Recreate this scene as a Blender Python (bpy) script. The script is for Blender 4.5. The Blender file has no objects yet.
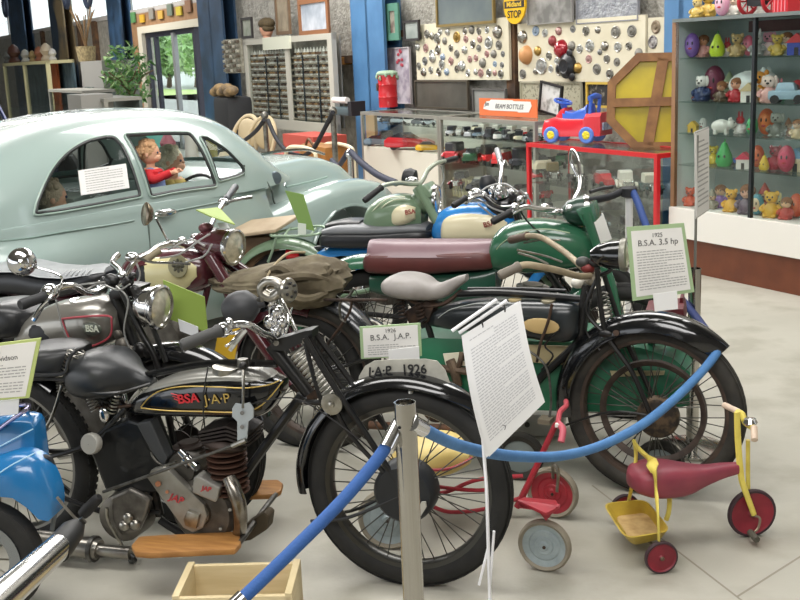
import bpy, bmesh, math, random
from mathutils import Vector, Matrix, Euler
from mathutils.geometry import tessellate_polygon
random.seed(7)
SC = bpy.context.scene
COL = SC.collection
PI = math.pi
V = Vector
# ---------------------------------------------------------------- camera
FPX, OFF, ROLL, CH = 1100.0, 248.0, math.radians(2.5), 1.74
PITCH = math.atan(OFF / FPX)
fw = V((0, math.cos(PITCH), -math.sin(PITCH))); rt0 = V((1, 0, 0)); up0 = rt0.cross(fw)
RT = rt0 * math.cos(ROLL) - up0 * math.sin(ROLL)
UP = up0 * math.cos(ROLL) + rt0 * math.sin(ROLL)
CAMP = V((0, 0, CH))
cam_d = bpy.data.cameras.new('camera'); cam_d.sensor_width = 36; cam_d.lens = 36 * FPX / 800
cam_d.clip_end = 500
cam = bpy.data.objects.new('camera', cam_d); COL.objects.link(cam)
mw = Matrix((RT, UP, -fw)).transposed().to_4x4(); mw.translation = CAMP
cam.matrix_world = mw
SC.camera = cam
# ---------------------------------------------------------------- world and light
w = bpy.data.worlds.new('sky'); SC.world = w; w.use_nodes = True
nt = w.node_tree; bg = nt.nodes['Background']
tc = nt.nodes.new('ShaderNodeTexCoord'); sep = nt.nodes.new('ShaderNodeSeparateXYZ')
rmp = nt.nodes.new('ShaderNodeValToRGB')
nt.links.new(tc.outputs['Generated'], sep.inputs[0]); nt.links.new(sep.outputs['Z'], rmp.inputs[0])
rmp.color_ramp.elements[0].position = 0.0; rmp.color_ramp.elements[0].color = (0.95, 0.97, 1, 1)
rmp.color_ramp.elements[1].position = 0.6; rmp.color_ramp.elements[1].color = (0.80, 0.90, 1, 1)
nt.links.new(rmp.outputs[0], bg.inputs[0]); bg.inputs[1].default_value = 2.6

def area(name, loc, size, power, target, col=(1, 1, 1)):
    d = bpy.data.lights.new(name, 'AREA'); d.shape = 'RECTANGLE'; d.size, d.size_y = size
    d.energy = power; d.color = col
    o = bpy.data.objects.new(name, d); COL.objects.link(o); o.location = loc
    o.rotation_euler = (V(target) - V(loc)).to_track_quat('-Z', 'Y').to_euler()
    return o
# roof lights of the shed (the roof itself is above the frame), plus an added front fill
area('roof_light_front', (-1.2, 3.4, 4.9), (5.5, 1.6), 250, (-1.0, 4.0, 0), (1, .98, .95))
area('roof_light_middle', (0.8, 8.0, 4.9), (6, 1.8), 330, (0.3, 7.2, 0), (1, .98, .95))
area('front_fill_light', (-.6, -1.6, 4.7), (5, 1.6), 240, (0, 3.5, .6), (1, .98, .96))  # added fill above and behind the camera, brightens surfaces facing it
area('roof_light_back', (-3, 13, 4.9), (6, 1.8), 560, (-2.5, 12.5, 0), (1, .98, .95))
area('roof_light_far', (-9, 22, 5.1), (6, 2), 700, (-9, 22, 0), (1, .98, .95))
SC.view_settings.view_transform = 'Standard'; SC.view_settings.look = 'None'
SC.view_settings.gamma = 1; SC.view_settings.use_curve_mapping = False
SC.view_settings.exposure = 0.0
# ---------------------------------------------------------------- survey helpers: a bearing in the photo to a place in the world
def ray(x, y): return fw + RT * ((x - 400) / FPX) - UP * ((y - 300) / FPX)
def atz(x, y, z=0.0):
    r = ray(x, y); return CAMP + r * ((z - CH) / r.z)
def aty(x, y, Y):
    r = ray(x, y); return CAMP + r * (Y / r.y)
class Frame:
    """local frame: origin on the ground, x forward, y to the left, z up"""
    def __init__(s, o, deg):
        a = math.radians(deg); s.o = V((o[0], o[1], 0)); s.a = a
        s.u = V((math.cos(a), math.sin(a), 0)); s.n = V((-s.u.y, s.u.x, 0))
    def P(s, px, py, off=0.0):
        r = ray(px, py); t = ((s.o + s.n * off - CAMP).dot(s.n)) / r.dot(s.n)
        q = CAMP + r * t - s.o
        return V((q.dot(s.u), off, q.z))
    def W(s, v): return s.o + s.u * v[0] + s.n * v[1] + V((0, 0, v[2]))
    def L(s, q):
        q = V(q) - s.o; return V((q.dot(s.u), q.dot(s.n), q.z))
# ---------------------------------------------------------------- materials
def lin(c):
    if isinstance(c, str):
        c = tuple(int(c[i:i + 2], 16) / 255 for i in (0, 2, 4))
    return tuple((x / 12.92 if x <= .04045 else ((x + .055) / 1.055) ** 2.4) for x in c)
_m = {}
def M(c, rough=.5, metal=0.0, c2=None, sc=8.0, lo=.35, hi=.65, bump=0.0, bsc=None, coat=0.0, trans=0.0, emit=None, stretch=None, detail=4):
    key = (c, rough, metal, c2, sc, lo, hi, bump, bsc, coat, trans, emit, stretch)
    if key in _m: return _m[key]
    m = bpy.data.materials.new('mat_%02d' % len(_m)); m.use_nodes = True; _m[key] = m
    t = m.node_tree; b = t.nodes['Principled BSDF']
    b.inputs['Roughness'].default_value = rough; b.inputs['Metallic'].default_value = metal
    b.inputs['Coat Weight'].default_value = coat
    b.inputs['Base Color'].default_value = (*lin(c), 1)
    if trans: b.inputs['Transmission Weight'].default_value = trans
    if emit:
        b.inputs['Emission Color'].default_value = (*lin(c), 1); b.inputs['Emission Strength'].default_value = emit
    if c2 or bump:
        tcn = t.nodes.new('ShaderNodeTexCoord'); mp = t.nodes.new('ShaderNodeMapping')
        if stretch: mp.inputs['Scale'].default_value = stretch
        t.links.new(tcn.outputs['Object'], mp.inputs[0])
    if c2:
        n = t.nodes.new('ShaderNodeTexNoise'); n.inputs['Scale'].default_value = sc; n.inputs['Detail'].default_value = detail
        t.links.new(mp.outputs[0], n.inputs['Vector'])
        r = t.nodes.new('ShaderNodeValToRGB')
        r.color_ramp.elements[0].position = lo; r.color_ramp.elements[0].color = (*lin(c), 1)
        r.color_ramp.elements[1].position = hi; r.color_ramp.elements[1].color = (*lin(c2), 1)
        t.links.new(n.outputs['Fac'], r.inputs[0]); t.links.new(r.outputs[0], b.inputs['Base Color'])
    if bump:
        n2 = t.nodes.new('ShaderNodeTexNoise'); n2.inputs['Scale'].default_value = bsc or sc * 2
        t.links.new(mp.outputs[0], n2.inputs['Vector'])
        bp = t.nodes.new('ShaderNodeBump'); bp.inputs['Strength'].default_value = bump; bp.inputs['Distance'].default_value = .02
        t.links.new(n2.outputs['Fac'], bp.inputs['Height']); t.links.new(bp.outputs[0], b.inputs['Normal'])
    return m
def glass_mat(tint=(.93, .96, .95), op=.12, rough=.03):
    key = ('glass', tint, op)
    if key in _m: return _m[key]
    m = bpy.data.materials.new('glass'); m.use_nodes = True; _m[key] = m
    t = m.node_tree; out = t.nodes['Material Output']; t.nodes.remove(t.nodes['Principled BSDF'])
    a = t.nodes.new('ShaderNodeBsdfTransparent'); a.inputs[0].default_value = (*tint, 1)
    g = t.nodes.new('ShaderNodeBsdfGlossy'); g.inputs['Roughness'].default_value = rough
    lw = t.nodes.new('ShaderNodeLayerWeight'); lw.inputs[0].default_value = .5
    f = t.nodes.new('ShaderNodeMath'); f.operation = 'POWER'; f.inputs[1].default_value = 4.0; t.links.new(lw.outputs['Facing'], f.inputs[0])
    f2 = t.nodes.new('ShaderNodeMath'); f2.operation = 'MULTIPLY'; f2.inputs[1].default_value = .6; t.links.new(f.outputs[0], f2.inputs[0]); f = f2
    ad = t.nodes.new('ShaderNodeMath'); ad.operation = 'ADD'; ad.inputs[1].default_value = op * .4; ad.use_clamp = True
    mx = t.nodes.new('ShaderNodeMixShader')
    t.links.new(f.outputs[0], ad.inputs[0]); t.links.new(ad.outputs[0], mx.inputs[0])
    t.links.new(a.outputs[0], mx.inputs[1]); t.links.new(g.outputs[0], mx.inputs[2]); t.links.new(mx.outputs[0], out.inputs[0])
    return m
CHROME = M('cfcfcf', .14, 1.0)
NICKEL = M('a9a69e', .28, 1.0, '8a867c', 30)
DULL = M('8b8981', .42, .9, '5d5a54', 20)
STEEL = M('6d6c68', .45, .8, '4a4844', 25)
BLACKG = M('0c0d0f', .16, 0, coat=.6)
BLACKP = M('0c0d0e', .36, 0, '151312', 14)
RUBBER = M('151514', .75, 0, '201f1d', 18, bump=.15)
RUBBERG = M('242320', .8, 0, '38352f', 14, bump=.1)
RUST = M('6b4a33', .75, .2, '3c2c22', 20)
BROWNM = M('4a372b', .7, .3, '2a221e', 30)
ENGINE = M('6e6a63', .5, .75, '4b4640', 14)
DKENG = M('1f1b18', .6, .4, '302620', 22)
LEATH = M('1e2022', .42, 0, '292b2d', 6, bump=.1)
LEATHB = M('1a1b1d', .35, 0, '262626', 8)
PAPER = M('e9e7e2', .8, 0, 'dcdad6', 3)
CARDG = M('8fae62', .7)
CARDP = M('9fb78c', .7)
INK = M('a3a29f', .8)
INKD = M('5c5b58', .8)
WHITE = M('e8e6df', .5)
GLASS = glass_mat()
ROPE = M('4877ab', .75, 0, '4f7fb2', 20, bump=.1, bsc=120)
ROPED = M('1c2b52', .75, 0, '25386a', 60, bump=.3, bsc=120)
# ---------------------------------------------------------------- geometry builder
def cr(pts, k=6, closed=False):
    pts = [V(p) for p in pts]
    if len(pts) < 3: return pts
    out = []; n = len(pts); rng = range(n if closed else n - 1)
    for i in rng:
        if closed: p0, p1, p2, p3 = pts[(i - 1) % n], pts[i], pts[(i + 1) % n], pts[(i + 2) % n]
        else: p0, p1, p2, p3 = pts[max(i - 1, 0)], pts[i], pts[i + 1], pts[min(i + 2, n - 1)]
        for j in range(k):
            t = j / k
            out.append(.5 * ((2 * p1) + (p2 - p0) * t + (2 * p0 - 5 * p1 + 4 * p2 - p3) * t * t + (3 * p1 - p0 - 3 * p2 + p3) * t ** 3))
    if not closed: out.append(pts[-1])
    return out
class G:
    def __init__(s): s.b = bmesh.new(); s.mi = 0; s.tf = None
    def v(s, p):
        p = V(p)
        if s.tf: p = s.tf @ p
        return s.b.verts.new(p)
    def f(s, vs):
        try:
            f = s.b.faces.new(vs); f.material_index = s.mi; return f
        except ValueError: return None
    def box(s, c, d, rot=None, taper=1.0):
        c = V(c); R = rot.to_matrix() if rot else None; vs = []
        for z in (-1, 1):
            k = taper if z > 0 else 1
            for x, y in ((-1, -1), (1, -1), (1, 1), (-1, 1)):
                p = V((x * d[0] / 2 * k, y * d[1] / 2 * k, z * d[2] / 2))
                if R: p = R @ p
                vs.append(s.v(c + p))
        for q in ((3, 2, 1, 0), (4, 5, 6, 7), (0, 1, 5, 4), (1, 2, 6, 5), (2, 3, 7, 6), (3, 0, 4, 7)): s.f([vs[i] for i in q])
        return s
    def ring(s, c, ax, r, n, ref=None, r2=None):
        ax = V(ax).normalized(); ref = V(ref) if ref else (V((0, 0, 1)) if abs(ax.z) < .9 else V((1, 0, 0)))
        a = (ref - ax * ref.dot(ax)).normalized(); b = ax.cross(a); r2 = r if r2 is None else r2
        return [s.v(V(c) + a * r * math.cos(2 * PI * i / n) + b * r2 * math.sin(2 * PI * i / n)) for i in range(n)]
    def bridge(s, A, B):
        n = len(A)
        for i in range(n): s.f([A[i], A[(i + 1) % n], B[(i + 1) % n], B[i]])
    def cyl(s, p0, p1, r0, r1=None, n=12, caps=True):
        p0, p1 = V(p0), V(p1); r1 = r0 if r1 is None else r1; ax = p1 - p0
        if ax.length < 1e-7: return s
        A = s.ring(p0, ax, r0, n); B = s.ring(p1, ax, r1, n); s.bridge(A, B)
        if caps: s.f(A[::-1]); s.f(B)
        return s
    def tube(s, pts, r, n=8, closed=False, k=5, caps=True, ref=None, r2=None):
        pts = cr(pts, k, closed); m = len(pts); rings = []; pr = None
        for i, p in enumerate(pts):
            if closed: d = pts[(i + 1) % m] - pts[i - 1]
            else: d = pts[min(i + 1, m - 1)] - pts[max(i - 1, 0)]
            if d.length < 1e-9: d = V((0, 0, 1))
            d.normalize()
            if pr is None: pr = V(ref) if ref else (V((0, 0, 1)) if abs(d.z) < .9 else V((1, 0, 0)))
            elif ref: pr = V(ref)
            a = pr - d * pr.dot(d)
            if a.length < 1e-6: a = V((0, 1, 0)) - d * d.y
            a.normalize(); pr = a
            rr = r
            if isinstance(r, (list, tuple)):
                q = i / (m - 1) * (len(r) - 1); j = min(int(q), len(r) - 2); rr = r[j] + (r[j + 1] - r[j]) * (q - j)
            rings.append(s.ring(p, d, rr, n, a, rr * (r2 or 1)))
        for i in range(m - 1): s.bridge(rings[i], rings[i + 1])
        if closed: s.bridge(rings[-1], rings[0])
        elif caps: s.f(rings[0][::-1]); s.f(rings[-1])
        return s
    def lathe(s, prof, c=(0, 0, 0), ax=(0, 0, 1), n=24, ref=None, close=False, caps=False):
        ax = V(ax).normalized(); rings = []
        for r, h in prof: rings.append(s.ring(V(c) + ax * h, ax, max(r, 1e-4), n, ref))
        for i in range(len(rings) - 1): s.bridge(rings[i], rings[i + 1])
        if close: s.bridge(rings[-1], rings[0])
        if caps: s.f(rings[0][::-1]); s.f(rings[-1])
        return s
    def ell(s, c, d, rot=None, n=12, m=8):
        c = V(c); R = rot.to_matrix() if rot else Matrix.Identity(3); rows = []
        for j in range(1, m):
            t = PI * j / m
            rows.append([s.v(c + R @ V((d[0] * math.sin(t) * math.cos(2 * PI * i / n), d[1] * math.sin(t) * math.sin(2 * PI * i / n), d[2] * math.cos(t)))) for i in range(n)])
        top = s.v(c + R @ V((0, 0, d[2]))); bot = s.v(c + R @ V((0, 0, -d[2])))
        for i in range(n):
            s.f([top, rows[0][i], rows[0][(i + 1) % n]]); s.f([bot, rows[-1][(i + 1) % n], rows[-1][i]])
        for j in range(len(rows) - 1):
            for i in range(n): s.f([rows[j][i], rows[j + 1][i], rows[j + 1][(i + 1) % n], rows[j][(i + 1) % n]])
        return s
    def loft(s, secs, caps=True, closed=True):
        R = [[s.v(p) for p in q] for q in secs]; n = len(R[0])
        for a, b in zip(R, R[1:]):
            for i in range(n if closed else n - 1): s.f([a[i], a[(i + 1) % n], b[(i + 1) % n], b[i]])
        if caps and closed: s.f(R[0][::-1]); s.f(R[-1])
        return s
    def prism(s, poly, ext):
        """poly: 3-D outline, ext: vector"""
        ext = V(ext); poly = [V(p) for p in poly]
        A = [s.v(p) for p in poly]; B = [s.v(p + ext) for p in poly]; n = len(A)
        for i in range(n): s.f([A[i], A[(i + 1) % n], B[(i + 1) % n], B[i]])
        for t in tessellate_polygon([poly]): s.f([A[i] for i in t]); s.f([B[i] for i in t][::-1])
        return s
    def quad(s, a, b, c, d): s.f([s.v(a), s.v(b), s.v(c), s.v(d)]); return s
    def mesh(s, name, mats, smooth=True, bevel=0):
        bmesh.ops.remove_doubles(s.b, verts=s.b.verts, dist=1e-6)
        bmesh.ops.recalc_face_normals(s.b, faces=s.b.faces)
        if bevel:
            es = [e for e in s.b.edges if len(e.link_faces) == 2 and e.calc_face_angle(0) > .6]
            bmesh.ops.bevel(s.b, geom=es, offset=bevel, segments=2, affect='EDGES', profile=.6)
        me = bpy.data.meshes.new(name); s.b.to_mesh(me); s.b.free()
        for m in (mats if isinstance(mats, (list, tuple)) else [mats]): me.materials.append(m)
        if smooth:
            me.shade_smooth(); me.set_sharp_from_angle(angle=.7)
        return me
    def build(s, name, mats, parent=None, smooth=True, bevel=0, loc=None, rot=None, label=None):
        return link(name, s.mesh(name, mats, smooth, bevel), parent, loc, rot, label)
def link(name, me, parent=None, loc=None, rot=None, label=None):
    o = bpy.data.objects.new(name, me); COL.objects.link(o)
    if parent: o.parent = parent
    if loc is not None: o.location = loc
    if rot is not None: o.rotation_euler = rot
    if label: o['label'] = label
    return o
def tag(o, label, cat, group=None, kind=None):
    o['label'] = label; o['category'] = cat
    if group: o['group'] = group
    if kind: o['kind'] = kind
    return o
def thing(name, label, cat, loc=(0, 0, 0), rz=0.0, group=None, rot=None):
    o = bpy.data.objects.new(name, None); COL.objects.link(o); o.location = loc
    o.rotation_euler = rot or (0, 0, rz); o.empty_display_size = .05
    return tag(o, label, cat, group)
def struct(o): o['kind'] = 'structure'; return o
def dup(root, loc=None, rot=None, label=None, group=None, scale=None):
    r = root.copy(); COL.objects.link(r)
    if loc is not None: r.location = loc
    if rot is not None: r.rotation_euler = rot
    if scale is not None: r.scale = scale
    if label: r['label'] = label
    if group: r['group'] = group
    def rec(a, b):
        for ch in list(a.children):
            if ch.name in SKIP: continue
            c = ch.copy(); COL.objects.link(c); c.parent = b; rec(ch, c)
    rec(root, r); return r
SKIP = set()
def text_mesh(name, txt, size, mat, parent, mw_, ext=.0006, bold=False, shear=0, align='CENTER'):
    cu = bpy.data.curves.new(name, 'FONT'); cu.body = txt; cu.size = size; cu.extrude = ext
    cu.align_x = align; cu.align_y = 'CENTER'; cu.shear = shear
    if bold: cu.offset = size * .02
    o = bpy.data.objects.new(name, cu); COL.objects.link(o)
    dg = bpy.context.evaluated_depsgraph_get(); me = bpy.data.meshes.new_from_object(o.evaluated_get(dg))
    bpy.data.objects.remove(o); me.materials.clear(); me.materials.append(mat); me.transform(mw_)
    return link(name, me, parent)
def basis(o, x, z, s=1.0):
    """matrix for text: x = reading direction, z = facing direction"""
    x = V(x).normalized(); z = V(z); z = (z - x * z.dot(x)).normalized(); y = z.cross(x)
    m = Matrix((x, y, z)).transposed().to_4x4(); m.translation = V(o); return m
# card: a board given by its four corners (tl, tr, br, bl) in world space
def card(name, label, cat, c4, back, th=.006, margin=.07, page=PAPER, heads=(), lines=0, group=None, bottom=None, headsz=.09):
    c4 = [V(p) for p in c4]; nn_ = (c4[1] - c4[0]).cross(c4[3] - c4[0]); rr__ = c4[2] - CAMP; c4[2] = CAMP + rr__ * ((c4[0] - CAMP).dot(nn_) / rr__.dot(nn_)); o = sum(c4, V()) / 4
    root = thing(name, label, cat, o, group=group)
    tl, tr, br, bl = [p - o for p in c4]
    n = (tr - tl).cross(bl - tl).normalized()
    if n.dot(CAMP - o) < 0: n = -n
    g = G(); g.prism([tl, tr, br, bl], -n * th); g.build('backing_board', back, root, smooth=False)
    def q(u, v_): return (tl * (1 - u) + tr * u) * (1 - v_) + (bl * (1 - u) + br * u) * v_
    if page:
        a = margin
        g = G(); g.prism([q(a, a) + n * .002, q(1 - a, a) + n * .002, q(1 - a, 1 - a * .8) + n * .002, q(a, 1 - a * .8) + n * .002], n * -.0018)
        pg = g.build('page', page, root, smooth=False)
        H = (tl - bl).length; x = (tr - tl).normalized(); k = 0
        for (txt, vv, sz) in heads:
            text_mesh('heading', txt, H * sz, INKD, pg, basis(q(.5, vv) + n * .0026, x, n))
        if lines:
            g = G(); v0 = (heads[-1][1] + heads[-1][2] * .9) if heads else .12
            for i in range(lines):
                vv = v0 + (1 - .14 - v0) * i / max(1, lines - 1); e = .9 if (i * 7) % 5 else .62
                u = .12
                while u < e:
                    du = .03 + .05 * random.random()
                    g.quad(q(u, vv) + n * .0026, q(min(u + du, e), vv) + n * .0026, q(min(u + du, e), vv + .3 / lines * (1 - v0)) + n * .0026, q(u, vv + .3 / lines * (1 - v0)) + n * .0026)
                    u += du + .012
            g.build('text_lines', INK, pg, smooth=False)
    return root
# ================================================================ THE SETTING
CABB = atz(707, 276, 0)                       # foot of the toy cabinet
WANG = -62
wn = V((.8829, .4695, 0))
WF = Frame(CABB + wn * 1.0, WANG)             # x along the wall (towards camera), y = 0 on the wall, local y>0 = into the wall
# Frame n = (-u.y, u.x) = (.883,.469) -> away. So objects in front of the wall have y < 0.
g = G(); g.quad((-60, -6, 0), (14, -6, 0), (14, 60, 0), (-60, 60, 0))
m = M('b4b1a5', .5, 0, 'a19e92', 1.6, lo=.3, hi=.75, bump=.04, bsc=60, detail=9)
# worn patches of the slab
t = m.node_tree; b = t.nodes['Principled BSDF']
tcn = t.nodes.new('ShaderNodeTexCoord'); n1 = t.nodes.new('ShaderNodeTexNoise'); n1.inputs['Scale'].default_value = 3.2; n1.inputs['Detail'].default_value = 10
t.links.new(tcn.outputs['Object'], n1.inputs['Vector'])
r1 = t.nodes.new('ShaderNodeValToRGB'); r1.color_ramp.elements[0].position = .36; r1.color_ramp.elements[0].color = (.78, .77, .745, 1)
r1.color_ramp.elements[1].position = .52; r1.color_ramp.elements[1].color = (1, 1, 1, 1)
mx = t.nodes.new('ShaderNodeMix'); mx.data_type = 'RGBA'; mx.blend_type = 'MULTIPLY'; mx.inputs[0].default_value = 1.0
src = b.inputs['Base Color'].links[0].from_socket
t.links.new(n1.outputs['Fac'], r1.inputs[0]); t.links.new(src, mx.inputs[6]); t.links.new(r1.outputs[0], mx.inputs[7]); t.links.new(mx.outputs[2], b.inputs['Base Color'])
struct(g.build('floor', m))
# saw cut joints in the slab
g = G(); c0 = atz(737, 597); d1 = (atz(685, 557) - c0).normalized(); d2 = (atz(800, 557) - c0).normalized()
for d, L0, L1 in ((d1, -3, 1.0), (d2, 0, 6)):
    s_ = V((-d.y, d.x, 0)) * .004
    g.quad(c0 + d * L0 - s_ + V((0, 0, .001)), c0 + d * L1 - s_ + V((0, 0, .001)), c0 + d * L1 + s_ + V((0, 0, .001)), c0 + d * L0 + s_ + V((0, 0, .001)))
o = g.build('trim_1', M('8f897c', .9), smooth=False); struct(o)

# back wall, with the glazed door opening and the strip of high windows
def wroot(name='w'): return None
def WB(g, x0, x1, z0, z1, y0, y1):
    """box given in wall coordinates"""
    ps = [WF.W((x, y, z)) for z in (z0, z1) for x, y in ((x0, y0), (x1, y0), (x1, y1), (x0, y1))]
    vs = [g.v(p) for p in ps]
    for q in ((3, 2, 1, 0), (4, 5, 6, 7), (0, 1, 5, 4), (1, 2, 6, 5), (2, 3, 7, 6), (3, 0, 4, 7)): g.f([vs[i] for i in q])
    return g
foil = M('bdb9b0', .42, .3, '8d897f', 9, lo=.3, hi=.7, bump=.9, bsc=26)
DL, DR = -17.9, -13.6
g = G()
WB(g, -48, DL, 0, 2.8, 0, .15); WB(g, DR, -14.0 + .5, 0, 2.45, 0, .15); WB(g, -13.5, 8, 0, 6, 0, .15); WB(g, DR, -13.5, 2.45, 2.8, 0, .15)
WB(g, -48, -13.5, 4.4, 6, 0, .15)
struct(g.build('wall_back', foil, smooth=False))
g = G(); WB(g, DL - 1.4, DR, 2.42, 2.8, -.03, .02); WB(g, DL - 1.4, DL - .35, 0, 2.42, -.03, .02)
struct(g.build('wall_door_surround', M('a27c58', .7, 0, '8c6a4a', 5), smooth=False))
g = G(); WB(g, DL - .35, DR + .1, 2.36, 2.5, -.08, .1); WB(g, DL - .35, DL - .05, 0, 2.36, -.08, .1)
struct(g.build('trim_2', M('cfc8b6', .6), smooth=False))
# sliding glass door
g = G()
dk = M('2b2b38', .5)
xs = [DL, DL + .6, DL + 2.25]
WB(g, DL - .05, DL + .08, 0, 2.36, 0, .08); WB(g, DL, DL + 3.3, 2.26, 2.36, 0, .08)
WB(g, DL + .55, DL + .68, 0, 2.3, 0, .08); WB(g, DL + 3.2, DL + 3.33, 0, 2.36, -.02, .1)
WB(g, DL, DL + 3.2, 0, .12, 0, .08)
dr = struct(g.build('door_1', dk, smooth=False))
g = G(); WB(g, DL + 1.95, DL + 2.1, 0, 2.3, -.05, .03)
g.build('sliding_stile', M('9a9a9c', .4, .4), dr, smooth=False)
g = G(); WB(g, DL + .05, DL + 3.2, .1, 2.28, .04, .045); g.build('pane', GLASS, dr, smooth=False)
# clerestory windows: bars and panes
g = G()
for x in [-46.5 + 3.9 * i for i in range(9)]: WB(g, x - .05, x + .05, 2.8, 4.4, .03, .12)
WB(g, -48, -13.5, 2.78, 2.88, -.03, .13); 
wi = struct(g.build('window_1', M('b9b4b0', .6), smooth=False))
g = G(); WB(g, -48, -13.5, 2.85, 4.4, .07, .075); g.build('pane', GLASS, wi, smooth=False)
# purlins / dark studs in the foil wall
g = G()
for x in (-31.5, -28.9, -25.6, -24.0, -22.4): WB(g, x, x + .35, 0, 2.8, -.08, 0)
WB(g, -9.9, -7.0, 1.62, 1.72, -.12, 0); WB(g, -7.2, -6.0, 1.92, 2.0, -.12, 0)
for x in (-4.0,): WB(g, x, x + .16, 0, 4, -.08, 0)
struct(g.build('trim_3', M('6b4d33', .8, 0, '3f2f24', 6), smooth=False))
g = G(); WB(g, -9.9, -8.0, 1.60, 1.70, -.2, -.12); WB(g, -8.0, -7.9, 1.60, 1.70, -.2, 0)
struct(g.build('trim_4', M('b07d3f', .7, 0, '94652f', 8), smooth=False))
# roof slab and the shed's other walls' dark upper parts stay above the frame
g = G(); WB(g, -48, 14, 6, 6.1, -18, .1)
o = g.build('ceiling', M('8d8a82', .9), smooth=False); struct(o)
# the other walls of the shed, with wide door openings behind the camera
shm = M('8f8b82', .7, 0, '77736a', 3)
g = G(); WB(g, 9, 9.15, 0, 6, -18, .1); struct(g.build('wall_right', shm, smooth=False))
g = G(); WB(g, -48.1, -48, 0, 6, -18, .1); struct(g.build('wall_left', shm, smooth=False))
g = G(); WB(g, -48, 9, 4, 6, -18.1, -18)
for a_, b_ in ((-48, -38), (-33, -24), (-19, -14), (8, 9)): WB(g, a_, b_, 0, 4, -18.1, -18)
struct(g.build('wall_front', shm, smooth=False))
# far ground outside and greenery beyond the glass door
g = G(); g.quad(*[WF.W(p) for p in ((-200, .2, -.02), (20, .2, -.02), (20, 60, -.02), (-200, 60, -.02))])
struct(g.build('ground_outside', M('d6d6cf', .9, 0, 'c4c6b4', 1), smooth=False))
g = G(); g.quad(*[WF.W(p) for p in ((-160, 9, 0), (0, 9, 0), (0, 15, 0), (-160, 15, 0))])
tag(g.build('lawn', M('cfe08f', .9, 0, 'c0d480', 2), smooth=False), 'bright green lawn seen outside through the glass door', 'grass', kind='stuff')
def leafy(root, cen, rad, n, size, mats, flat=.15):
    for k, mt in enumerate(mats):
        g = G()
        for i in range(n):
            while True:
                p = V((random.uniform(-1, 1), random.uniform(-1, 1), random.uniform(-1, 1)))
                if .15 < p.length < 1: break
            p = V((p.x * rad[0], p.y * rad[1], p.z * rad[2])) + V(cen)
            a = Euler((random.uniform(-1, 1), random.uniform(-1, 1), random.uniform(0, 6.3))).to_matrix()
            L = size * random.uniform(.7, 1.3)
            q = [V((-L, 0, 0)), V((0, -L * .4, L * flat)), V((L, 0, 0)), V((0, L * .4, L * flat))]
            g.f([g.v(p + a @ x) for x in q])
        o = g.build('foliage', mt, root, smooth=False); o['kind'] = 'stuff'
for i, (x, y, h, c) in enumerate(((-75.5, 16, 3.7, '8fae7c'), (-72.5, 17, 4.3, '9dba88'), (-69.5, 16, 3.6, '93b37c'), (-66.5, 17, 4.1, 'a3c288'), (-63, 16, 3.8, 'acd08c'), (-79, 17, 4.0, '8ca97c'))):
    p = WF.W((x, y, 0))
    r = thing('garden_tree', ['dark green tree beyond the lawn behind the left door pane', 'mid green tree beyond the lawn left of the grey door stile', 'bushy green tree beyond the lawn behind the grey door stile', 'tallest light green tree outside behind the right door pane', 'bright green tree at the right edge of the doorway outside', 'dark grey green tree at the far left of the doorway outside'][i], 'tree', p, group='trees outside the door')
    G().tube([(0, 0, 0), (.1, 0, h * .3), (0, .1, h * .6)], [.16, .1, .06], 8).build('trunk', M('6a5646', .9), r)
    leafy(r, (0, 0, h * .62), (h * .48, h * .48, h * .42), 420, .3, [M(c, .8), M('b5cf9a', .8)])
# blue steel columns
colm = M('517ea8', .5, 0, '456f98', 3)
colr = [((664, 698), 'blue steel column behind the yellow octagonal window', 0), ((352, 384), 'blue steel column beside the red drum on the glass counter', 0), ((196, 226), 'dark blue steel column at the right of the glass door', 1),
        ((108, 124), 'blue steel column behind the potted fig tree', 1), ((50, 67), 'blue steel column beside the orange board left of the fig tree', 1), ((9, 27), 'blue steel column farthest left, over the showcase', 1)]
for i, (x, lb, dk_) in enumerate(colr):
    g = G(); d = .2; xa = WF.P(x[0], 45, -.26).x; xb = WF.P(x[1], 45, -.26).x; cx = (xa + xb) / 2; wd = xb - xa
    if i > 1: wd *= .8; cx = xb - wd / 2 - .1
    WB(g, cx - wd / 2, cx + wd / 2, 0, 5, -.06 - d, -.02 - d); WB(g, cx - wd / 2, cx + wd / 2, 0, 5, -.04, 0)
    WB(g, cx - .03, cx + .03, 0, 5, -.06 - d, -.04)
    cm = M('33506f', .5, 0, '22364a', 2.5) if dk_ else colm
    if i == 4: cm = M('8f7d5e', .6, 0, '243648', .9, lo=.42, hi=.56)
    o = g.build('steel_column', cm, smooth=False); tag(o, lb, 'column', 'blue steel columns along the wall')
# ================================================================ THE GREEN CAR
CF = Frame(V((-1.2739, 6.0644, 0)), 47)       # x forward from the door handle, y=0 on the near side, y>0 across the car
HW = .76
CARG = M('93a49f', .26, 0, coat=.7)
car = thing('vintage_saloon_car', 'pale grey green vintage two door saloon car with dolls at its windows', 'car', CF.o, CF.a)
def roofc(x):      # centre line height of the greenhouse
    pts = [(-1.62, .93), (-1.45, 1.01), (-1.25, 1.13), (-1.0, 1.275), (-.75, 1.375), (-.55, 1.43), (-.39, 1.458), (-.2, 1.48), (.13, 1.49), (.4, 1.475), (.58, 1.45), (.70, 1.40), (.78, 1.34), (.88, 1.23), (.98, 1.12), (1.08, 1.04)]
    for (a, b_), (c, d) in zip(pts, pts[1:]):
        if x <= c:
            t = max(0, (x - a) / (c - a)); return b_ + (d - b_) * t
    return pts[-1][1]
XS = [-1.62 + 2.70 * i / 240 for i in range(241)]
smz = [roofc(x) for x in XS]
for _ in range(60): smz = [smz[0]] + [(smz[i - 1] + smz[i] * 2 + smz[i + 1]) / 4 for i in range(1, 240)] + [smz[-1]]
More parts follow.
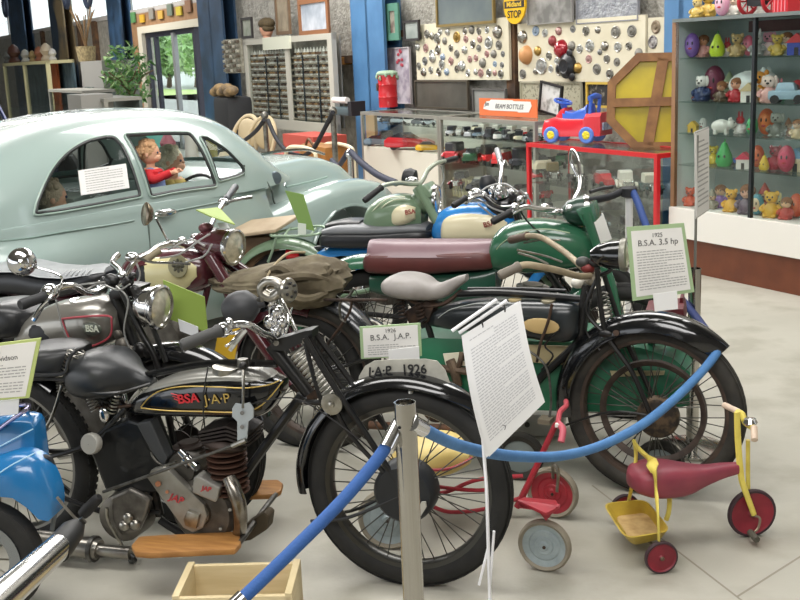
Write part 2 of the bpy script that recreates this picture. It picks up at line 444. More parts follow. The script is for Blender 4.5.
def beltz(x): return .985 - .03 * max(0, -x - .2) + .015 * min(1, max(0, x))
def wbelt(x):
    k = max(0, -x - .55) / 1.07; f_ = max(0, x - .62) / .45
    return HW - .03 - .26 * k ** 2.2 - .13 * f_ ** 1.5
def section(x, zc, n=44):
    zb, wb = beltz(x) - .025, wbelt(x); out = []
    h = max(zc - zb, .004)
    for i in range(n + 1):
        a = PI * i / n; c_, s_ = math.cos(a), math.sin(a)
        ex = .62
        yy = math.copysign(abs(c_) ** ex, c_); zz = abs(s_) ** .60
        taper = 1 - .15 * (zz * h / .5)
        out.append((HW - yy * wb * taper, zb + h * zz))
    return out
def PX(l, off): return [CF.P(x, y, off) for x, y in l]
rearwin = [(37, 214), (42, 201), (52, 184), (66, 167), (84, 153), (104, 143), (122, 138.5), (132, 138), (136, 150), (142, 196), (100, 204), (60, 211)]
frontwin = [(143.5, 136), (180, 134), (206, 134), (210, 150), (217, 185.5), (180, 190.5), (152, 196)]
ventwin = [(214, 137), (221, 139), (234, 150), (247, 168), (246, 173), (238, 176), (220, 181)]
wp = [[(p.x, p.z) for p in PX(w_, .03)] for w_ in (rearwin, frontwin, ventwin)]
def inside(p, poly):
    r = False; n = len(poly)
    for i in range(n):
        a, b_ = poly[i], poly[i - 1]
        if (a[1] > p[1]) != (b_[1] > p[1]) and p[0] < (b_[0] - a[0]) * (p[1] - a[1]) / (b_[1] - a[1]) + a[0]: r = not r
    return r
smooth_polys = []
for pl_ in wp:
    c3 = []; n_ = len(pl_)
    for i_ in range(n_):
        p_, a_, b_ = V((pl_[i_][0], 0, pl_[i_][1])), V((pl_[i_ - 1][0], 0, pl_[i_ - 1][1])), V((pl_[(i_ + 1) % n_][0], 0, pl_[(i_ + 1) % n_][1]))
        if (p_ - a_).angle(b_ - p_) > .5:
            r_ = .022; A_ = p_ + (a_ - p_).normalized() * r_; B_ = p_ + (b_ - p_).normalized() * r_
            c3 += [A_ + (a_ - p_).normalized() * r_, A_, p_ * .5 + (A_ + B_) * .25, B_, B_ + (b_ - p_).normalized() * r_]
        else: c3.append(p_)
    c3 = cr(c3, 4, True); smooth_polys.append([(q.x, q.z) for q in c3])
# windscreen and rear window (centre, seen from front / rear): in terms of section angle
g = G(); rows = []
for x, z in zip(XS, smz): rows.append([(x, y, zz) for y, zz in section(x, z)])
VS = [[g.v(p) for p in r] for r in rows]; glassf = []
for i in range(240):
    for j in range(44):
        c_ = (V(rows[i][j]) + V(rows[i + 1][j + 1])) / 2
        side = abs(c_.y - HW) > .44
        if c_.z < beltz(c_.x) + .03 and side and False: continue
        if side and any(inside((c_.x, c_.z), sp) for sp in smooth_polys): continue
        ws = (.66 < c_.x < 1.0 and abs(c_.y - HW) < .52 - .6 * max(0, .74 - c_.x) and c_.z > 1.10) or (-1.34 < c_.x < -.96 and abs(c_.y - HW) < .52)
        if ws: continue
        g.f([VS[i][j], VS[i + 1][j], VS[i + 1][j + 1], VS[i][j + 1]])
roof = g.build('roof', CARG, car)
# windscreen / rear glass
gw, gr = G(), G()
for i in range(240):
    for j in range(44):
        c_ = (V(rows[i][j]) + V(rows[i + 1][j + 1])) / 2
        g = gw if c_.x > 0 else gr
        ws = (.66 < c_.x < 1.0 and abs(c_.y - HW) < .52 - .6 * max(0, .74 - c_.x) and c_.z > 1.10) or (-1.34 < c_.x < -.96 and abs(c_.y - HW) < .52)
        if ws: g.f([g.v(p) for p in (rows[i][j], rows[i + 1][j], rows[i + 1][j + 1], rows[i][j + 1])])
gw.build('windscreen', GLASS, car); gr.build('rear_window', glass_mat((.3, .33, .34), .14), car)
def sidey(x, z):
    zc = smz[max(0, min(240, int((x + 1.62) / 2.70 * 240)))]
    sec = section(x, zc, 88); best = None
    for (y0, z0), (y1, z1) in zip(sec[:44], sec[1:45]):
        if z0 <= z <= z1 + 1e-6 and z1 > z0: return y0 + (y1 - y0) * (z - z0) / (z1 - z0)
    return sec[0][0]
for nm, sp in zip(('rear_side_window', 'door_window', 'quarter_light'), smooth_polys):
    for far in (0, 1):
        def Y(x, z, o=0):
            y = sidey(x, z) + o
            return 2 * HW - y if far else y
        pts = [V((a, Y(a, b_, -.004), b_)) for a, b_ in sp]
        g = G(); g.tube([p for p in pts], .010, 6, closed=True, k=1)
        fr_ = g.build('window_trim', M('2a2d2c', .4), car)
        if not far:
            g = G(); g.tube([V((a, Y(a, b_, -.007), b_)) for a, b_ in [((x_ - sum(q[0] for q in sp) / len(sp)) * 1.035 + sum(q[0] for q in sp) / len(sp), (z_ - sum(q[1] for q in sp) / len(sp)) * 1.05 + sum(q[1] for q in sp) / len(sp)) for x_, z_ in sp]], .007, 5, closed=True, k=1)
            g.build('window_frame', M('93a79d', .35), fr_)
        if nm == 'door_window' and not far: continue
        g = G(); tr = tessellate_polygon([pts]); vs = [g.v(p + V((0, .006 if not far else -.006, 0))) for p in pts]
        for t_ in tr: g.f([vs[i] for i in t_])
        g.build(nm, glass_mat((.66, .70, .70), .05), car, smooth=False)
# lower body: lofted sections
def lerp(x, pts):
    for (a, b_), (c, d) in zip(pts, pts[1:]):
        if x <= c: return b_ + (d - b_) * max(0, min(1, (x - a) / (c - a)))
    return pts[-1][1]
def bsec(x):
    # returns outline (y,z) across from near sill to far sill, mirrored
    F = max(0, (x - .80) / 1.2)          # 0 at scuttle, 1 at nose
    R = max(0, (-x - .75) / 1.05)
    if x < .80:
        wb = wbelt(min(x, .35)) if x < 0 else HW - .03 - .045 * (x / .8) ** 2
        zt = beltz(x)
        if x > -1.5:
            top = [(wb, zt), (wb * .7, zt + .01), (wb * .35, zt + .015)]
        else:
            k = (-x - 1.5) / .28; zt = zt - .35 * k * k; top = [(wb, zt), (wb * .7, zt + .02), (wb * .35, zt + .03)]
        low = wb + .035 * (1 - R) + .06 * (1 if -1.3 < x < -.45 else 0) * math.sin(PI * min(1, max(0, (x + 1.3) / .85)))
        side = [(HW - .09 - .2 * R, .24), (low - .01, .40), (low, .60), (low + .002, .78), (wb + .012, zt - .07)]
        h = side + top
    else:
        zf = lerp(x, [(.8, .82), (1.07, .87), (1.25, .91), (1.45, .935), (1.66, .925), (1.85, .88), (2.0, .79), (2.1, .66), (2.16, .5)])
        zb = lerp(x, [(.8, 1.05), (1.0, 1.085), (1.4, 1.09), (1.6, 1.07), (1.76, 1.02), (1.88, .93), (1.96, .82), (2.16, .6)])
        bw = lerp(x, [(.8, .58), (1.3, .48), (1.8, .38), (2.05, .33), (2.16, .26)])
        wf = lerp(x, [(.8, HW - .045), (1.3, HW), (1.8, HW - .01), (2.0, HW - .09), (2.1, HW - .2), (2.16, HW - .32)])
        lowz = lerp(x, [(.8, .24), (1.9, .26), (2.16, .36)])
        va = min(1, F * 3); zv = min(zf - .03 * va, zb - .1)
        side = [(wf - .07, lowz), (wf - .01, min(.40, zf - .02)), (wf, min(.60, zf - .015)), (wf - .01, zf - .12 * min(1, (zf - .4) * 3)), (wf - .04, zf - .03)]
        h = side + [(wf - .12, zf), ((wf - .12 + bw) / 2 + .02, zf - .005), (bw + .03, zv), (bw, zv + (zb - zv) * .35), (bw - .04, zv + (zb - zv) * .78), (bw - .13, zb - .01)]
    if x < .8:
        h = h[:5] + [(h[5][0], h[5][1])] + [(h[5][0] * k_, h[5][1] + .005) for k_ in (.92, .84, .76, .68)] + [(h[5][0] * .5, h[5][1] + .01)]
    ctr = (0, h[-1][1] + (.012 if x < .8 else .012))
    near = [(HW - a, b_) for a, b_ in h]; far = [(HW + a, b_) for a, b_ in h[::-1]]
    return [(x, y, z) for y, z in near + [(HW, ctr[1])] + far]
xs = [-1.78, -1.74, -1.68, -1.6, -1.5, -1.4, -1.3, -1.15, -1, -.85, -.7, -.55, -.4, -.2, 0, .2, .4, .6, .78] + [.84 + 1.32 * i / 40 for i in range(41)]
g = G(); g.loft([cr(bsec(x), 3) for x in xs], caps=True, closed=True)
me = g.mesh('car_body', CARG)
body = link('body', me, car)
cut = G(); 
for x in (1.44, -.90):
    cut.cyl((x, -.2, .38 if x > 0 else .33), (x, .30, .38 if x > 0 else .33), .40 if x > 0 else .36, n=40); cut.cyl((x, 2 * HW - .30, .33), (x, 2 * HW + .2, .33), .385 if x > 0 else .36, n=40)
co = cut.build('cutter', CARG, car)
bo = body.modifiers.new('arch', 'BOOLEAN'); bo.operation = 'DIFFERENCE'; bo.object = co; bo.solver = 'EXACT'
bpy.context.view_layer.update(); dg = bpy.context.evaluated_depsgraph_get()
me2 = bpy.data.meshes.new_from_object(body.evaluated_get(dg)); body.modifiers.clear(); body.data = me2
me2.shade_smooth(); me2.set_sharp_from_angle(angle=.7); me2.materials.clear(); me2.materials.append(CARG)
bpy.data.objects.remove(co)
# arch lip
for x, r in ((1.44, .40),):
    g = G(); g.tube([(x + r * math.cos(a), -0.002 + .02 * (math.sin(a) > .9), .38 + r * math.sin(a)) for a in [PI * i / 20 for i in range(21)]], .012, 6, k=1)
    g.build('arch_lip', CARG, car)
for x in (1.42, -.90):
    for y, d in ((.13, -1), (2 * HW - .13, 1)):
        g = G(); g.lathe([(.2, -.06), (.3, -.065), (.315, -.03), (.315, .03), (.3, .065), (.2, .06)], (x, y, .315), (0, d, 0), 32)
        w_ = g.build('wheel', RUBBER, car)
        G().lathe([(.001, .075), (.07, .07), (.09, .05), (.17, .045), (.2, .06)], (x, y, .315), (0, d, 0), 24).build('hubcap', CHROME, w_)
# bonnet edge moulding, belt moulding, door gaps
def bodyy(x, z):
    sec = cr(bsec(x), 6)[:50]; b_ = min(sec, key=lambda q: abs(q.z - z) + (5 if q.y > HW else 0)); return b_.y
def onbody(px, py, o=.0):
    p = CF.P(px, py, .02); y = bodyy(p.x, p.z); p = CF.P(px, py, y - o); return p
gap = M('4f5a55', .6)
g = G(); g.tube([onbody(147, 197, .001), onbody(147.5, 215), onbody(149, 232), onbody(150.5, 262)], .005, 5)
g.build('door_gap', gap, car); g = G()
g.tube([onbody(262, 176, .002), onbody(268, 184), onbody(272, 192), onbody(274, 202), onbody(281, 213), onbody(283, 235)], .006, 5)
g.build('door_gap', gap, car)
g = G(); g.tube([onbody(0, 241, .003), onbody(30, 238, .003), onbody(70, 231, .003), onbody(110, 225, .003), onbody(134, 220.5, .003)], .005, 5)
g.build('side_moulding', M('748981', .35), car); g = G()
g.tube([onbody(152, 217, .003), onbody(175, 211, .003), onbody(215, 203, .003), onbody(240, 196, .003), onbody(268, 188, .003)], .005, 5)
g.build('side_moulding', M('748981', .35), car)
g = G(); g.tube([onbody(286, 187, .012), onbody(300, 184, .012), onbody(315, 180.5, .012), onbody(327, 177, .012)], .007, 6)
g.build('bonnet_moulding', M('8fa59d', .3), car)
# door handle
g = G(); p = onbody(166, 213, .028)
g.ell(p, (.075, .016, .022), n=14); g.ell(p + V((-.04, .012, 0)), (.025, .025, .02)); g.build('door_handle', CHROME, car)
# quarter panel edge (boot shut) and rear fender swage
g = G(); g.tube([onbody(0, 219, .002), onbody(18, 221, .002), onbody(33, 220, .002), onbody(38, 214, .002)], .005, 5); g.build('panel_seam', gap, car)
# tail lamp at the far left
g = G(); p = onbody(21, 262, .03); g.lathe([(.001, .03), (.035, .025), (.05, 0), (.05, -.06)], p, (0, -1, .2), 20)
g.build('side_lamp', CHROME, car)
# scuttle air vent disc and mirror stub
g = G(); p = CF.P(276, 178, .10); g.lathe([(.001, .012), (.036, .008), (.042, 0), (.036, -.008)], p, (-.1, -1, .1), 20); g.build('wing_mirror', M('5f6b72', .3, .5), car)
g = G(); g.tube([CF.P(284, 186, .12), CF.P(285, 180, .15), CF.P(278, 180, .18)], .004, 5); g.build('mirror_arm', CHROME, car)
g = G(); g.tube([CF.P(252, 161, .45), CF.P(262, 168, .5), CF.P(278, 167, .5)], .005, 5); g.tube([CF.P(245, 150, .55), CF.P(254, 158, .6), CF.P(262, 166, .55)], .004, 5); g.build('wiper', CHROME, car)
# bonnet chrome flash
g = G(); g.tube([(x, HW, z) for x, z in ((1.35, 1.1), (1.6, 1.1), (1.8, 1.085), (1.95, 1.04))], .01, 6); g.build('bonnet_badge', CHROME, car)
# nose: headlamps & bumper
for y in (.13, 2 * HW - .13): G().lathe([(.001, .05), (.06, .04), (.085, 0)], (2.02, y, .6), (1, 0, .1), 20).build('headlamp', M('cfd4d4', .1, .8), car)
g = G(); g.tube([(1.75, -.02, .42), (2.1, .1, .42), (2.22, HW, .42), (2.1, 2 * HW - .1, .42), (1.75, 2 * HW + .02, .42)], .045, 8); g.build('bumper', CHROME, car)
# interior
trim = M('5d6a62', .8); seatm = M('55483f', .6)
g = G(); g.box((-.4, HW, .30), (2.1, 1.3, .05)); g.build('cabin_floor', M('2a2a28', .9), car)
for x in (-.35, -1.05):
    for y in (HW - .33, HW + .33):
        g = G(); g.box((x + .25, y, .55), (.5, .55, .2)); g.box((x - .02, y, .82), (.12, .55, .5), Euler((0, -.18, 0))); g.build('car_seat', M('7b857c', .6, 0, '6b746c', 6), car, bevel=.03)
g = G(); g.box((.62, HW, .95), (.2, 1.2, .12)); g.build('dashboard', M('39443f', .6), car); G().box((-1.30, HW, .93), (.3, 1.1, .05)).build('parcel_shelf', M('39443f', .6), car)
g = G(); c_ = CF.P(192, 195, .42); g.tube([c_ + (V((.10, 0, .12)) * math.sin(a) * .95 + V((0, .19, 0)) * math.cos(a)) for a in [2 * PI * i / 24 for i in range(24)]], .011, 6, closed=True, k=1)
g.cyl(c_, c_ + V((.25, 0, -.2)), .014); g.tube([c_ + V((0, -.19, 0)), c_, c_ + V((0, .19, 0))], .008, 5, k=1); g.build('steering_wheel', M('2b2b2b', .4), car)
# sheet of paper taped inside the rear side window
def onside(px, py, o=-.012):
    p = CF.P(px, py, .05)
    for _ in range(3): p = CF.P(px, py, sidey(p.x, p.z) + o)
    return CF.W(p)
card('window_notice', 'white typed notice stuck to the rear side window of the green car', 'notice',
     [onside(78, 170.5), onside(126, 163.5), onside(129.5, 188), onside(81, 195.5)], PAPER, th=.001, page=M('e4e2e0', .8), margin=.01, heads=((' ', .05, .03),), lines=9)
# dolls
SKIN_ = M('e0b091', .55, 0, 'd8a283', 30); 
def doll(name, label, px, py, off, h, hair, shirt, overall=None, yaw=0.0, pose=0, frame=CF):
    """head-and-shoulders toddler doll sitting; px,py = head centre"""
    c = frame.W(frame.P(px, py, off)); r = thing(name, label, 'doll', c, frame.a + yaw); R_ = h   # head radius
    g = G(); g.ell((0, 0, 0), (.92 * R_, .88 * R_, 1.06 * R_), n=20, m=14); g.ell((.55 * R_, 0, -.42 * R_), (.48 * R_, .62 * R_, .42 * R_)); g.ell((.93 * R_, 0, -.1 * R_), (.14 * R_, .13 * R_, .13 * R_))
    for s_ in (-1, 1): g.ell((0, s_ * .9 * R_, -.08 * R_), (.17 * R_, .1 * R_, .24 * R_))
    g.tube([(0, 0, -.8 * R_), (-.05 * R_, 0, -1.4 * R_)], .42 * R_, 10)
    g.tube([(0, 0, -1.3 * R_), (0, 0, -1.7 * R_), (0, 0, -3.0 * R_), (.1 * R_, 0, -3.9 * R_)], [.5 * R_, 1.0 * R_, 1.0 * R_, .95 * R_], 14)
    ends = []
    for s_ in (-1, 1):
        e = V((1.5 * R_, s_ * 1.2 * R_, -2.6 * R_)) if not pose else V((2.1 * R_, s_ * .8 * R_, -1.75 * R_))
        g.tube([(0, s_ * .95 * R_, -1.65 * R_), (.5 * R_, s_ * 1.35 * R_, -2.3 * R_), e], [.36 * R_, .3 * R_, .22 * R_], 10); ends.append(e)
        g.ell(e + V((.25 * R_, 0, 0)), (.32 * R_, .16 * R_, .22 * R_))
        for k in range(4): g.tube([e + V((.4 * R_, (k - 1.5) * .1 * R_, .03 * R_)), e + V((.62 * R_, (k - 1.5) * .11 * R_, -.05 * R_))], .055 * R_, 5)
        g.tube([e + V((.2 * R_, -s_ * .12 * R_, .1 * R_)), e + V((.42 * R_, -s_ * .22 * R_, .14 * R_))], .06 * R_, 5)
    b_ = g.build('body', SKIN_, r)
    for s_ in (-1, 1): G().ell((.86 * R_, s_ * .34 * R_, .04 * R_), (.08 * R_, .14 * R_, .1 * R_)).build('eye', M('2f3d55', .2), b_)
    G().ell((.9 * R_, 0, -.48 * R_), (.1 * R_, .2 * R_, .07 * R_)).build('mouth', M('b04848', .5), b_)
    g = G(); rnd = random.Random(3)
    g.ell((-.14 * R_, 0, .2 * R_), (.98 * R_, 1.0 * R_, 1.05 * R_), n=18, m=12)
    for k in range(46):
        a = rnd.uniform(0, 2 * PI); e = rnd.uniform(-.35, 1.4); q = V((math.cos(a) * math.cos(e), math.sin(a) * math.cos(e), math.sin(e)))
        if q.x > .45 and q.z < .62: continue
        g.ell(q * 1.0 * R_ + V((-.12 * R_, 0, .15 * R_)), (.24 * R_,) * 3, n=7, m=5)
    g.build('hair', M(hair, .85, bump=.5, bsc=90), r)
    g = G(); g.tube([(0, 0, -1.38 * R_), (0, 0, -1.62 * R_), (0, 0, -2.4 * R_), (.1 * R_, 0, -3.95 * R_)], [.6 * R_, 1.1 * R_, 1.1 * R_, 1.06 * R_], 14)
    for s_, e in zip((-1, 1), ends): g.tube([(0, s_ * .9 * R_, -1.65 * R_), (.5 * R_, s_ * 1.37 * R_, -2.3 * R_), e - V((.1 * R_, 0, 0))], [.45 * R_, .4 * R_, .33 * R_], 10)
    g.build('shirt', M(shirt, .8, bump=.2, bsc=40), r)
    if overall:
        g = G(); g.tube([(.08 * R_, 0, -2.35 * R_), (.12 * R_, 0, -3.2 * R_), (.12 * R_, 0, -4.1 * R_)], [1.06 * R_, 1.12 * R_, 1.15 * R_], 14)
        for s_ in (-1, 1): g.tube([(1.1 * R_, s_ * .4 * R_, -2.4 * R_), (.75 * R_, s_ * .55 * R_, -1.75 * R_), (0, s_ * .55 * R_, -1.38 * R_), (-.8 * R_, s_ * .5 * R_, -1.9 * R_)], .13 * R_, 6)
        g.build('bib_overalls', M(overall, .8, 0, '8b96bd', 30), r)
    return r
doll('toddler_doll', 'toddler doll in red shirt and blue bib overalls leaning at the front car window', 149.5, 153, .22, .062, 'c49a72', 'c5242c', '6a7db2', yaw=-.9, pose=1)
doll('curly_doll', 'curly blond doll sitting behind the steering wheel of the green car', 172, 161, .62, .078, 'efe6cc', 'b9a25a', yaw=-1.0)
doll('brown_hair_doll', 'shaggy fair haired doll in the rear side window of the green car', 52, 198, .30, .085, 'b8a78e', 'b9987a', yaw=-.5)
# ================================================================ THINGS ON AND ALONG THE BACK WALL
def wq(px, py, off): return WF.P(px, py, -off)      # wall coordinates of a photo point at 'off' metres in front of the wall
def wthing(name, label, cat, c, group=None): return thing(name, label, cat, WF.W(c), WF.a, group)
def LB(g, a, b_):
    g.box(tuple((p + q) / 2 for p, q in zip(a, b_)), tuple(abs(q - p) for p, q in zip(a, b_))); return g
def face_text(name, txt, c, size, mat, parent, ang=0, sx=1.0, **k):
    """text on a board facing the room, local wall frame (x to the right, facing -y)"""
    m = Matrix.Translation(V(c)) @ Matrix.Rotation(PI / 2, 4, 'X') @ Matrix.Rotation(ang, 4, 'Z') @ Matrix.Diagonal((sx, 1, 1, 1))
    return text_mesh(name, txt, size, mat, parent, m, **k)
# -- hubcap boards
def cap_mesh(kind):
    g = G(); ax = (0, -1, 0)
    if kind == 0: g.lathe([(.5, 0), (.5, .06), (.44, .09), (.38, .06), (.2, .10), (.18, .16), (.001, .19)], ax=ax, n=20)
    elif kind == 1: g.lathe([(.5, 0), (.48, .08), (.4, .16), (.25, .24), (.001, .28)], ax=ax, n=20)
    elif kind == 2: g.lathe([(.5, 0), (.5, .04), (.42, .08), (.33, .02), (.3, .08), (.12, .1), (.1, .2), (.001, .2)], ax=ax, n=20)
    return g.mesh('hubcap', NICKEL)
capm = [[cap_mesh(k).copy() for k in range(3)] for _ in range(7)]
capcol = [('chrome', NICKEL), ('pale silver', M('b9b9b4', .3, .9)), ('dull grey', M('77756e', .5, .6, '8b8880', 40)), ('brass coloured', M('a98a4c', .4, .8)), ('red centred', M('9a3a3a', .4, .5, 'b9b4ac', 30)), ('blue centred', M('5d83a8', .4, .5, 'b4b7b9', 30)), ('black centred', M('3a3a3c', .4, .5, 'a4a4a0', 30))]
for k, (n_, mt) in enumerate(capcol):
    for me in capm[k]: me.materials.clear(); me.materials.append(mt)
boardm = M('d6cfb8', .7, 0, 'ccc4ab', 4)
def board(label, p0, p1, off=.12):
    a, b_ = wq(*p0, off), wq(*p1, off); r = wthing('display_board', label, 'board', ((a.x + b_.x) / 2, -off, (a.z + b_.z) / 2))
    w_, h_ = (b_.x - a.x), (a.z - b_.z); g = G(); g.box((0, .015, 0), (w_, .03, h_)); g.build('panel', boardm, r, smooth=False); return r, a, b_
bd1, a1, b1 = board('cream board covered with small hubcaps, left of the round yellow sign', (415, 25), (509.5, 80))
bd2, a2, b2 = board('cream board of larger hubcaps right of the yellow sign', (517.5, 24), (645, 82))
caps1 = [(419,36,9,0),(427,34,7,2),(432,36,6,0),(437,38,8,2),(440,32,6,1),(448,32,6,1),(457,37,9,3),(465,31,6,0),(472,30,7,2),(479,31,6,0),(487,30,6,1),(498,32,11,0),(426,48,7,4),(438,40,7,0),(445,41,6,2),(466,39,6,4),(473,44,7,0),(480,39,6,4),(489,43,10,1),(499,45,8,2),(418,47,6,1),(432,54,7,1),(438,50,8,0),(443,57,6,5),(451,48,6,0),(457,54,7,2),(465,50,7,1),(479,48,6,2),(487,54,6,4),(494,54,7,2),(503,54,5,6),(425,61,7,6),(433,58,8,1),(442,64,8,1),(451,61,7,4),(462,66,9,1),(470,59,6,4),(476,58,6,4),(483,63,8,2),(495,64,5,5),(502,65,5,6),(424,72,7,0),(431,70,6,1),(439,72,7,0),(447,72,6,5),(457,69,6,0),(468,73,6,1),(476,72,5,1),(481,73,7,4),(489,73,7,0),(495,73,5,4),(501,74,7,0),(419,66,6,2)]
caps2 = [(523,37,11,0),(536,31,8,5),(545,33,7,1),(559,31,7,4),(573,29,6,6),(586,31,8,0),(598,30,6,0),(616,32,10,0),(632,31,10,2),(572,46,8,2),(580,49,7,1),(590,46,10,1),(600,52,5,6),(542,66,13,1),(549,56,7,0),(538,51,8,3),(557,61,6,1),(559,71,8,0),(578,68,9,3),(589,59,7,4),(597,69,9,2),(605,46,8,0),(618,47,8,1),(629,46,7,0),(639,53,8,2),(607,59,7,0),(617,62,7,2),(632,66,9,0),(610,74,8,0),(523,74,8,2),(536,71,6,0),(551,69,6,1)]
def szw(d): return 'small' if d < 6.5 else ('medium' if d < 9 else 'large')
idx = {}
for bi, (caps, off) in enumerate(((caps1, .12), (caps2, .12))):
    ar = (a1, a2)[bi]; br = (b1, b2)[bi]
    for i, (x, y, d, c_) in enumerate(caps):
        p = wq(x, y, off); rr = (wq(x + d / 2, y, off) - wq(x - d / 2, y, off)).length / 1.0
        o = bpy.data.objects.new('hubcap', capm[c_][(i * 5 + bi) % 3]); COL.objects.link(o)
        hh = (wq(x, y - d / 2, off) - wq(x, y + d / 2, off)).length
        o.location = WF.W((p.x, -off, p.z)); o.rotation_euler = (0, 0, WF.a); o.scale = (hh * 1.45, hh * 1.6, hh * 1.25)
        bw_ = ['left', 'right'][bi]
        fx = (p.x - ar.x) / (br.x - ar.x); fz = (ar.z - p.z) / (ar.z - br.z)
        key = (bi, szw(d), c_)
        idx.setdefault(key, []).append((o, fx, fz))
ordw = ['first', 'second', 'third', 'fourth', 'fifth', 'sixth', 'seventh', 'eighth', 'ninth', 'tenth', 'eleventh', 'twelfth', 'thirteenth', 'fourteenth', 'fifteenth', 'sixteenth']
for (bi, s_, c_), L_ in idx.items():
    L_.sort(key=lambda q: q[1])
    for k, (o, fx, fz) in enumerate(L_):
        place = ('top' if fz < .33 else 'middle' if fz < .66 else 'bottom') + ' part'
        lb = '%s %s hubcap, %s of %s hubcap board, %s such from left' % (s_, capcol[c_][0], place.replace(' part', ''), ['left', 'right'][bi], ordw[min(k, 15)])
        tag(o, lb, 'hubcap', 'hubcaps on the %s board' % ['left', 'right'][bi])
# special pieces of the right board
def wdisc(name, label, cat, x, y, d, prof, mat, off=.12, group=None, n=20):
    p = wq(x, y, off); hh = (wq(x, y - d / 2, off) - wq(x, y + d / 2, off)).length; g = G(); g.lathe([(r * hh * 1.15, h * hh * 1.3) for r, h in prof], ax=(0, -1, 0), n=n)
    return tag(g.build(name, mat, loc=WF.W((p.x, -off, p.z)), rot=(0, 0, WF.a)), label, cat, group)
dome = [(.5, 0), (.48, .1), (.36, .26), (.2, .34), (.001, .37)]
wdisc('hubcap', 'glossy dark red domed hubcap in the middle of the right board', 'hubcap', 562, 49, 17, dome, M('9c1f2b', .2, .2, coat=.6))
wdisc('hubcap', 'small faded red hubcap above the glossy dark red one', 'hubcap', 553, 41, 10, dome, M('8c3a3c', .4, .2))
wdisc('hubcap', 'faded orange tan oval hubcap at the left of the right board', 'hubcap', 527, 55, 17, dome, M('c58f5c', .5, .2))
p = wq(569, 66, .12); r = wthing('hubcap', 'black eared knock off wheel nut on the right board below the red hubcap', 'hubcap', (p.x, -.12, p.z))
g = G(); g.lathe([(.12, 0), (.12, .04), (.07, .07), (.05, .06), (.001, .07)], ax=(0, -1, 0), n=20)
for k in range(3): a = k * 2.094 + 1.2; g.ell((math.cos(a) * .13, -.03, math.sin(a) * .13), (.045, .02, .045))
g.build('nut_body', M('17181c', .35), r)
# -- round bus stop sign
a, b_ = wq(504, -14, .2), wq(528, 23, .2); c_ = (a + b_) / 2; R_ = abs(a.z - b_.z) / 2 * 1.0
r = wthing('bus_stop_sign', 'round yellow bus stop sign with black writing above the hubcap boards', 'sign', (c_.x, -.2, c_.z))
G().lathe([(.001, 0), (R_, 0), (R_, .02), (.001, .02)], ax=(0, -1, 0), n=40).build('disc', M('e2b414', .4), r)
G().box((0, -.022, 0), (R_ * 1.8, .004, R_ * .36)).build('band', M('2a2422', .5), r, smooth=False)
yl, bk = M('e8c23c', .5), M('231f1e', .5)
face_text('lettering', 'BUS', (0, -.024, R_ * .55), R_ * .52, bk, r, bold=True); face_text('lettering', 'Midland', (0, -.026, 0), R_ * .36, yl, r, bold=True, sx=1.2)
face_text('lettering', 'STOP', (0, -.024, -R_ * .52), R_ * .52, bk, r, bold=True)
# -- framed pictures: (name,label, px quad (x0,y0,x1,y1), off, frame col, picture material, lean)
def picture(label, q, off, fc, pm, fwid=.03, name='framed_picture', cat='picture', skew=0.0, extra=None):
    a, b_ = wq(q[0], q[1], off), wq(q[2], q[3], off)
    w_, h_ = b_.x - a.x, a.z - b_.z
    r = wthing(name, label, cat, ((a.x + b_.x) / 2, -off, (a.z + b_.z) / 2))
    if skew: r.rotation_euler = (0, skew, WF.a)
    for s_ in (((-w_ / 2, -w_ / 2 + fwid, -h_ / 2, h_ / 2)), ((w_ / 2 - fwid, w_ / 2, -h_ / 2, h_ / 2)), ((-w_ / 2 + fwid, w_ / 2 - fwid, h_ / 2 - fwid, h_ / 2)), ((-w_ / 2 + fwid, w_ / 2 - fwid, -h_ / 2, -h_ / 2 + fwid))):
        if fwid > 0: LB(G(), (s_[0], -.03, s_[2]), (s_[1], 0, s_[3])).build('frame_side', fc, r, smooth=False)
    LB(G(), (-w_ / 2 + fwid, -.012, -h_ / 2 + fwid), (w_ / 2 - fwid, -.008, h_ / 2 - fwid)).build('print', pm, r, smooth=False)
    return r, w_, h_
wd = M('8a5b38', .5); blkf = M('2f2c2c', .5); grn = M('4f7f6d', .6)
picture('framed picture with brown wooden frame above the right of the parts case', (299, 0, 331, 34), .5, wd, M('8d97a3', .3, 0, 'c9ced6', 3), .07)
picture('tall narrow brown framed print between mannequin head and wooden framed picture', (275, -12, 292, 34), .35, M('6b553f', .6), M('9b8e78', .6, 0, '7b6f5c', 5), .05)
picture('small dark framed picture left of the mannequin head', (242, 18, 254, 38), .5, blkf, M('a9aaa0', .5, 0, '7f8a78', 8), .04)
picture('green bordered poster on the shelf right of the blue column', (387, 4, 401, 40), .16, grn, M('a39f90', .6, 0, '5c4a44', 7), .09)
picture('small black framed print on the shelf left of the left hubcap board', (405, 21, 421, 40), .16, blkf, M('a5aaa6', .4, 0, '7c8680', 4), .025)
picture('large dark shiny framed picture above the left hubcap board', (437, -8, 496, 23), .14, M('7d6a3b', .5), M('5b6468', .25, 0, '707a78', 1.6), .03)
picture('black and white photograph poster right of the yellow bus stop sign', (529, -12, 574, 22), .14, M('8f8d88', .6), M('9b9995', .6, 0, '6b6a66', 5, lo=.4, hi=.6), .01)
picture('pale silver foil poster at the right of the black and white photograph', (578, -10, 640, 20), .1, M('8a8b90', .5), M('a7a9ad', .4, .3, '83868c', 14, bump=.6, bsc=40), .01)
picture('large dark framed panel under the left hubcap board', (416, 80, 470, 110), .14, M('4b4438', .6), M('5a5850', .4, 0, '46443d', 3), .02)
picture('grey framed panel under the left board, behind the orange sign', (474, 88, 508, 116), .14, M('55534f', .6), M('8f8f8b', .6, 0, '7f7f78', 4), .02)
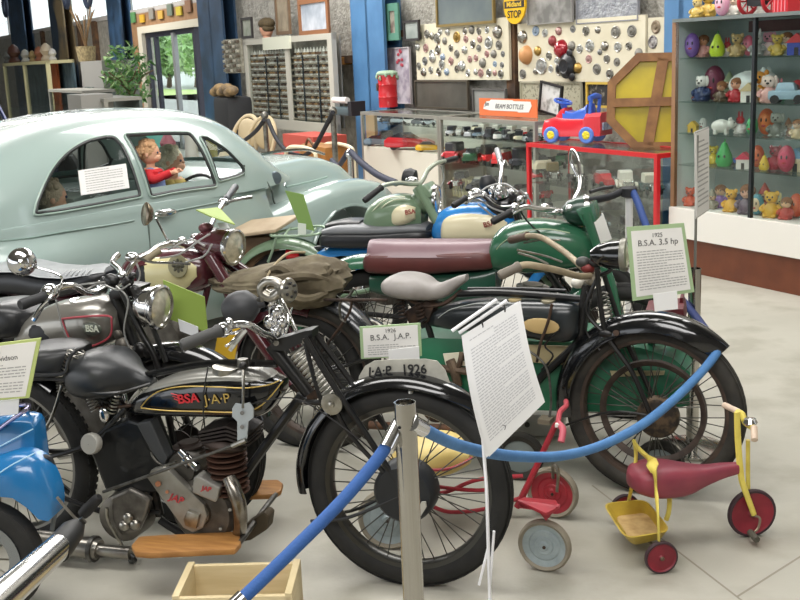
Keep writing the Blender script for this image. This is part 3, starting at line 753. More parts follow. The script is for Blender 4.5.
r, w_, h_ = picture('tall pale comic style poster behind the red drum', (387, 48, 413, 104), .1, M('b5aeb0', .6), M('b9b2b9', .6, 0, '8e8592', 6, lo=.42, hi=.58), .012)
g = G()
for k in range(9): g.ell((random.uniform(-.12, .12), -.02, h_ * .33 + random.uniform(-.1, .1)), (.035, .004, .02))
g.build('red_marks', M('a03a48', .7), r)
picture('beige perforated board under the right hubcap board', (522, 82, 583, 112), .1, M('a9a58e', .7), M('aaa68f', .7, 0, '7f7b68', 40, lo=.55, hi=.62), .01, name='pegboard', cat='board')
picture('dark notice with gold frame behind the blue toy seat', (588, 82, 612, 108), .3, M('c5a646', .5), M('25221f', .6, 0, '6b655a', 22, lo=.55, hi=.62), .02)
r, w_, h_ = picture('black framed black and white print leaning behind the red ride on toy', (541, 83, 563, 115), .5, M('1d1c1c', .5), M('d2d1cd', .5, 0, '77756f', 9, lo=.5, hi=.66), .02, skew=.16)
# orange BEAM BOTTLES sign
a, b_ = wq(479, 98, .62), wq(537, 116, .62); c_ = (a + b_) / 2; w_, h_ = b_.x - a.x, a.z - b_.z
r = wthing('bottle_sign', 'orange and white sign lettered JIM BEAM BOTTLES standing on the glass counter', 'sign', (c_.x, -.62, c_.z))
LB(G(), (-w_ / 2, 0, -h_ / 2 - .02), (w_ / 2, .01, h_ / 2)).build('board', M('e0713c', .6), r, smooth=False)
g = G(); o_ = [(-.40, .1), (-.36, .3), (-.3, .32), (-.28, .42), (.1, .42), (.12, .36), (.40, .36), (.42, .1), (.37, -.3), (.2, -.34), (.18, -.28), (-.3, -.28), (-.42, -.2)]
g.prism([(x * w_, -.004, z * h_) for x, z in o_], (0, .003, 0)); g.build('white_panel', WHITE, r, smooth=False)
face_text('lettering', 'BEAM BOTTLES', (.04 * w_, -.006, .0), h_ * .42, M('3c3a3c', .7), r, sx=1.12, shear=.3); face_text('lettering', 'Jim', (-.35 * w_, -.006, 0.02), h_ * .4, M('3c3a3c', .7), r, shear=.3)
# red drum with green cloth
p = wq(388.5, 107, .45); q = wq(388.5, 73, .45)
r = wthing('red_drum', 'red metal drum with pale green cloth on top, standing on the glass counter', 'drum', (p.x, -.45, p.z)); H_ = q.z - p.z; R_ = .115
G().lathe([(.001, 0), (R_, 0), (R_, H_ * .28), (R_ * 1.04, H_ * .3), (R_, H_ * .32), (R_, H_ * .64), (R_ * 1.04, H_ * .66), (R_, H_ * .68), (R_, H_), (.001, H_)], n=28).build('drum_body', M('c3202a', .35, coat=.3), r)
G().box((-.05, -R_ * .95, H_ * .6), (.035, .03, .09)).build('label_plate', DULL, r)
g = G(); g.lathe([(R_ * 1.12, H_ - .02), (R_ * 1.16, H_), (R_ * 1.0, H_ + .02), (.6 * R_, H_ + .03), (.001, H_ + .03)], n=14)
for k in range(10): a = k * .63; g.ell((R_ * 1.12 * math.cos(a), R_ * 1.12 * math.sin(a), H_ - .02 - .02 * (k % 3)), (.018, .018, .03), n=7, m=5)
g.build('cloth_cover', M('9fb69c', .8, 0, '8aa287', 12), r)
# -- wall case with small parts
a, b_ = wq(243, 41, .55), wq(332.5, 35, .55); cx0, cx1 = a.x, b_.x; ztop = (a.z + b_.z) / 2; zb = wq(251, 121, .55).z
W_, H_ = cx1 - cx0, ztop - zb
case = wthing('parts_display_case', 'pale grey glass fronted wall case with rows of small parts, beside the blue column', 'display case', (cx0, -.55, zb))
pg_ = M('b5b2a6', .5)
for nm, A, B in (('side_panel', (0, 0, 0), (.12, .11, H_)), ('side_panel', (W_ - .14, -.02, -.08), (W_, .05, H_ + .02)), ('top_panel', (0, 0, H_ - .06), (W_, .05, H_ + .02)), ('bottom_panel', (0, 0, -.08), (W_, .05, .06)), ('centre_post', (W_ * .50, 0, .06), (W_ * .50 + .13, .03, H_ - .05)), ('back_panel', (.02, .115, 0), (W_ - .04, .13, H_))):
    LB(G(), A, B).build(nm, pg_ if nm != 'back_panel' else M('8f8b80', .7, 0, '77736a', 6), case, smooth=False)
LB(G(), (.12, .018, .06), (W_ - .15, .022, H_ - .06)).build('glass_front', glass_mat((.95, .97, .96), .02), case, smooth=False)
LB(G(), (W_ * .27, -.03, H_ - .15), (W_ * .58, 0, H_ + .03)).build('header_strip', M('c9cbb9', .6), case, smooth=False)
for k in range(11):
    z = .10 + k * (H_ - .28) / 11
    LB(G(), (.13, .04, z - .02), (W_ - .15, .11, z)).build('shelf', M('8b8272', .6), case, smooth=False)
for fx in (.24, .38, .66, .82):
    LB(G(), (W_ * fx, .028, .06), (W_ * fx + .035, .036, H_ - .25)).build('dark_upright', M('1f2a33', .5), case, smooth=False)
plm = []
for c_, d_ in (('6b4f3c', 'c9c6bd'), ('8a8478', 'dedcd6'), ('4b3a30', 'b9b6ac'), ('9c7f5a', 'e5e3de')):
    g = G(); g.lathe([(.001, 0), (.022, 0), (.022, .02), (.030, .022), (.030, .045), (.018, .05), (.014, .085), (.006, .09), (.006, .105), (.001, .105)], n=8)
    me = g.mesh('spark_plug', [M(d_, .4, .3), M(c_, .5, .3)])
    for f in me.polygons: f.material_index = 1 if .02 < f.center.z < .06 else 0
    plm.append(me)
dn = ['brown', 'pale grey', 'dark brown', 'tan']
for k in range(11):
    z = .10 + k * (H_ - .28) / 11
    for j in range(27):
        x = .17 + j * (W_ - .42) / 27
        if W_ * .49 < x < W_ * .50 + .15: continue
        kk = (k * 3 + j // 4 + (j * j) % 2) % 4
        o = bpy.data.objects.new('spark_plug', plm[kk]); COL.objects.link(o); o.location = WF.W((cx0 + x, -.55 + .075, zb + z)); o.rotation_euler = (0, 0, WF.a); o.scale = (1.5, 1.2, 1.15)
        tag(o, '%s spark plug standing on shelf %s of the wall case' % (dn[kk], ordw[10 - k] + ' from the top'), 'spark plug', '%s spark plugs on the %s shelf from the top' % (dn[kk], ordw[10 - k]))
# second smaller board to its left
a, b_ = wq(223, 40, .5), wq(243, 73, .5)
r = wthing('plug_board', 'small pale board of metal parts left of the wall case', 'board', (a.x, -.5, b_.z)); h_ = a.z - b_.z; w_ = b_.x - a.x
LB(G(), (0, 0, 0), (w_, .03, h_)).build('panel', M('b9b5a4', .6, 0, '8f8b7c', 20), r, smooth=False)
for i in range(5):
    for j in range(7): G().box((w_ * (.12 + .19 * i), -.03, h_ * (.08 + .14 * j)), (w_ * .1, .05, h_ * .09)).build('metal_part', M(['8f8c80', '6f6558', 'c2beb0'][(i + j) % 3], .4, .5), r, bevel=.008)
# mannequin head with cap on the case
c_ = WF.W(WF.P(266.5, 28, -.42)); r = thing('mannequin_head', 'mannequin head with glasses and brown peaked cap on top of the wall case', 'mannequin', c_, WF.a + PI); Rh = .13
g = G(); g.ell((0, 0, 0), (.9 * Rh, .78 * Rh, 1.15 * Rh), n=18, m=12); g.ell((.5 * Rh, 0, -.5 * Rh), (.42 * Rh, .5 * Rh, .5 * Rh)); g.ell((.92 * Rh, 0, -.12 * Rh), (.18 * Rh, .12 * Rh, .2 * Rh)); g.tube([(0, 0, -.8 * Rh), (0, 0, -1.7 * Rh)], [.45 * Rh, .55 * Rh], 12)
for s_ in (-1, 1): g.ell((0, s_ * .76 * Rh, -.1 * Rh), (.2 * Rh, .08 * Rh, .26 * Rh))
g.ell((.86 * Rh, 0, -.55 * Rh), (.08 * Rh, .22 * Rh, .07 * Rh)); g.build('head', M('c9967c', .6), r)
g = G(); g.ell((-.1 * Rh, 0, .5 * Rh), (1.15 * Rh, 1.0 * Rh, .7 * Rh), n=18); g.ell((.85 * Rh, 0, .42 * Rh), (.55 * Rh, .6 * Rh, .1 * Rh)); g.ell((-.6 * Rh, 0, .0), (.45 * Rh, .8 * Rh, .5 * Rh)); g.build('cap', M('57492f', .8, 0, '443a28', 30), r)
for s_ in (-1, 1):
    g = G(); g.tube([(.84 * Rh, s_ * .36 * Rh + .24 * Rh * math.cos(a), .0 + .2 * Rh * math.sin(a)) for a in [2 * PI * i / 12 for i in range(12)]], .025 * Rh, 5, closed=True, k=1); g.build('spectacle_rim', blkf, r)
# -- octagonal yellow window
c_ = WF.L(aty(656, 102, 9.15)); R_ = .425
r = wthing('octagonal_window', 'octagonal yellow glass window in a worn brown wooden frame leaning beside the toy cabinet', 'window frame', (c_.x, c_.y, c_.z))
r.rotation_euler = (math.radians(-6), .02, -.30)
oct_ = [(math.cos(PI / 8 + PI / 4 * i), math.sin(PI / 8 + PI / 4 * i)) for i in range(8)]
woodf = M('8a6238', .6, 0, '6f4a2a', 9)
for i in range(8):
    (x0, z0), (x1, z1) = oct_[i], oct_[(i + 1) % 8]; k = .83
    G().prism([(x0 * R_, 0, z0 * R_), (x1 * R_, 0, z1 * R_), (x1 * R_ * k, 0, z1 * R_ * k), (x0 * R_ * k, 0, z0 * R_ * k)], (0, -.05, 0)).build('frame_side', woodf, r, smooth=False)
G().prism([(x * R_ * .85, -.012, z * R_ * .85) for x, z in oct_], (0, -.006, 0)).build('yellow_panel', M('b9a50e', .35, 0, '9c8c12', 3), r, smooth=False)
g = G(); g.box((-.0, -.035, 0), (.085, .03, R_ * 1.66), Euler((0, .14, 0))); g.build('upright_bar', woodf, r, smooth=False)
g = G(); g.box((0, -.04, 0), (R_ * 1.66, .03, .07), Euler((0, -.02, 0))); g.build('cross_bar', woodf, r, smooth=False)

board('narrow beige board with two round caps beside the second blue column', (648, 18), (664, 57), .1)
wdisc('hubcap', 'large dull cap at the top of the narrow board beside the blue column', 'hubcap', 656, 27, 12, [(.5, 0), (.5, .05), (.4, .12), (.2, .06), (.15, .15), (.001, .16)], M('8a7b66', .5, .4), off=.1)
wdisc('hubcap', 'black and white ringed cap below it on the narrow board', 'hubcap', 653, 42, 12, [(.5, 0), (.5, .05), (.4, .1), (.3, .04), (.2, .08), (.001, .09)], M('3a3538', .5, .2, 'b5b0ac', 30), off=.1)
# ================================================================ GLASS COUNTERS, RED CASE, TOY CABINET
CW = -.95      # counters' front plane, wall coordinates y (1.0 m cabinet front)
alu = M('a9a79e', .4, .6); cream = M('d3cdbf', .6)
def xw(px, py, off): return wq(px, py, off).x
X0 = xw(360, 109, .95); X1 = xw(438, 119, .95); X2 = xw(535, 131, .95)
def counter(label, xa, xb, ztop, zglass, yb=-.35, yf=-.95, post=alu, red=False, panel=True):
    r = wthing('glass_counter', label, 'display case', (xa, 0, 0)); L_ = xb - xa; t = .035
    mt = M('c41f26', .35) if red else alu
    for x in (0, L_ - t):
        for y in (yf, yb - t): LB(G(), (x, y, 0), (x + t, y + t, ztop)).build('corner_post', mt, r, smooth=False)
    for y in (yf, yb - t): LB(G(), (t, y, ztop - t), (L_ - t, y + t, ztop)).build('top_rail', mt, r, smooth=False)
    for x in (0, L_ - t): LB(G(), (x, yf + t, ztop - t), (x + t, yb - t, ztop)).build('end_rail', mt, r, smooth=False)
    LB(G(), (t, yf + t, ztop - .012), (L_ - t, yb - t, ztop - .004)).build('glass_top', GLASS, r, smooth=False)
    LB(G(), (t, yf + .012, zglass), (L_ - t, yf + .018, ztop - t)).build('glass_front', GLASS, r, smooth=False)
    if zglass > .2:
        LB(G(), (t, yf + .004, .08), (L_ - t, yf + .02, zglass)).build('front_panel', cream, r, smooth=False)
        LB(G(), (t, yf + .02, zglass - .02), (L_ - t, yb - t, zglass)).build('display_floor', cream, r, smooth=False)
    else:
        LB(G(), (t, yf + .02, .06), (L_ - t, yb - t, .1)).build('display_floor', cream, r, smooth=False)
    LB(G(), (t, yb - t, .08), (L_ - t, yb - t + .01, ztop - t)).build('back_panel', M('c9c7bd', .6) if not red else glass_mat((.75, .78, .77), .3), r, smooth=False)
    return r
ZT = (wq(360, 109, .95).z + wq(437, 119, .95).z) / 2
ZG = (wq(363, 146, .95).z + wq(437, 154, .95).z) / 2
c1 = counter('glass topped counter with cream lower panel under the red drum', X0, X1, ZT, ZG)
for nm in (0,): LB(G(), (.04, -.7, ZT - .16), (X1 - X0 - .04, -.4, ZT - .155)).build('glass_shelf', GLASS, c1, smooth=False)
c2 = counter('long glass counter full of model vehicles under the orange sign', X1 + .01, X2, ZT, .1)
S2 = [ZT - .2, ZT - .46, ZT - .75]
for z in S2: LB(G(), (.04, -.93, z - .008), (X2 - X1 - .05, -.4, z)).build('glass_shelf', GLASS, c2, smooth=False)
RX0 = xw(526, 141, 1.12); RX1 = xw(657, 157, 1.12); RZ = (wq(526, 141, 1.12).z + wq(655, 156, 1.12).z) / 2
rc = counter('red framed glass showcase under the red and blue ride on toy', RX0, RX1, RZ, .1, yb=-.62, yf=-1.12, red=True)
LB(G(), (.04, -1.1, RZ - .36), (RX1 - RX0 - .04, -.66, RZ - .352)).build('glass_shelf', GLASS, rc, smooth=False)
LB(G(), (.04, -1.1, RZ - .72), (RX1 - RX0 - .04, -.66, RZ - .712)).build('glass_shelf', GLASS, rc, smooth=False)
# model vehicles
def model_car(kind, col, col2='26262a'):
    r = bpy.data.objects.new('model_car', None); COL.objects.link(r)
    def sec(x, hw, z0, z1): return [(x, -hw, z0), (x, -hw * 1.02, (z0 + z1) / 2), (x, -hw * .85, z1), (x, hw * .85, z1), (x, hw * 1.02, (z0 + z1) / 2), (x, hw, z0)]
    cm = M(col, .25, coat=.4)
    if kind == 'sports':
        G().loft([sec(*q) for q in ((-.5, .18, .08, .2), (-.42, .2, .06, .26), (-.2, .21, .06, .25), (.1, .21, .06, .23), (.35, .2, .06, .19), (.5, .16, .08, .13))]).build('body', cm, r)
        G().loft([[(x, -hw, z0), (x, -hw * .8, z1), (x, hw * .8, z1), (x, hw, z0)] for x, hw, z0, z1 in ((-.4, .15, .22, .25), (-.22, .15, .22, .34), (0, .15, .2, .34), (.18, .16, .19, .22))]).build('cabin', M('26262c', .2), r)
        wz, wr, wx = .08, .08, (-.3, .32)
    elif kind == 'vintage':
        G().loft([sec(*q) for q in ((-.42, .15, .1, .22), (-.38, .17, .1, .26), (0, .17, .1, .26), (.08, .13, .1, .27), (.42, .1, .1, .26))]).build('body', cm, r)
        G().loft([[(x, -hw, z0), (x, -hw * .94, z1), (x, hw * .94, z1), (x, hw, z0)] for x, hw, z0, z1 in ((-.36, .16, .26, .44), (-.3, .16, .26, .47), (.0, .16, .26, .47), (.06, .16, .26, .44))]).build('cabin', M(col2, .3), r)
        for s_ in (-1, 1):
            G().tube([(.48, s_ * .19, .16), (.35, s_ * .19, .22), (.2, s_ * .19, .14), (0, s_ * .19, .08), (-.2, s_ * .19, .14), (-.34, s_ * .19, .22), (-.46, s_ * .19, .14)], .025, 6, k=3, r2=1.6).build('running_board', cm, r)
            G().ell((.43, s_ * .1, .24), (.03, .035, .035), n=8, m=6).build('headlamp', CHROME, r)
        G().box((.425, 0, .18), (.015, .15, .14)).build('grille', CHROME, r)
        wz, wr, wx = .1, .1, (-.33, .33)
    else:   # motorbike / plane like bits
        G().loft([sec(*q) for q in ((-.45, .1, .1, .2), (-.3, .16, .1, .33), (.1, .16, .1, .34), (.2, .13, .12, .25), (.45, .1, .1, .22))]).build('body', cm, r)
        G().box((-.1, 0, .36), (.3, .24, .06)).build('roof_rack', M(col2, .4), r)
        wz, wr, wx = .09, .09, (-.28, .3)
    for x in wx:
        for s_ in (-1, 1): G().lathe([(.001, .02), (.05, .025), (wr * .7, .01), (wr, .02), (wr, -.03), (.001, -.03)], (x, s_ * .17, wz), (0, s_, 0), 12).build('wheel', M('1c1c1c', .6), r)
    return r
def place_model(px, py, off, L_, kind, col, label, group, col2='26262a', yaw=0.0, z=None):
    p = wq(px, py, off); r = model_car(kind, col, col2)
    zz = z if z is not None else p.z
    r.location = WF.W((p.x, -off, zz)); r.rotation_euler = (0, 0, WF.a + yaw); r.scale = (L_,) * 3
    return tag(r, label, 'model car', group)
for px, L_, kind, col, yaw, lb in ((410, .55, 'sports', 'b8262c', .1, 'large red sports model car on the floor of the first glass counter'), (430, .32, 'sports', 'd9a61c', .3, 'small yellow sports model car beside the large red one'), (380, .36, 'sports', '6d7c88', .0, 'low grey blue model car at the left end of the first glass counter'), (391, .34, 'vintage', '2c4233', .6, 'dark green vintage model car behind the grey blue one')):
    yy = -.82 if px != 391 else -.6
    p = wq(px, 148, -yy); place_model(px, 148, -yy, L_, kind, col, lb, 'model cars in the first glass counter', yaw=yaw + .75, z=ZG)
for i, px in enumerate((378, 388, 399, 411, 420, 431)):
    place_model(px, 120, .55, .22, ('sports', 'vintage')[i % 2], ['c9cdd1', '3b4046', '98a2a8', 'd4d4d0', '50565c', 'aab0b2'][i], ['silver', 'charcoal', 'steel grey', 'white', 'dark grey', 'pale grey'][i] + ' little model on the upper shelf of the first glass counter', 'small models on the upper shelf of the first counter', yaw=.3, z=ZT - .155)
k = 0
names = ['red', 'dark grey', 'cream', 'bright red', 'green', 'white', 'black', 'silver', 'maroon', 'blue grey']
cols_ = ['b3262e', '3a3c40', 'd8d0b4', 'c4282a', '31543a', 'd9d8d4', '1d1d20', 'a4a8aa', '6f2026', '6d8090']
for row, (z, n_, off, sz) in enumerate(((S2[0], 13, .86, .22), (S2[0] - .0, 12, .6, .22), (S2[1], 6, .82, .42), (S2[1], 7, .55, .34), (S2[2], 5, .8, .36))):
    rowlb = ['front of the top shelf', 'back of the top shelf', 'front of the middle shelf', 'back of the middle shelf', 'lower shelf'][row]
    for i in range(n_):
        c_ = (i * 3 + row * 2) % 10
        if row == 0: c_ = [7, 5, 6, 7, 9, 7, 1, 5, 7, 6, 2, 7, 1][i]
        if row == 2: c_ = [0, 4, 3, 3, 1, 2][i]
        r = model_car(('vintage', 'van', 'vintage', 'sports')[(i + row) % 4], cols_[c_], ['26262a', 'd9d5c8'][i % 2])
        x = X1 + .16 + (X2 - X1 - .3) * i / max(1, n_ - 1)
        r.location = WF.W((x, -off, z)); r.rotation_euler = (0, 0, WF.a + (2.1 + .35 * (i % 3) if row in (0, 2) else (-.9 - .3 * (i % 2)))); r.scale = (sz,) * 3
        tag(r, '%s model vehicle, %s from left, %s of long counter' % (names[c_], ordw[i], rowlb), 'model car', 'model vehicles in the long counter')
# cream slatted crate model at the bottom of the long counter
p = wq(462, 188, .8); r = wthing('model_crate', 'cream slatted model crate low in the long glass counter', 'model', (p.x, -.8, max(.12, p.z - .1)))
for i in range(6): LB(G(), (-.17 + .065 * i, -.02, 0), (-.145 + .065 * i, .0, .2)).build('slat', M('cdc095', .6), r, smooth=False)
for z in (0, .18): LB(G(), (-.18, 0, z), (.21, .2, z + .02)).build('crate_panel', M('b9ab80', .6), r, smooth=False)
# models in the red case
for px, sz, kind, col, col2, yaw, lb in ((553, .34, 'vintage', '25282c', '8a7a50', -.55, 'black vintage model car with gold roof, leftmost big one in the red showcase'), (577, .34, 'vintage', '1f2226', 'cfcabb', -.55, 'black and cream vintage model car, second in the red showcase'), (604, .36, 'van', 'b3222b', 'a4a4a4', -.35, 'red model fire engine with white bumper in the red showcase'), (626, .34, 'vintage', 'd0cbbd', 'e0ddd2', -.55, 'cream vintage model car in the red showcase'), (651, .34, 'vintage', '2c4444', 'd9d3c2', -.5, 'dark teal vintage model car at the right end of the red showcase'), (535, .24, 'sports', 'a8252c', '26262a', -.3, 'small red model car at the left end of the red showcase')):
    place_model(px, 178, .9, sz, kind, col, lb, 'model cars in the red showcase', col2, yaw, z=RZ - .352)
for i, px in enumerate((548, 575, 600, 628, 648)):
    place_model(px, 225, .9, .3, 'vintage', ['6b6f66', 'c9c2a0', '8a8f92', '5b5a52', 'a49a78'][i], ['grey', 'cream', 'silver', 'dark grey', 'tan'][i] + ' model car on the low shelf of the red showcase', 'model cars on the low shelf of the red showcase', yaw=-.5, z=RZ - .712)
# ride on toy
p = wq(572, 142, .86)
r = wthing('ride_on_toy', 'red and blue plastic ride on toy car with yellow wheel centres on the red showcase', 'toy', (wq(576, 143, .86).x, -.86, RZ + .005)); r.rotation_euler = (0, 0, PI - .62); r.scale = (.72, .72, .72)
redp = M('cf2431', .3, coat=.3); blup = M('3a63c4', .35, coat=.2)
def tsec(x, hw, z0, z1, e=.8): return [(x, -hw, z0), (x, -hw, z1 - .04), (x, -hw * e, z1), (x, hw * e, z1), (x, hw, z1 - .04), (x, hw, z0)]
G().loft([tsec(*q) for q in ((.40, .12, .10, .20), (.36, .15, .08, .27), (.22, .16, .08, .31), (.08, .16, .08, .29), (-.16, .16, .08, .29), (-.2, .17, .08, .35), (-.40, .17, .09, .36))]).build('body', redp, r)
G().loft([tsec(*q) for q in ((.24, .07, .28, .32), (.16, .10, .28, .40), (.1, .12, .28, .42), (.08, .12, .28, .34))]).build('windscreen_block', redp, r)
G().loft([tsec(*q) for q in ((.12, .12, .27, .39), (.0, .13, .27, .36), (-.16, .13, .27, .42), (-.2, .13, .27, .46))]).build('seat', blup, r)
G().tube([(.14, 0, .36), (.17, 0, .48)], [.03, .045], 8).build('steering_column', blup, r)
g = G(); g.tube([(.17 + .03 * math.cos(a), .13 * math.cos(a) * 1.0, .49) if 0 else (.17 + .09 * math.cos(a), .13 * math.sin(a), .49 + .03 * math.cos(a)) for a in [2 * PI * i / 20 for i in range(20)]], .016, 8, closed=True, k=1); g.box((.17, 0, .485), (.06, .24, .02)); g.build('steering_wheel', blup, r)
for y in (-.12, .12): G().tube([(-.24, y, .3), (-.26, y, .52)], .022, 8).build('backrest_post', blup, r)
G().tube([(-.25, -.15, .53), (-.26, 0, .555), (-.25, .15, .53)], .034, 8, r2=.7).build('backrest_rail', blup, r)
for x in (.25, -.22):
    for s_ in (-1, 1):
        w_ = G().lathe([(.05, .03), (.085, .035), (.10, .02), (.10, -.03), (.001, -.03)], (x, s_ * .155, .10), (0, s_, 0), 20).build('wheel', M('5a7fd0', .5), r)
        g = G()
        for k in range(5): a = k * 2 * PI / 5; g.ell((x + .028 * math.cos(a), s_ * .19, .10 + .028 * math.sin(a)), (.02, .008, .02), n=8, m=5)
        g.lathe([(.001, .04), (.05, .032), (.055, .02)], (x, s_ * .155, .10), (0, s_, 0), 20); g.build('wheel_centre', M('e3d334', .4), w_)
G().box((-.415, 0, .2), (.02, .26, .09)).build('rear_sticker', M('6f79a0', .5, 0, 'c9cdd8', 20), r)
G().box((0, -.165, .2), (.16, .012, .07)).build('side_sticker', M('7f86a8', .5, 0, 'd0b04c', 20), r)
# ---- toy cabinet
KF = Frame(CABB, WANG)      # x to the right along the front, y>0 into the cabinet
def kq(px, py, off=0): return KF.P(px, py, off)
kx0 = kq(672, 205).x; KD = .45
zl = [kq(682, 20).z, kq(690, 58).z, kq(690, 102).z, kq(690, 134).z, kq(690, 166).z, kq(676, 207).z]
zbase = kq(704, 241).z
cab = thing('toy_cabinet', 'tall glass cabinet with white and brown base full of novelty toys', 'cabinet', KF.o, KF.a); KL = 2.6; zk = zl[0]
bw = M('6f3a20', .4, 0, '5f2e18', 5)
LB(G(), (kx0 + .05, .0, 0), (KL, KD - .02, zbase)).build('plinth', bw, cab, smooth=False)
LB(G(), (kx0, -.03, zbase), (KL, KD, zl[5])).build('white_base', M('e6e3dc', .45), cab, smooth=False)
LB(G(), (kx0 - .02, -.0, zl[5]), (kx0 + .02, .03, zk)).build('front_edge', M('8f6a4c', .5), cab, smooth=False)
LB(G(), (kx0 - .02, .03, zl[5]), (kx0, KD, zk)).build('side_panel', M('8f5f42', .5), cab, smooth=False)
LB(G(), (kx0, .03, zl[5]), (kx0 + .01, KD, zk)).build('inner_side', M('cdd6d4', .5), cab, smooth=False)
LB(G(), (kx0 + .01, KD - .02, zl[5]), (KL, KD, zk)).build('back_panel', M('b3bfbd', .3, .1, '8f9d9b', 2), cab, smooth=False)
LB(G(), (kx0 + .34, KD - .04, zk - .11), (KL, KD - .02, zk - .03)).build('brown_rail', M('54262a', .6), cab, smooth=False)
LB(G(), (kx0, -.02, zk - .015), (KL, KD, zk + .01)).build('top_panel', M('6d7472', .4), cab, smooth=False)
mx0 = kq(753, 100).x
LB(G(), (mx0 - .012, -.01, zl[5]), (mx0 + .012, .02, zk)).build('mullion', M('1c2024', .4), cab, smooth=False)
LB(G(), (kx0 + .02, .0, zl[5]), (KL, .006, zk - .02)).build('glass_front', GLASS, cab, smooth=False)
for z in zl[1:5]: LB(G(), (kx0 + .02, .04, z - .01), (KL, KD - .03, z)).build('glass_shelf', glass_mat((.88, .95, .93), .25), cab, smooth=False)
# novelty toys
def toy(kind, col, col2):
    r = bpy.data.objects.new('novelty_toy', None); COL.objects.link(r); a, b_ = M(col, .35), M(col2, .4); dk_ = M('201d1e', .4)
    if kind in ('bear', 'rabbit', 'dog', 'doll', 'gnome'):
        r.name = {'bear': 'toy_bear', 'rabbit': 'toy_rabbit', 'dog': 'toy_dog', 'doll': 'toy_doll', 'gnome': 'toy_gnome'}[kind]
        g = G(); g.lathe([(.001, 0), (.26, 0), (.32, .12), (.28, .35), (.16, .5), (.1, .54)], n=14)
        for s_ in (-1, 1): g.tube([(s_ * .22, 0, .42), (s_ * .36, -.08, .3), (s_ * .22, -.22, .24)], [.09, .08, .07], 7, k=3); g.ell((s_ * .16, -.2, .07), (.12, .16, .08), n=8, m=6)
        g.build('body', a, r)
        g = G(); g.ell((0, 0, .72), (.24, .22, .22), n=14)
        if kind == 'rabbit':
            for s_ in (-1, 1): g.ell((s_ * .1, 0, 1.02), (.06, .05, .2), n=8)
        elif kind in ('bear', 'dog'):
            for s_ in (-1, 1): g.ell((s_ * .2, 0, .88 if kind == 'bear' else .74), (.09, .06, .1 if kind == 'bear' else .2), n=8)
        g.build('head', b_ if kind != 'bear' else a, r)
        if kind == 'gnome': G().lathe([(.25, .78), (.2, .9), (.02, 1.2), (.001, 1.21)], n=12).build('hat', a, r)
        if kind == 'doll': G().ell((0, .04, .78), (.27, .25, .23), n=12).build('hair', M('7a4a24', .8), r)
        for s_ in (-1, 1): G().ell((s_ * .09, -.2, .76), (.035, .03, .04), n=6, m=5).build('eye', dk_, r)
        G().ell((0, -.23, .67), (.06, .05, .04), n=6, m=5).build('nose', dk_ if kind != 'doll' else b_, r)
    elif kind == 'pear':
        G().lathe([(.001, 0), (.25, .02), (.34, .2), (.3, .45), (.17, .75), (.1, .92), (.001, .97)], n=16).build('body', a, r); G().tube([(0, 0, .95), (.03, 0, 1.08)], .03, 5).build('stalk', b_, r)
        for s_ in (-1, 1): G().ell((s_ * .12, -.29, .42), (.05, .04, .06), n=6, m=5).build('eye', dk_, r)
        r.name = 'toy_pear'
    elif kind == 'pig':
        r.name = 'toy_pig'; g = G(); g.ell((0, 0, .32), (.42, .3, .28), n=14); g.ell((.4, -.03, .4), (.2, .2, .19)); g.ell((.58, -.03, .38), (.06, .09, .08))
        for x in (-.22, .22):
            for s_ in (-1, 1): g.tube([(x, s_ * .16, .2), (x, s_ * .16, 0)], .08, 7)
        for s_ in (-1, 1): g.ell((.36, s_ * .14, .6), (.06, .03, .08), n=6, m=5)
        g.build('body', a, r); G().box((0, 0, .6), (.2, .04, .02)).build('slot_plate', b_, r)
        for s_ in (-1, 1): G().ell((.55, s_ * .1 - .03, .46), (.03, .03, .03), n=6, m=5).build('eye', dk_, r)
    elif kind == 'house':
        r.name = 'toy_house'; G().box((0, 0, .25), (.7, .45, .5)).build('walls', a, r, smooth=False)
        G().prism([(-.42, -.28, .48), (.42, -.28, .48), (0, -.28, .85)], (0, .56, 0)).build('roof', b_, r, smooth=False); G().box((0, -.235, .15), (.16, .02, .3)).build('door', dk_, r)
    elif kind == 'egg':
        r.name = 'novelty_money_box'; G().ell((0, 0, .45), (.34, .3, .45), n=16, m=12).build('body', a, r)
        G().ell((0, -.2, .45), (.24, .14, .3), n=12).build('face', b_, r)
        for s_ in (-1, 1): G().ell((s_ * .1, -.32, .52), (.04, .03, .07), n=6, m=5).build('eye', dk_, r)
        G().ell((0, -.33, .33), (.09, .03, .04), n=6, m=5).build('mouth', M('b03038', .4), r)
    elif kind == 'car':
        r.name = 'toy_car'; g = G(); g.box((0, 0, .2), (.9, .4, .22)); g.box((-.05, 0, .4), (.5, .34, .2), taper=.75); g.build('body', a, r, bevel=.05)
        for x in (-.28, .28): 
            for s_ in (-1, 1): G().cyl((x, s_ * .17, .1), (x, s_ * .23, .1), .11, n=10).build('wheel', dk_, r)
    return r
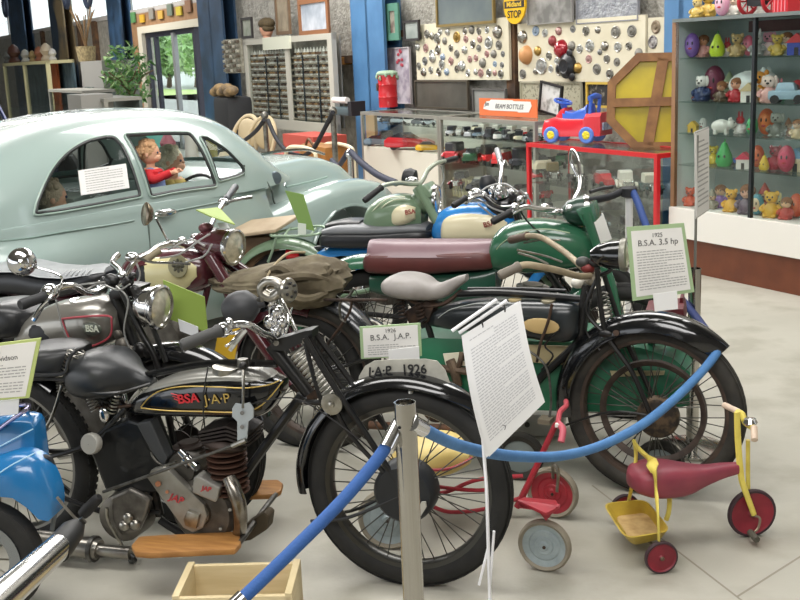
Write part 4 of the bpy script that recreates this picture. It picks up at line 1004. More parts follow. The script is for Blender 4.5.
TOYS = [  # shelf, px centre, height px, kind, colours, colour words
 (0, 697, 21, 'gnome', 'b59a4a', 'd9c58a', 'gold'), (0, 708, 22, 'bear', 'c2a24c', 'd9c58a', 'brass yellow'), (0, 722, 20, 'egg', 'd59cb4', 'e0b4c4', 'pale pink'), (0, 734, 17, 'doll', 'c9c9be', 'd9c5ae', 'silver white'),
 (1, 692, 21, 'egg', '7d5aa8', '8d6cb8', 'purple'), (1, 703, 19, 'doll', 'd79a94', 'c98e6a', 'pink'), (1, 717, 20, 'pear', 'b7cf2e', '3c8a4a', 'lime green'), (1, 727, 16, 'rabbit', 'd9c9c4', 'b3343c', 'red and white'), (1, 737, 19, 'bear', 'a58d5e', 'c4b088', 'tan'), (1, 748, 17, 'egg', 'e06a86', 'e8879c', 'bright pink'), (1, 757, 22, 'rabbit', '9a9c9a', 'b8bab8', 'grey'), (1, 769, 19, 'dog', 'd8c2c4', 'c98a9c', 'pink and white'), (1, 777, 17, 'bear', 'b9a04c', 'cfc08a', 'mustard'), (1, 786, 18, 'doll', 'd9d6d0', 'e0c4b0', 'white'), (1, 797, 17, 'house', '2c3f9c', 'b3262c', 'blue and red'),
 (2, 691, 23, 'bear', 'b5622e', 'c47a44', 'orange brown'), (2, 702, 22, 'dog', '25355c', 'e0dcd6', 'navy and white'), (2, 714, 30, 'egg', '6b2340', '7b3350', 'maroon'), (2, 721, 17, 'doll', '5b4a38', 'b98a6a', 'brown'), (2, 729, 25, 'gnome', '6d7a5c', 'c9a88a', 'olive'), (2, 736, 20, 'doll', 'a3222c', 'c9967c', 'dark red'), (2, 748, 28, 'pig', 'd7dbda', 'e6e6e0', 'white'), (2, 750, 16, 'house', 'e0dcd2', 'c9b58a', 'cream'), (2, 760, 26, 'bear', 'd08a2c', 'd9a04c', 'orange'), (2, 769, 22, 'dog', 'd9a8a0', 'e6d0c4', 'pale pink'), (2, 779, 19, 'rabbit', '5fae86', 'd9808a', 'green and pink'), (2, 788, 17, 'car', '9ab4c4', '9ab4c4', 'pale blue'), (2, 797, 18, 'egg', 'a82c34', '3c2c2c', 'crimson'),
 (3, 693, 10, 'house', 'd9b23c', 'd9b23c', 'yellow'), (3, 703, 12, 'egg', 'd0d0cc', 'dcdcd8', 'grey white'), (3, 721, 14, 'pig', 'dcdad2', 'c9c9c4', 'white'), (3, 740, 19, 'rabbit', 'e4e0dc', 'c4343c', 'white and red'), (3, 752, 16, 'egg', '3c9a5c', '4cae6c', 'green'), (3, 766, 22, 'egg', 'd5602a', 'dd7a3c', 'orange'), (3, 777, 20, 'dog', '6b6f66', '8a8e84', 'grey'), (3, 788, 15, 'gnome', '9a6a4a', 'c9a88a', 'brown'), (3, 797, 15, 'doll', 'b9a27c', 'c9a88a', 'beige'),
 (4, 713, 16, 'bear', 'c9b02c', 'd9c04c', 'mustard yellow'), (4, 724, 22, 'pear', '2e9a4c', '2e9a4c', 'bright green'), (4, 727, 10, 'car', '3c7ad0', '3c7ad0', 'sky blue'), (4, 744, 14, 'house', 'dcd8d2', 'c92c4c', 'white walled'), (4, 757, 19, 'egg', 'dd5a34', 'e87a4c', 'orange red'), (4, 764, 13, 'pear', 'd9b42c', '6a9a3c', 'golden'), (4, 775, 20, 'bear', '9c2434', 'b03444', 'dark red'), (4, 786, 22, 'egg', 'b02848', 'c03858', 'raspberry'), (4, 797, 19, 'house', 'd2be9a', '5a8aae', 'cream and blue'),
 (5, 690, 17, 'bear', 'd0522c', 'd9683c', 'orange'), (5, 703, 13, 'egg', 'c9a42c', 'd9b43c', 'yellow'), (5, 712, 18, 'gnome', '8a8474', 'c9a88a', 'grey'), (5, 720, 20, 'doll', '8a62ae', 'd9b08a', 'purple'), (5, 731, 20, 'bear', 'dba52c', 'e0b44c', 'golden yellow'), (5, 740, 15, 'house', 'e0cf8c', '3c5a8a', 'yellow and blue'), (5, 747, 25, 'doll', '5c4a5c', 'd0a088', 'plum'), (5, 751, 12, 'car', '243a5c', '243a5c', 'navy'), (5, 757, 18, 'egg', '3c8a9c', 'd9c4a0', 'teal'), (5, 764, 26, 'gnome', 'a3302c', 'c9a07c', 'brick red'), (5, 771, 22, 'bear', 'dbab34', 'e0b44c', 'amber'), (5, 778, 19, 'rabbit', 'd9cf6c', 'e6dca0', 'pale yellow'), (5, 786, 18, 'doll', 'b94c44', 'd9b08a', 'coral'), (5, 796, 20, 'egg', 'd0502c', 'dd6a3c', 'flame orange')]
shn = ['the cabinet top', 'the top inner shelf', 'the second glass shelf', 'the third glass shelf', 'the fourth glass shelf', 'the cabinet floor']
for i, (s_, px, hp, kind, c_, d_, word) in enumerate(TOYS):
    off = .12 + .1 * (i % 2); z = zl[s_] + (.011 if s_ == 0 else .001)
    py = {0: 19, 1: 59, 2: 103, 3: 136, 4: 168, 5: 212}[s_]
    p = kq(px, py, off); h_ = hp / FPX * 8.1 * 1.16
    r = toy(kind, c_, d_); ar = 1.0; hh = {'gnome': 1.2, 'rabbit': 1.22, 'pear': 1.0, 'bear': .98, 'dog': .95, 'doll': 1.0, 'egg': .9, 'pig': .68, 'house': .85, 'car': .52}[kind]
    sc = h_ / hh; r.location = KF.W((p.x, off, z)); r.rotation_euler = (0, 0, KF.a + random.uniform(.1, .6)); r.scale = (sc * .84, sc * .84, sc) if kind == 'egg' else (sc, sc, sc)
    kn = {'egg': 'head shaped money box', 'gnome': 'gnome figure', 'bear': 'bear money box', 'rabbit': 'rabbit figure', 'dog': 'dog figure', 'doll': 'little doll figure', 'pear': 'pear shaped toy', 'pig': 'pig money box', 'house': 'toy house', 'car': 'toy car'}[kind]
    tag(r, '%s %s on %s' % (word, kn, shn[s_]), 'toy', 'novelty toys in the glass cabinet')
# red wheeled carriage and red box on the cabinet top
p = kq(759, 19, .15); r = thing('toy_tractor', 'red and black toy tractor with big spoked wheels on the cabinet top', 'toy', KF.W((p.x, .15, zl[0] + .011)), KF.a)
G().loft([[(x, -.05, a), (x, -.05, b_), (x, .05, b_), (x, .05, a)] for x, a, b_ in ((-.07, .06, .26), (0, .05, .2), (.07, .06, .18))]).build('body', M('1b1b1d', .4), r)
for x in (-.11, .11):
    w_ = G().tube([(x, .0 + .085 * math.cos(a), .09 + .085 * math.sin(a)) for a in [2 * PI * i / 18 for i in range(18)]], .014, 6, closed=True, k=1).build('wheel', M('b0202a', .4), r)
    for k in range(4): a = k * PI / 4; G().cyl((x, .08 * math.cos(a), .09 + .08 * math.sin(a)), (x, -.08 * math.cos(a), .09 - .08 * math.sin(a)), .006, n=5).build('spoke', M('b0202a', .4), w_)
p = kq(786, 19, .15); r = thing('red_box', 'bright red ribbed box on the cabinet top at the right edge', 'box', KF.W((p.x, .15, zl[0] + .011)), KF.a)
G().box((0, 0, .09), (.13, .12, .18)).build('box_body', M('c9242e', .4), r)
for k in range(4): G().box((-.045 + .03 * k, -.062, .09), (.008, .006, .17)).build('rib', M('e08088', .4), r, smooth=False)
# ================================================================ LEFT BACKGROUND
def bbox(name, label, cat, q, off, depth, mat, parts=(), group=None, zb=0.0):
    a, b_ = wq(q[0], q[1], off), wq(q[2], q[3], off); r = wthing(name, label, cat, (a.x, -off, 0), group)
    z1 = (a.z + WF.P(q[2], q[1], -off).z) / 2
    return r, b_.x - a.x, z1
# showcase with gilt edges at far left
r, w_, h_ = bbox('glass_showcase', 'glass showcase with pale gilt frame at the far left under the ornaments', 'display case', (2, 62, 50, 100), 1.2, .6, None)
gd = M('cfc79a', .5)
for x in (0, w_ * .5, w_ - .1): LB(G(), (x, 0, 0), (x + .1, .1, h_)).build('frame_post', gd, r, smooth=False)
LB(G(), (0, 0, h_ - .08), (w_, .7, h_)).build('top', gd, r, smooth=False); LB(G(), (.1, .03, .1), (w_ - .1, .04, h_ - .1)).build('glass_front', GLASS, r, smooth=False)
LB(G(), (0, .65, 0), (w_, .7, h_)).build('back_panel', M('3b4f5c', .5, 0, '6a7f86', 3), r, smooth=False)
zt_ = h_
for i, (px, hp, c_, nm) in enumerate(((4, 12, '6b6a64', 'dark metal'), (11, 18, '5a3a30', 'brown hat shaped'), (22, 12, 'b9b6ac', 'silver'), (29, 10, 'a08a60', 'tan'), (36, 13, '8a5a44', 'reddish brown'), (43, 15, 'b9a890', 'beige'), (49, 10, 'c9c4bc', 'pale'))):
    p = wq(px, 60, 1.0); hh = hp / FPX * (p - V((0, 0, 0))).length * 0 + hp * .03
    g = G(); g.lathe([(.001, 0), (.3, 0), (.34, .1), (.2, .3), (.35, .55), (.25, .85), (.05, 1.0)], n=10)
    o = g.build('ornament', M(c_, .5, .2), loc=WF.W((p.x, -.9, zt_)), rot=(0, 0, WF.a)); o.scale = (hh,) * 3
    tag(o, '%s ornament standing on the far left glass showcase' % nm, 'ornament', 'ornaments on the far left showcase')
# orange board
a, b_ = wq(48, 61, .7), wq(59.5, 88, .7)
o = G().box(((a.x + b_.x) / 2, -.7, (a.z + b_.z) / 2 - .3), (b_.x - a.x, .06, a.z - b_.z + .6)); 
o.tf = None
ob = o.build('orange_board', M('a8562a', .6)); ob.location = WF.o; ob.rotation_euler = (0, 0, WF.a); tag(ob, 'plain orange brown board upright left of the blue column', 'board')
# low glass counter and grey cabinets
def simple_counter(label, q, off, name='glass_counter'):
    r, w_, h_ = bbox(name, label, 'display case', q, off, .6, None)
    LB(G(), (0, 0, h_ - .05), (w_, .6, h_)).build('top', M('8f8d85', .5), r, smooth=False)
    for x in (0, w_ - .06): LB(G(), (x, 0, 0), (x + .06, .06, h_ - .05)).build('corner_post', alu, r, smooth=False)
    LB(G(), (.06, .01, .35), (w_ - .06, .02, h_ - .05)).build('glass_front', GLASS, r, smooth=False)
    LB(G(), (.06, .01, .0), (w_ - .06, .03, .35)).build('front_panel', M('8f8e88', .6), r, smooth=False)
    LB(G(), (0, .55, 0), (w_, .6, h_ - .05)).build('back_panel', M('5d6662', .6), r, smooth=False)
simple_counter('small glass counter below the orange board', (48, 90, 84, 110), 2.2)
simple_counter('small glass counter in front of the grey cabinet', (81, 98, 105, 110), 2.6)
r, w_, h_ = bbox('grey_cabinet', 'tall grey cabinet with a small window left of the fig tree', 'cabinet', (80, 61, 105, 97), 1.5, .6, None)
LB(G(), (0, 0, 0), (w_, .7, h_)).build('cabinet_body', M('8d8b86', .5), r, smooth=False)
LB(G(), (.25, -.02, h_ * .35), (w_ * .55, 0, h_ * .72)).build('window', M('56605c', .2, .2, 'a4b0aa', 3), r, smooth=False)
gcz = h_
r, w_, h_ = bbox('grey_box', 'plain grey low box between the two small counters', 'box', (67, 95, 82, 110), 2.9, .6, None)
LB(G(), (0, 0, 0), (w_, .5, h_)).build('box_body', M('94928c', .5), r, smooth=False)
# dried arrangement on the cabinet
p = wq(87, 60, 1.3); r = wthing('basket_arrangement', 'woven basket with tall dried branches on top of the grey cabinet', 'basket', (p.x, -1.3, gcz))
r.scale = (.5, .5, .62); G().lathe([(.001, 0), (.35, 0), (.42, .5), (.40, .5), (.001, .45)], n=16).build('basket', M('9a8a64', .8, 0, '6f6044', 12), r)
g = G()
for k in range(9): a = k * .7; g.tube([(0, 0, .4), (.2 * math.cos(a), .2 * math.sin(a), 1.1), (.55 * math.cos(a), .5 * math.sin(a), 1.5 + .1 * (k % 4))], .025, 5, k=3)
g.build('dried_branches', M('6a5236', .9), r)
# fig tree in a pot
base = atz(131, 118, 0); base = WF.W((wq(130, 100, 1.2).x, -1.2, 0)); r = thing('potted_fig_tree', 'leafy green weeping fig tree in a pot behind the car roof, by the glass door', 'plant', base)
G().lathe([(.001, 0), (.3, 0), (.38, .5), (.36, .5), (.001, .45)], n=20).build('pot', M('c9a974', .7), r)
g = G(); g.tube([(0, 0, .45), (.03, 0, .9), (0, .03, 1.4)], [.05, .04, .03], 7)
for k in range(6): a = k * 1.05; g.tube([(0, 0, 1.0 + .08 * k), (.25 * math.cos(a), .25 * math.sin(a), 1.45), (.5 * math.cos(a), .5 * math.sin(a), 1.6)], .015, 5, k=3)
g.build('trunk', M('6d5a44', .9), r); leafy(r, (0, 0, 1.5), (.50, .50, .66), 240, .08, [M('4b7a3c', .6), M('86a566', .6)])
# things standing behind the car bonnet
def seat_chair(label, px, py, z_hint, col, R_=.28):
    p = wq(px, py, 1.6); base = WF.W((p.x, -1.6, 0)); r = thing('cream_chair', label, 'chair', base, WF.a + .3); m_ = M(col, .6)
    G().lathe([(.001, .40), (.24, .40), (.27, .44), (.24, .50), (.001, .51)], n=20).build('seat', m_, r)
    g = G(); g.tube([(-.26, .1, .5), (-.27, .18, .75), (-.15, .24, .92), (0, .26, .97), (.15, .24, .92), (.27, .18, .75), (.26, .1, .5)], .03, 8); g.ell((0, .22, .74), (.24, .03, .2)); g.build('backrest', m_, r)
    for x in (-.18, .18):
        for y in (-.16, .16): G().cyl((x, y, .42), (x * 1.2, y * 1.2, 0), .014, n=6).build('leg', alu, r)
seat_chair('cream round backed chair behind the car, left of the rope post', 236, 135, 0, 'b9a98a')
seat_chair('cream round backed chair partly hidden by the windscreen of the car', 252, 140, 0, 'ac9c7c')
p = wq(285, 135, 1.45); r = wthing('red_cabinet', 'dull red box under the wall case behind the car bonnet', 'box', (p.x, -1.45, 0))
g = G(); LB(g, (-.45, 0, 0), (.75, .5, .52)).build('box_body', M('a8483c', .6, 0, '8f3a30', 5), r, smooth=False); LB(G(), (-.2, .05, .52), (.75, .5, .78)).build('box_upper', M('b04a3e', .6), r, smooth=False)
p = wq(322, 138, 1.6); r = wthing('leather_case', 'ochre brown leather case behind the cream tubular chair', 'bag', (p.x, -1.6, .35))
G().box((0, 0, .2), (.75, .3, .4)).build('case_body', M('9c6a2c', .6, 0, '7d5220', 7), r, bevel=.06)
G().tube([(-.1, -.16, .4), (0, -.17, .47), (.1, -.16, .4)], .015, 6).build('handle', M('5c3c18', .6), r)
p = wq(308, 145, 1.9); r = wthing('tubular_chair', 'cream tubular armchair with red seat behind the car bonnet', 'chair', (p.x, -1.9, 0)); tb = M('d8ccae', .4)
for y in (-.1, .35):
    G().tube([(-.48, y, 0), (-.46, y, .45), (-.38, y, .70), (-.1, y, .76), (.35, y, .74), (.42, y, .6), (.40, y, 0)], .022, 8).build('side_tube', tb, r)
G().tube([(-.30, -.1, .62), (-.2, -.1, .52), (.1, -.1, .5), (.3, -.1, .40)], .018, 8).build('arm_tube', tb, r); G().box((0, .12, .42), (.7, .42, .08)).build('seat', M('a8443a', .6), r, bevel=.02)
p = wq(232, 112, 1.3); r = wthing('black_bag', 'large black bag below the small parts board', 'bag', (p.x, -1.3, .0))
G().box((.05, 0, .62), (.62, .4, 1.2)).build('bag_body', M('1b1c1e', .7), r, bevel=.08)
g = G()
for k in range(8): g.ell((-.35 + .1 * k, -.1, 1.28 + .03 * (k % 3)), (.08, .1, .07), n=8, m=6)
g.build('things_on_top', M('8a7350', .8, 0, '5d5040', 9), r)
p = wq(348, 108, .6); r = wthing('wall_lamp_box', 'dark instrument box with white cylinder under the shelf beside the column', 'box', (p.x, -.6, p.z))
G().box((-.05, 0, -.04), (.6, .2, .1)).build('box_body', M('4c5c60', .5), r, bevel=.02); G().cyl((-.3, -.05, .10), (.1, -.05, .10), .04).build('white_cylinder', WHITE, r); G().box((.25, 0, .0), (.1, .2, .18)).build('clamp', M('26262a', .5), r)
p = wq(347, 150, 1.0); r = wthing('brown_pole', 'narrow brown board leaning on the wall left of the glass counter', 'board', (p.x, -.7, 0))
LB(G(), (-.05, 0, 0), (.18, .04, 1.0)).build('board', M('a58c66', .7), r, smooth=False)
# rope posts in the background
def rope_post(label, P0, h=.95, mat=CHROME, r0=.028, cap=True):
    r = thing('rope_post', label, 'post', P0); G().lathe([(.001, 0), (.15, 0), (.15, .012), (.05, .03), (.001, .03)], n=24).build('base', mat, r)
    g = G(); g.lathe([(r0, .02), (r0, h), (r0 * .86, h), (r0 * .86, h - .12)], n=20); g.build('pole', mat, r)
    if cap: G().lathe([(r0 * 1.35, h - .06), (r0 * 1.5, h - .03), (r0 * 1.1, h), (.001, h + .02)], n=16).build('collar', mat, r)
    return r
def rope(label, pts, r=.018, mat=ROPED, ends=True, name='barrier_rope'):
    pts = [V(p) for p in pts]; o = pts[0]; root = thing(name, label, 'rope', o)
    q = [p - o for p in pts]; G().tube(q, r, 10, k=8).build('rope', mat, root)
    if ends:
        c = cr(q, 8)
        for a, b_, e in ((c[0], c[1], c[2]), (c[-1], c[-2], c[-3]))[:1 if ends == 'start' else 2]:
            d = (b_ - a).normalized(); G().cyl(a - d * .02, a + d * .055, r * 1.25, n=14).build('metal_end', CHROME, root)
    return root
BP = [('slim metal rope post left of the dull red box', 267, 1.9), ('slim metal rope post in front of the right side of the wall case', 335, 1.9), ('short metal rope post beside the glass counter', 350, 2.4)]
bpw = []
for lb, px, off in BP:
    y = 150; p = wq(px, y, off); P0 = WF.W((p.x, -off, 0)); hh = {267: WF.P(266, 113, -off).z, 335: WF.P(333, 108, -off).z, 350: WF.P(349, 150, -off).z}[px]
    rope_post(lb, P0, max(.5, hh), DULL if px != 350 else CHROME, .03, cap=True); bpw.append((P0, hh))
def wpt(px, py, off): return WF.W(WF.P(px, py, -off))
rope('black rope sagging left from the slim post behind the car', [wpt(264, 120, 1.95), wpt(255, 132, 1.95), wpt(240, 143, 1.95), wpt(228, 147, 1.95)], mat=M('15171f', .7), ends=False, r=.025)
rope('black rope sagging right from the slim post behind the car', [wpt(268, 120, 1.95), wpt(276, 138, 1.95), wpt(288, 152, 1.95), wpt(302, 156, 1.95)], mat=M('15171f', .7), ends=False, r=.025)
rope('black rope hanging left from the post in front of the wall case', [wpt(333, 112, 1.95), wpt(325, 128, 1.95), wpt(314, 148, 1.95), wpt(304, 156, 1.95)], mat=M('15171f', .7), ends=False, r=.025)
rope('dark rope from the short post down towards the motorcycles', [wpt(351, 152, 2.4), wpt(362, 163, 2.45), wpt(378, 175, 2.5), wpt(396, 183, 2.55)], mat=M('20253a', .7), ends=False, r=.03)
rope('dark rope between the short post and the post by the wall case', [wpt(348, 152, 2.4), wpt(343, 160, 2.4), wpt(338, 166, 2.3), wpt(332, 160, 2.2)], mat=M('20253a', .7), ends=False, r=.025)
# parked vehicle at the far left behind the saloon car: windscreen frame, bonnet, lamp
p0 = aty(2, 118, 14.5); r = thing('dark_vintage_car', 'dark blue vintage car with chrome lamp behind the saloon roof at the left edge', 'car', (p0.x - .25, 14.5, 0), -.35)
g = G()
def dsec(x, hw, z0, z1): return [(x, -hw, z0), (x, -hw, z1 - .12), (x, -hw * .8, z1), (x, hw * .8, z1), (x, hw, z1 - .12), (x, hw, z0)]
g.loft([dsec(*q) for q in ((-1.2, .7, .3, .95), (-.2, .7, .3, 1.0), (0, .55, .3, 1.06), (.75, .40, .3, .98), (.85, .3, .4, .8))]); g.build('body', M('1a2238', .2, coat=.8), r)
g = G(); g.tube([(-.1, -.6, 1.0), (-.32, -.55, 1.42), (-.36, 0, 1.46), (-.32, .55, 1.42), (-.1, .6, 1.0)], .03, 8); g.build('windscreen_frame', M('20294a', .25, .3), r)
G().ell((-.7, 0, 1.2), (.5, .55, .28)).build('hood', M('14161c', .5), r)
for s_ in (-1, 1):
    G().ell((.35, s_ * .5, 1.02), (.16, .12, .12)).build('headlamp', CHROME, r)
    for x in (-.9, .6): G().lathe([(.001, .06), (.2, .05), (.32, .05), (.34, 0), (.32, -.05), (.001, -.05)], (x, s_ * .68, .34), (0, s_, 0), 24).build('wheel', RUBBER, r)
# row of coloured tags over the door and boxes on the door sill
for i in range(7):
    px = 133 + 9.2 * i; py = 17.5 - 1.9 * i + (3 if i % 2 else 0); p = wq(px, py, .06)
    o = G().box((0, 0, 0), (.32, .03, .16 if i % 2 else .22)).build('wall_badge', M(['5c8f5a', 'd2a632', '8a857c', 'c9a24a', '6f7a6c', 'c9b43a', '8f6a50'][i], .6))
    o.location = WF.W((p.x, -.06, p.z)); o.rotation_euler = (0, 0, WF.a)
    tag(o, '%s badge over the glass door, %s from the left' % (['green', 'yellow', 'grey', 'mustard', 'olive', 'bright yellow', 'brown'][i], ordw[i]), 'badge', 'badges over the glass door')
p = wq(147, 104, 1.0); r = wthing('turquoise_box', 'small turquoise box on the floor by the glass door', 'box', (p.x, -1.0, 0)); G().box((0, 0, .4), (.8, .4, .8), Euler((0, .2, 0))).build('box_body', M('6ac0b4', .5), r, bevel=.02)
for i, px in enumerate((193, 196, 199)):
    p = wq(px, 100, .9); h_ = .55 + .3 * (i == 1)
    o = G().lathe([(.001, 0), (.13, 0), (.10, h_ * .5), (.14, h_ * .75), (.06, h_), (.001, h_ + .05)], n=12).build('garden_ornament', M(['9c4a5c', 'd0cdc4', 'a49a4c'][i], .6), loc=WF.W((p.x, -1.4 + .35 * i, 0)))
    tag(o, ['dark pink', 'white', 'olive yellow'][i] + ' garden ornament at the open doorway', 'ornament')
# hanging black loops of pipe near the roof
for i, (px, py, R_) in enumerate(((66, -2, .22), (5, 6, .3), (87, -7, .3))):
    c_ = WF.W(WF.P(px, py, -.8)); o = G().tube([V((R_ * math.cos(a), 0, R_ * math.sin(a))) for a in [2 * PI * k / 20 for k in range(20)]], .05, 8, closed=True, k=1).build('hanging_tyre', M('2c3448', .6), loc=c_, rot=(0, 0, WF.a))
    tag(o, ['dark tyre hanging in front of the second pair of high windows', 'dark tyre hanging at the top left corner', 'dark tyre hanging beside the third high window'][i], 'tyre')
# ================================================================ MOTORCYCLES: shared builders
_sp = {}
def spoke_mesh(hr, R, side, lean):
    key = (round(hr, 3), round(R, 3), side, lean)
    if key not in _sp:
        a = .32 * lean; g = G(); g.cyl((hr * math.sin(a * 2), side * .032, hr * math.cos(a * 2)), (R * math.sin(0), side * .006, R), .0022, n=5); _sp[key] = g.mesh('spoke', M('55544f', .4, .8))
    return _sp[key]
def wheel(root, name, c, R, t=.036, rim=None, ns=36, hub=.04, y=0.0, label=None, drum=None, rr=None, tyre=None, spm=None, yaw=0, tread=False):
    c = V(c); rr = rr or R - t * 1.75; wm = t * .95
    g = G(); prof = []
    for k in range(13):
        a = -PI * .5 - 1.15 + (PI + 2.3) * k / 12
        prof.append((R - t + t * math.cos(a + 0) if 0 else R - t - t * math.sin(-a) * 0 + t * math.cos(PI * 1.35 * (k / 12 - .5) * 1.25), wm * math.sin(PI * 1.35 * (k / 12 - .5) * 1.25)))
    g.lathe(prof, (0, 0, 0), (0, 1, 0), 56)
    if not tread:
        for s_ in (-.55, -.2, .2, .55): g.lathe([(R - .004, s_ * t - .003), (R + .0025 - abs(s_) * .007, s_ * t - .002), (R + .0025 - abs(s_) * .007, s_ * t + .003), (R - .004, s_ * t + .004)], (0, 0, 0), (0, 1, 0), 56)
    for k in range(72 if tread else 0):   # tread blocks
        a = 2 * PI * k / 72
        for s_ in (-1, 0, 1):
            aa = a + (.04 if s_ else 0); q = R - .002 - (.006 if s_ else 0)
            g.box((q * math.sin(aa), s_ * t * .5, q * math.cos(aa)), (.018, t * .38, .006), Euler((0, aa, 0)))
    T = g.build(name, tyre or RUBBER, root, loc=c, rot=(0, 0, yaw), label=label)
    G().lathe([(rr + .016, -.026), (rr, -.024), (rr - .006, -.012), (rr - .006, .012), (rr, .024), (rr + .016, .026), (rr + .02, .02), (rr + .006, 0), (rr + .02, -.02)], ax=(0, 1, 0), n=56, close=True).build('rim', rim or CHROME, T)
    G().lathe([(.001, -.055), (.016, -.055), (.018, -.04), (hub, -.036), (hub, -.03), (.02, -.025), (.02, .025), (hub, .03), (hub, .036), (.018, .04), (.016, .055), (.001, .055)], ax=(0, 1, 0), n=20).build('hub', DKENG, T)
    if drum: G().lathe([(.001, drum[1] - .012), (drum[0] * .9, drum[1] - .012), (drum[0], drum[1] - .004), (drum[0], drum[1] + .02), (.001, drum[1] + .02)], ax=(0, 1, 0), n=28).build('brake_drum', drum[2] if len(drum) > 2 else DKENG, T)
    for k in range(ns):
        o = link('spoke', spoke_mesh(hub * .9, rr, 1 if k % 2 else -1, 1 if (k // 2) % 2 else -1), T); o.rotation_euler = (0, 2 * PI * k / ns, 0)
        if spm: pass
    return T
def mudguard(root, name, c, R, w_, a0, a1, mat, d=.03, flare=0.0, label=None, n=36, valance=0.0, line=None):
    secs = []
    for i in range(n + 1):
        a = math.radians(a0 + (a1 - a0) * i / n); ca, sa = math.cos(a), math.sin(a); e = min(i, n - i) / n; sec = []
        ww = w_ * (1 - flare * max(0, 1 - e * 8))
        for s_, q in ((1, 0), (-1, .004)):
            for k in range(9):
                t = PI * (k / 8) if s_ > 0 else PI * (1 - k / 8)
                yy = (ww - q) * math.cos(t); r = R - q - d * (1 - math.sin(t)) - (valance if k in (0, 8) else 0)
                sec.append((c[0] + r * ca, c[1] + yy, c[2] + r * sa))
        secs.append(sec)
    o = G().loft(secs).build(name, mat, root, label=label)
    if line:
        g = G(); g.tube([(c[0] + (R + .001) * math.cos(math.radians(a)), c[1], c[2] + (R + .001) * math.sin(math.radians(a))) for a in [a0 + (a1 - a0) * i / 30 for i in range(31)]], .006, 5, k=1); g.build('centre_strip', line, o)
    return o
def se(x, zc, hw, hh, n=20, e=.6, y=0):
    out = []
    for i in range(n):
        a = 2 * PI * i / n; c_, s_ = math.cos(a), math.sin(a)
        out.append((x, y + hw * math.copysign(abs(c_) ** e, c_), zc + hh * math.copysign(abs(s_) ** e, s_)))
    return out
def slab(root, fr, name, secs, mat, off=0, e=.6, k=4, n=22, y=None, label=None, topbias=0):
    q = []
    for px, pt, pb, hw in secs:
        a, b_ = fr.P(px, pt, off), fr.P(px, pb, off); q.append(V(((a.x + b_.x) / 2, (a.z + b_.z) / 2, max(.002, (a.z - b_.z) / 2))) if 0 else V((a.x, (a.z + b_.z) / 2, max(.002, (a.z - b_.z) / 2))))
    hwv = [V((s_[3], 0, 0)) for s_ in secs]
    qq, hh = cr(q, k), cr(hwv, k)
    return G().loft([se(p.x, p.y, max(.003, h.x), max(.003, p.z), n, e, off if y is None else y) for p, h in zip(qq, hh)]).build(name, mat, root, label=label)
def spring(root, a, b_, R_, turns, r, mat, name='spring'):
    a, b_ = V(a), V(b_); d = b_ - a; ax = d.normalized(); u = ax.orthogonal().normalized(); v_ = ax.cross(u); n = int(turns * 10)
    return G().tube([a + d * (i / n) + (u * math.cos(2 * PI * i / 10) + v_ * math.sin(2 * PI * i / 10)) * R_ for i in range(n + 1)], r, 5, k=1).build(name, mat, root)
def tubeo(root, name, pts, r, mat, n=8, k=5, **kw): return G().tube(pts, r, n, k=k).build(name, mat, root, **kw)
def finned(root, name, c, ax, r0, r1, h, nf, mat):
    prof = [(.001, 0)]
    for i in range(nf):
        z = h * i / nf; dz = h / nf
        prof += [(r0, z), (r1, z + dz * .15), (r1, z + dz * .4), (r0, z + dz * .6)]
    prof += [(r0, h), (.001, h)]
    return G().lathe(prof, c, ax, 24).build(name, mat, root)
def grip(root, a, b_, mat=M('1a1a1b', .6), r=.017):
    a, b_ = V(a), V(b_); d = (b_ - a)
    return G().lathe([(.001, 0), (r, 0), (r * 1.1, .01), (r * .9, .02), (r, d.length - .01), (r * .8, d.length), (.001, d.length)], a, d, 14).build('grip', mat, root)
def headlamp(root, c, d, R_, L_, shell, rimm=CHROME, name='headlamp'):
    c, d = V(c), V(d).normalized(); pr = [(.001, -L_), (R_ * .35, -L_ * .97), (R_ * .7, -L_ * .75), (R_ * .92, -L_ * .4), (R_, 0)]
    h = G().lathe(pr, c, d, 28).build(name, shell, root)
    G().lathe([(R_, -.012), (R_ * 1.07, -.004), (R_ * 1.06, .01), (R_ * .95, .016), (R_ * .93, .004)], c, d, 28).build('lamp_rim', rimm, h)
    G().lathe([(R_ * .93, .006), (R_ * .6, .018), (.001, .024)], c, d, 28).build('lens', M('d9d4be', .12, .35, 'a9a592', 30, coat=1), h)
    return h
def badge_text(root, fr, name, txt, px, py, off, size, mat, ang=0, side=-1, sx=1.0, **k):
    p = fr.P(px, py, off); m = Matrix.Translation(p) @ Matrix.Rotation(PI / 2, 4, 'X') @ Matrix.Rotation(ang, 4, 'Z') @ Matrix.Diagonal((sx, 1, 1, 1))
    return text_mesh(name, txt, size, mat, root, m, ext=.001, **k)
def bike(name, label, o, deg, group=None):
    fr = Frame(o, deg); r = thing(name, label, 'motorcycle', fr.o, fr.a, group); return fr, r
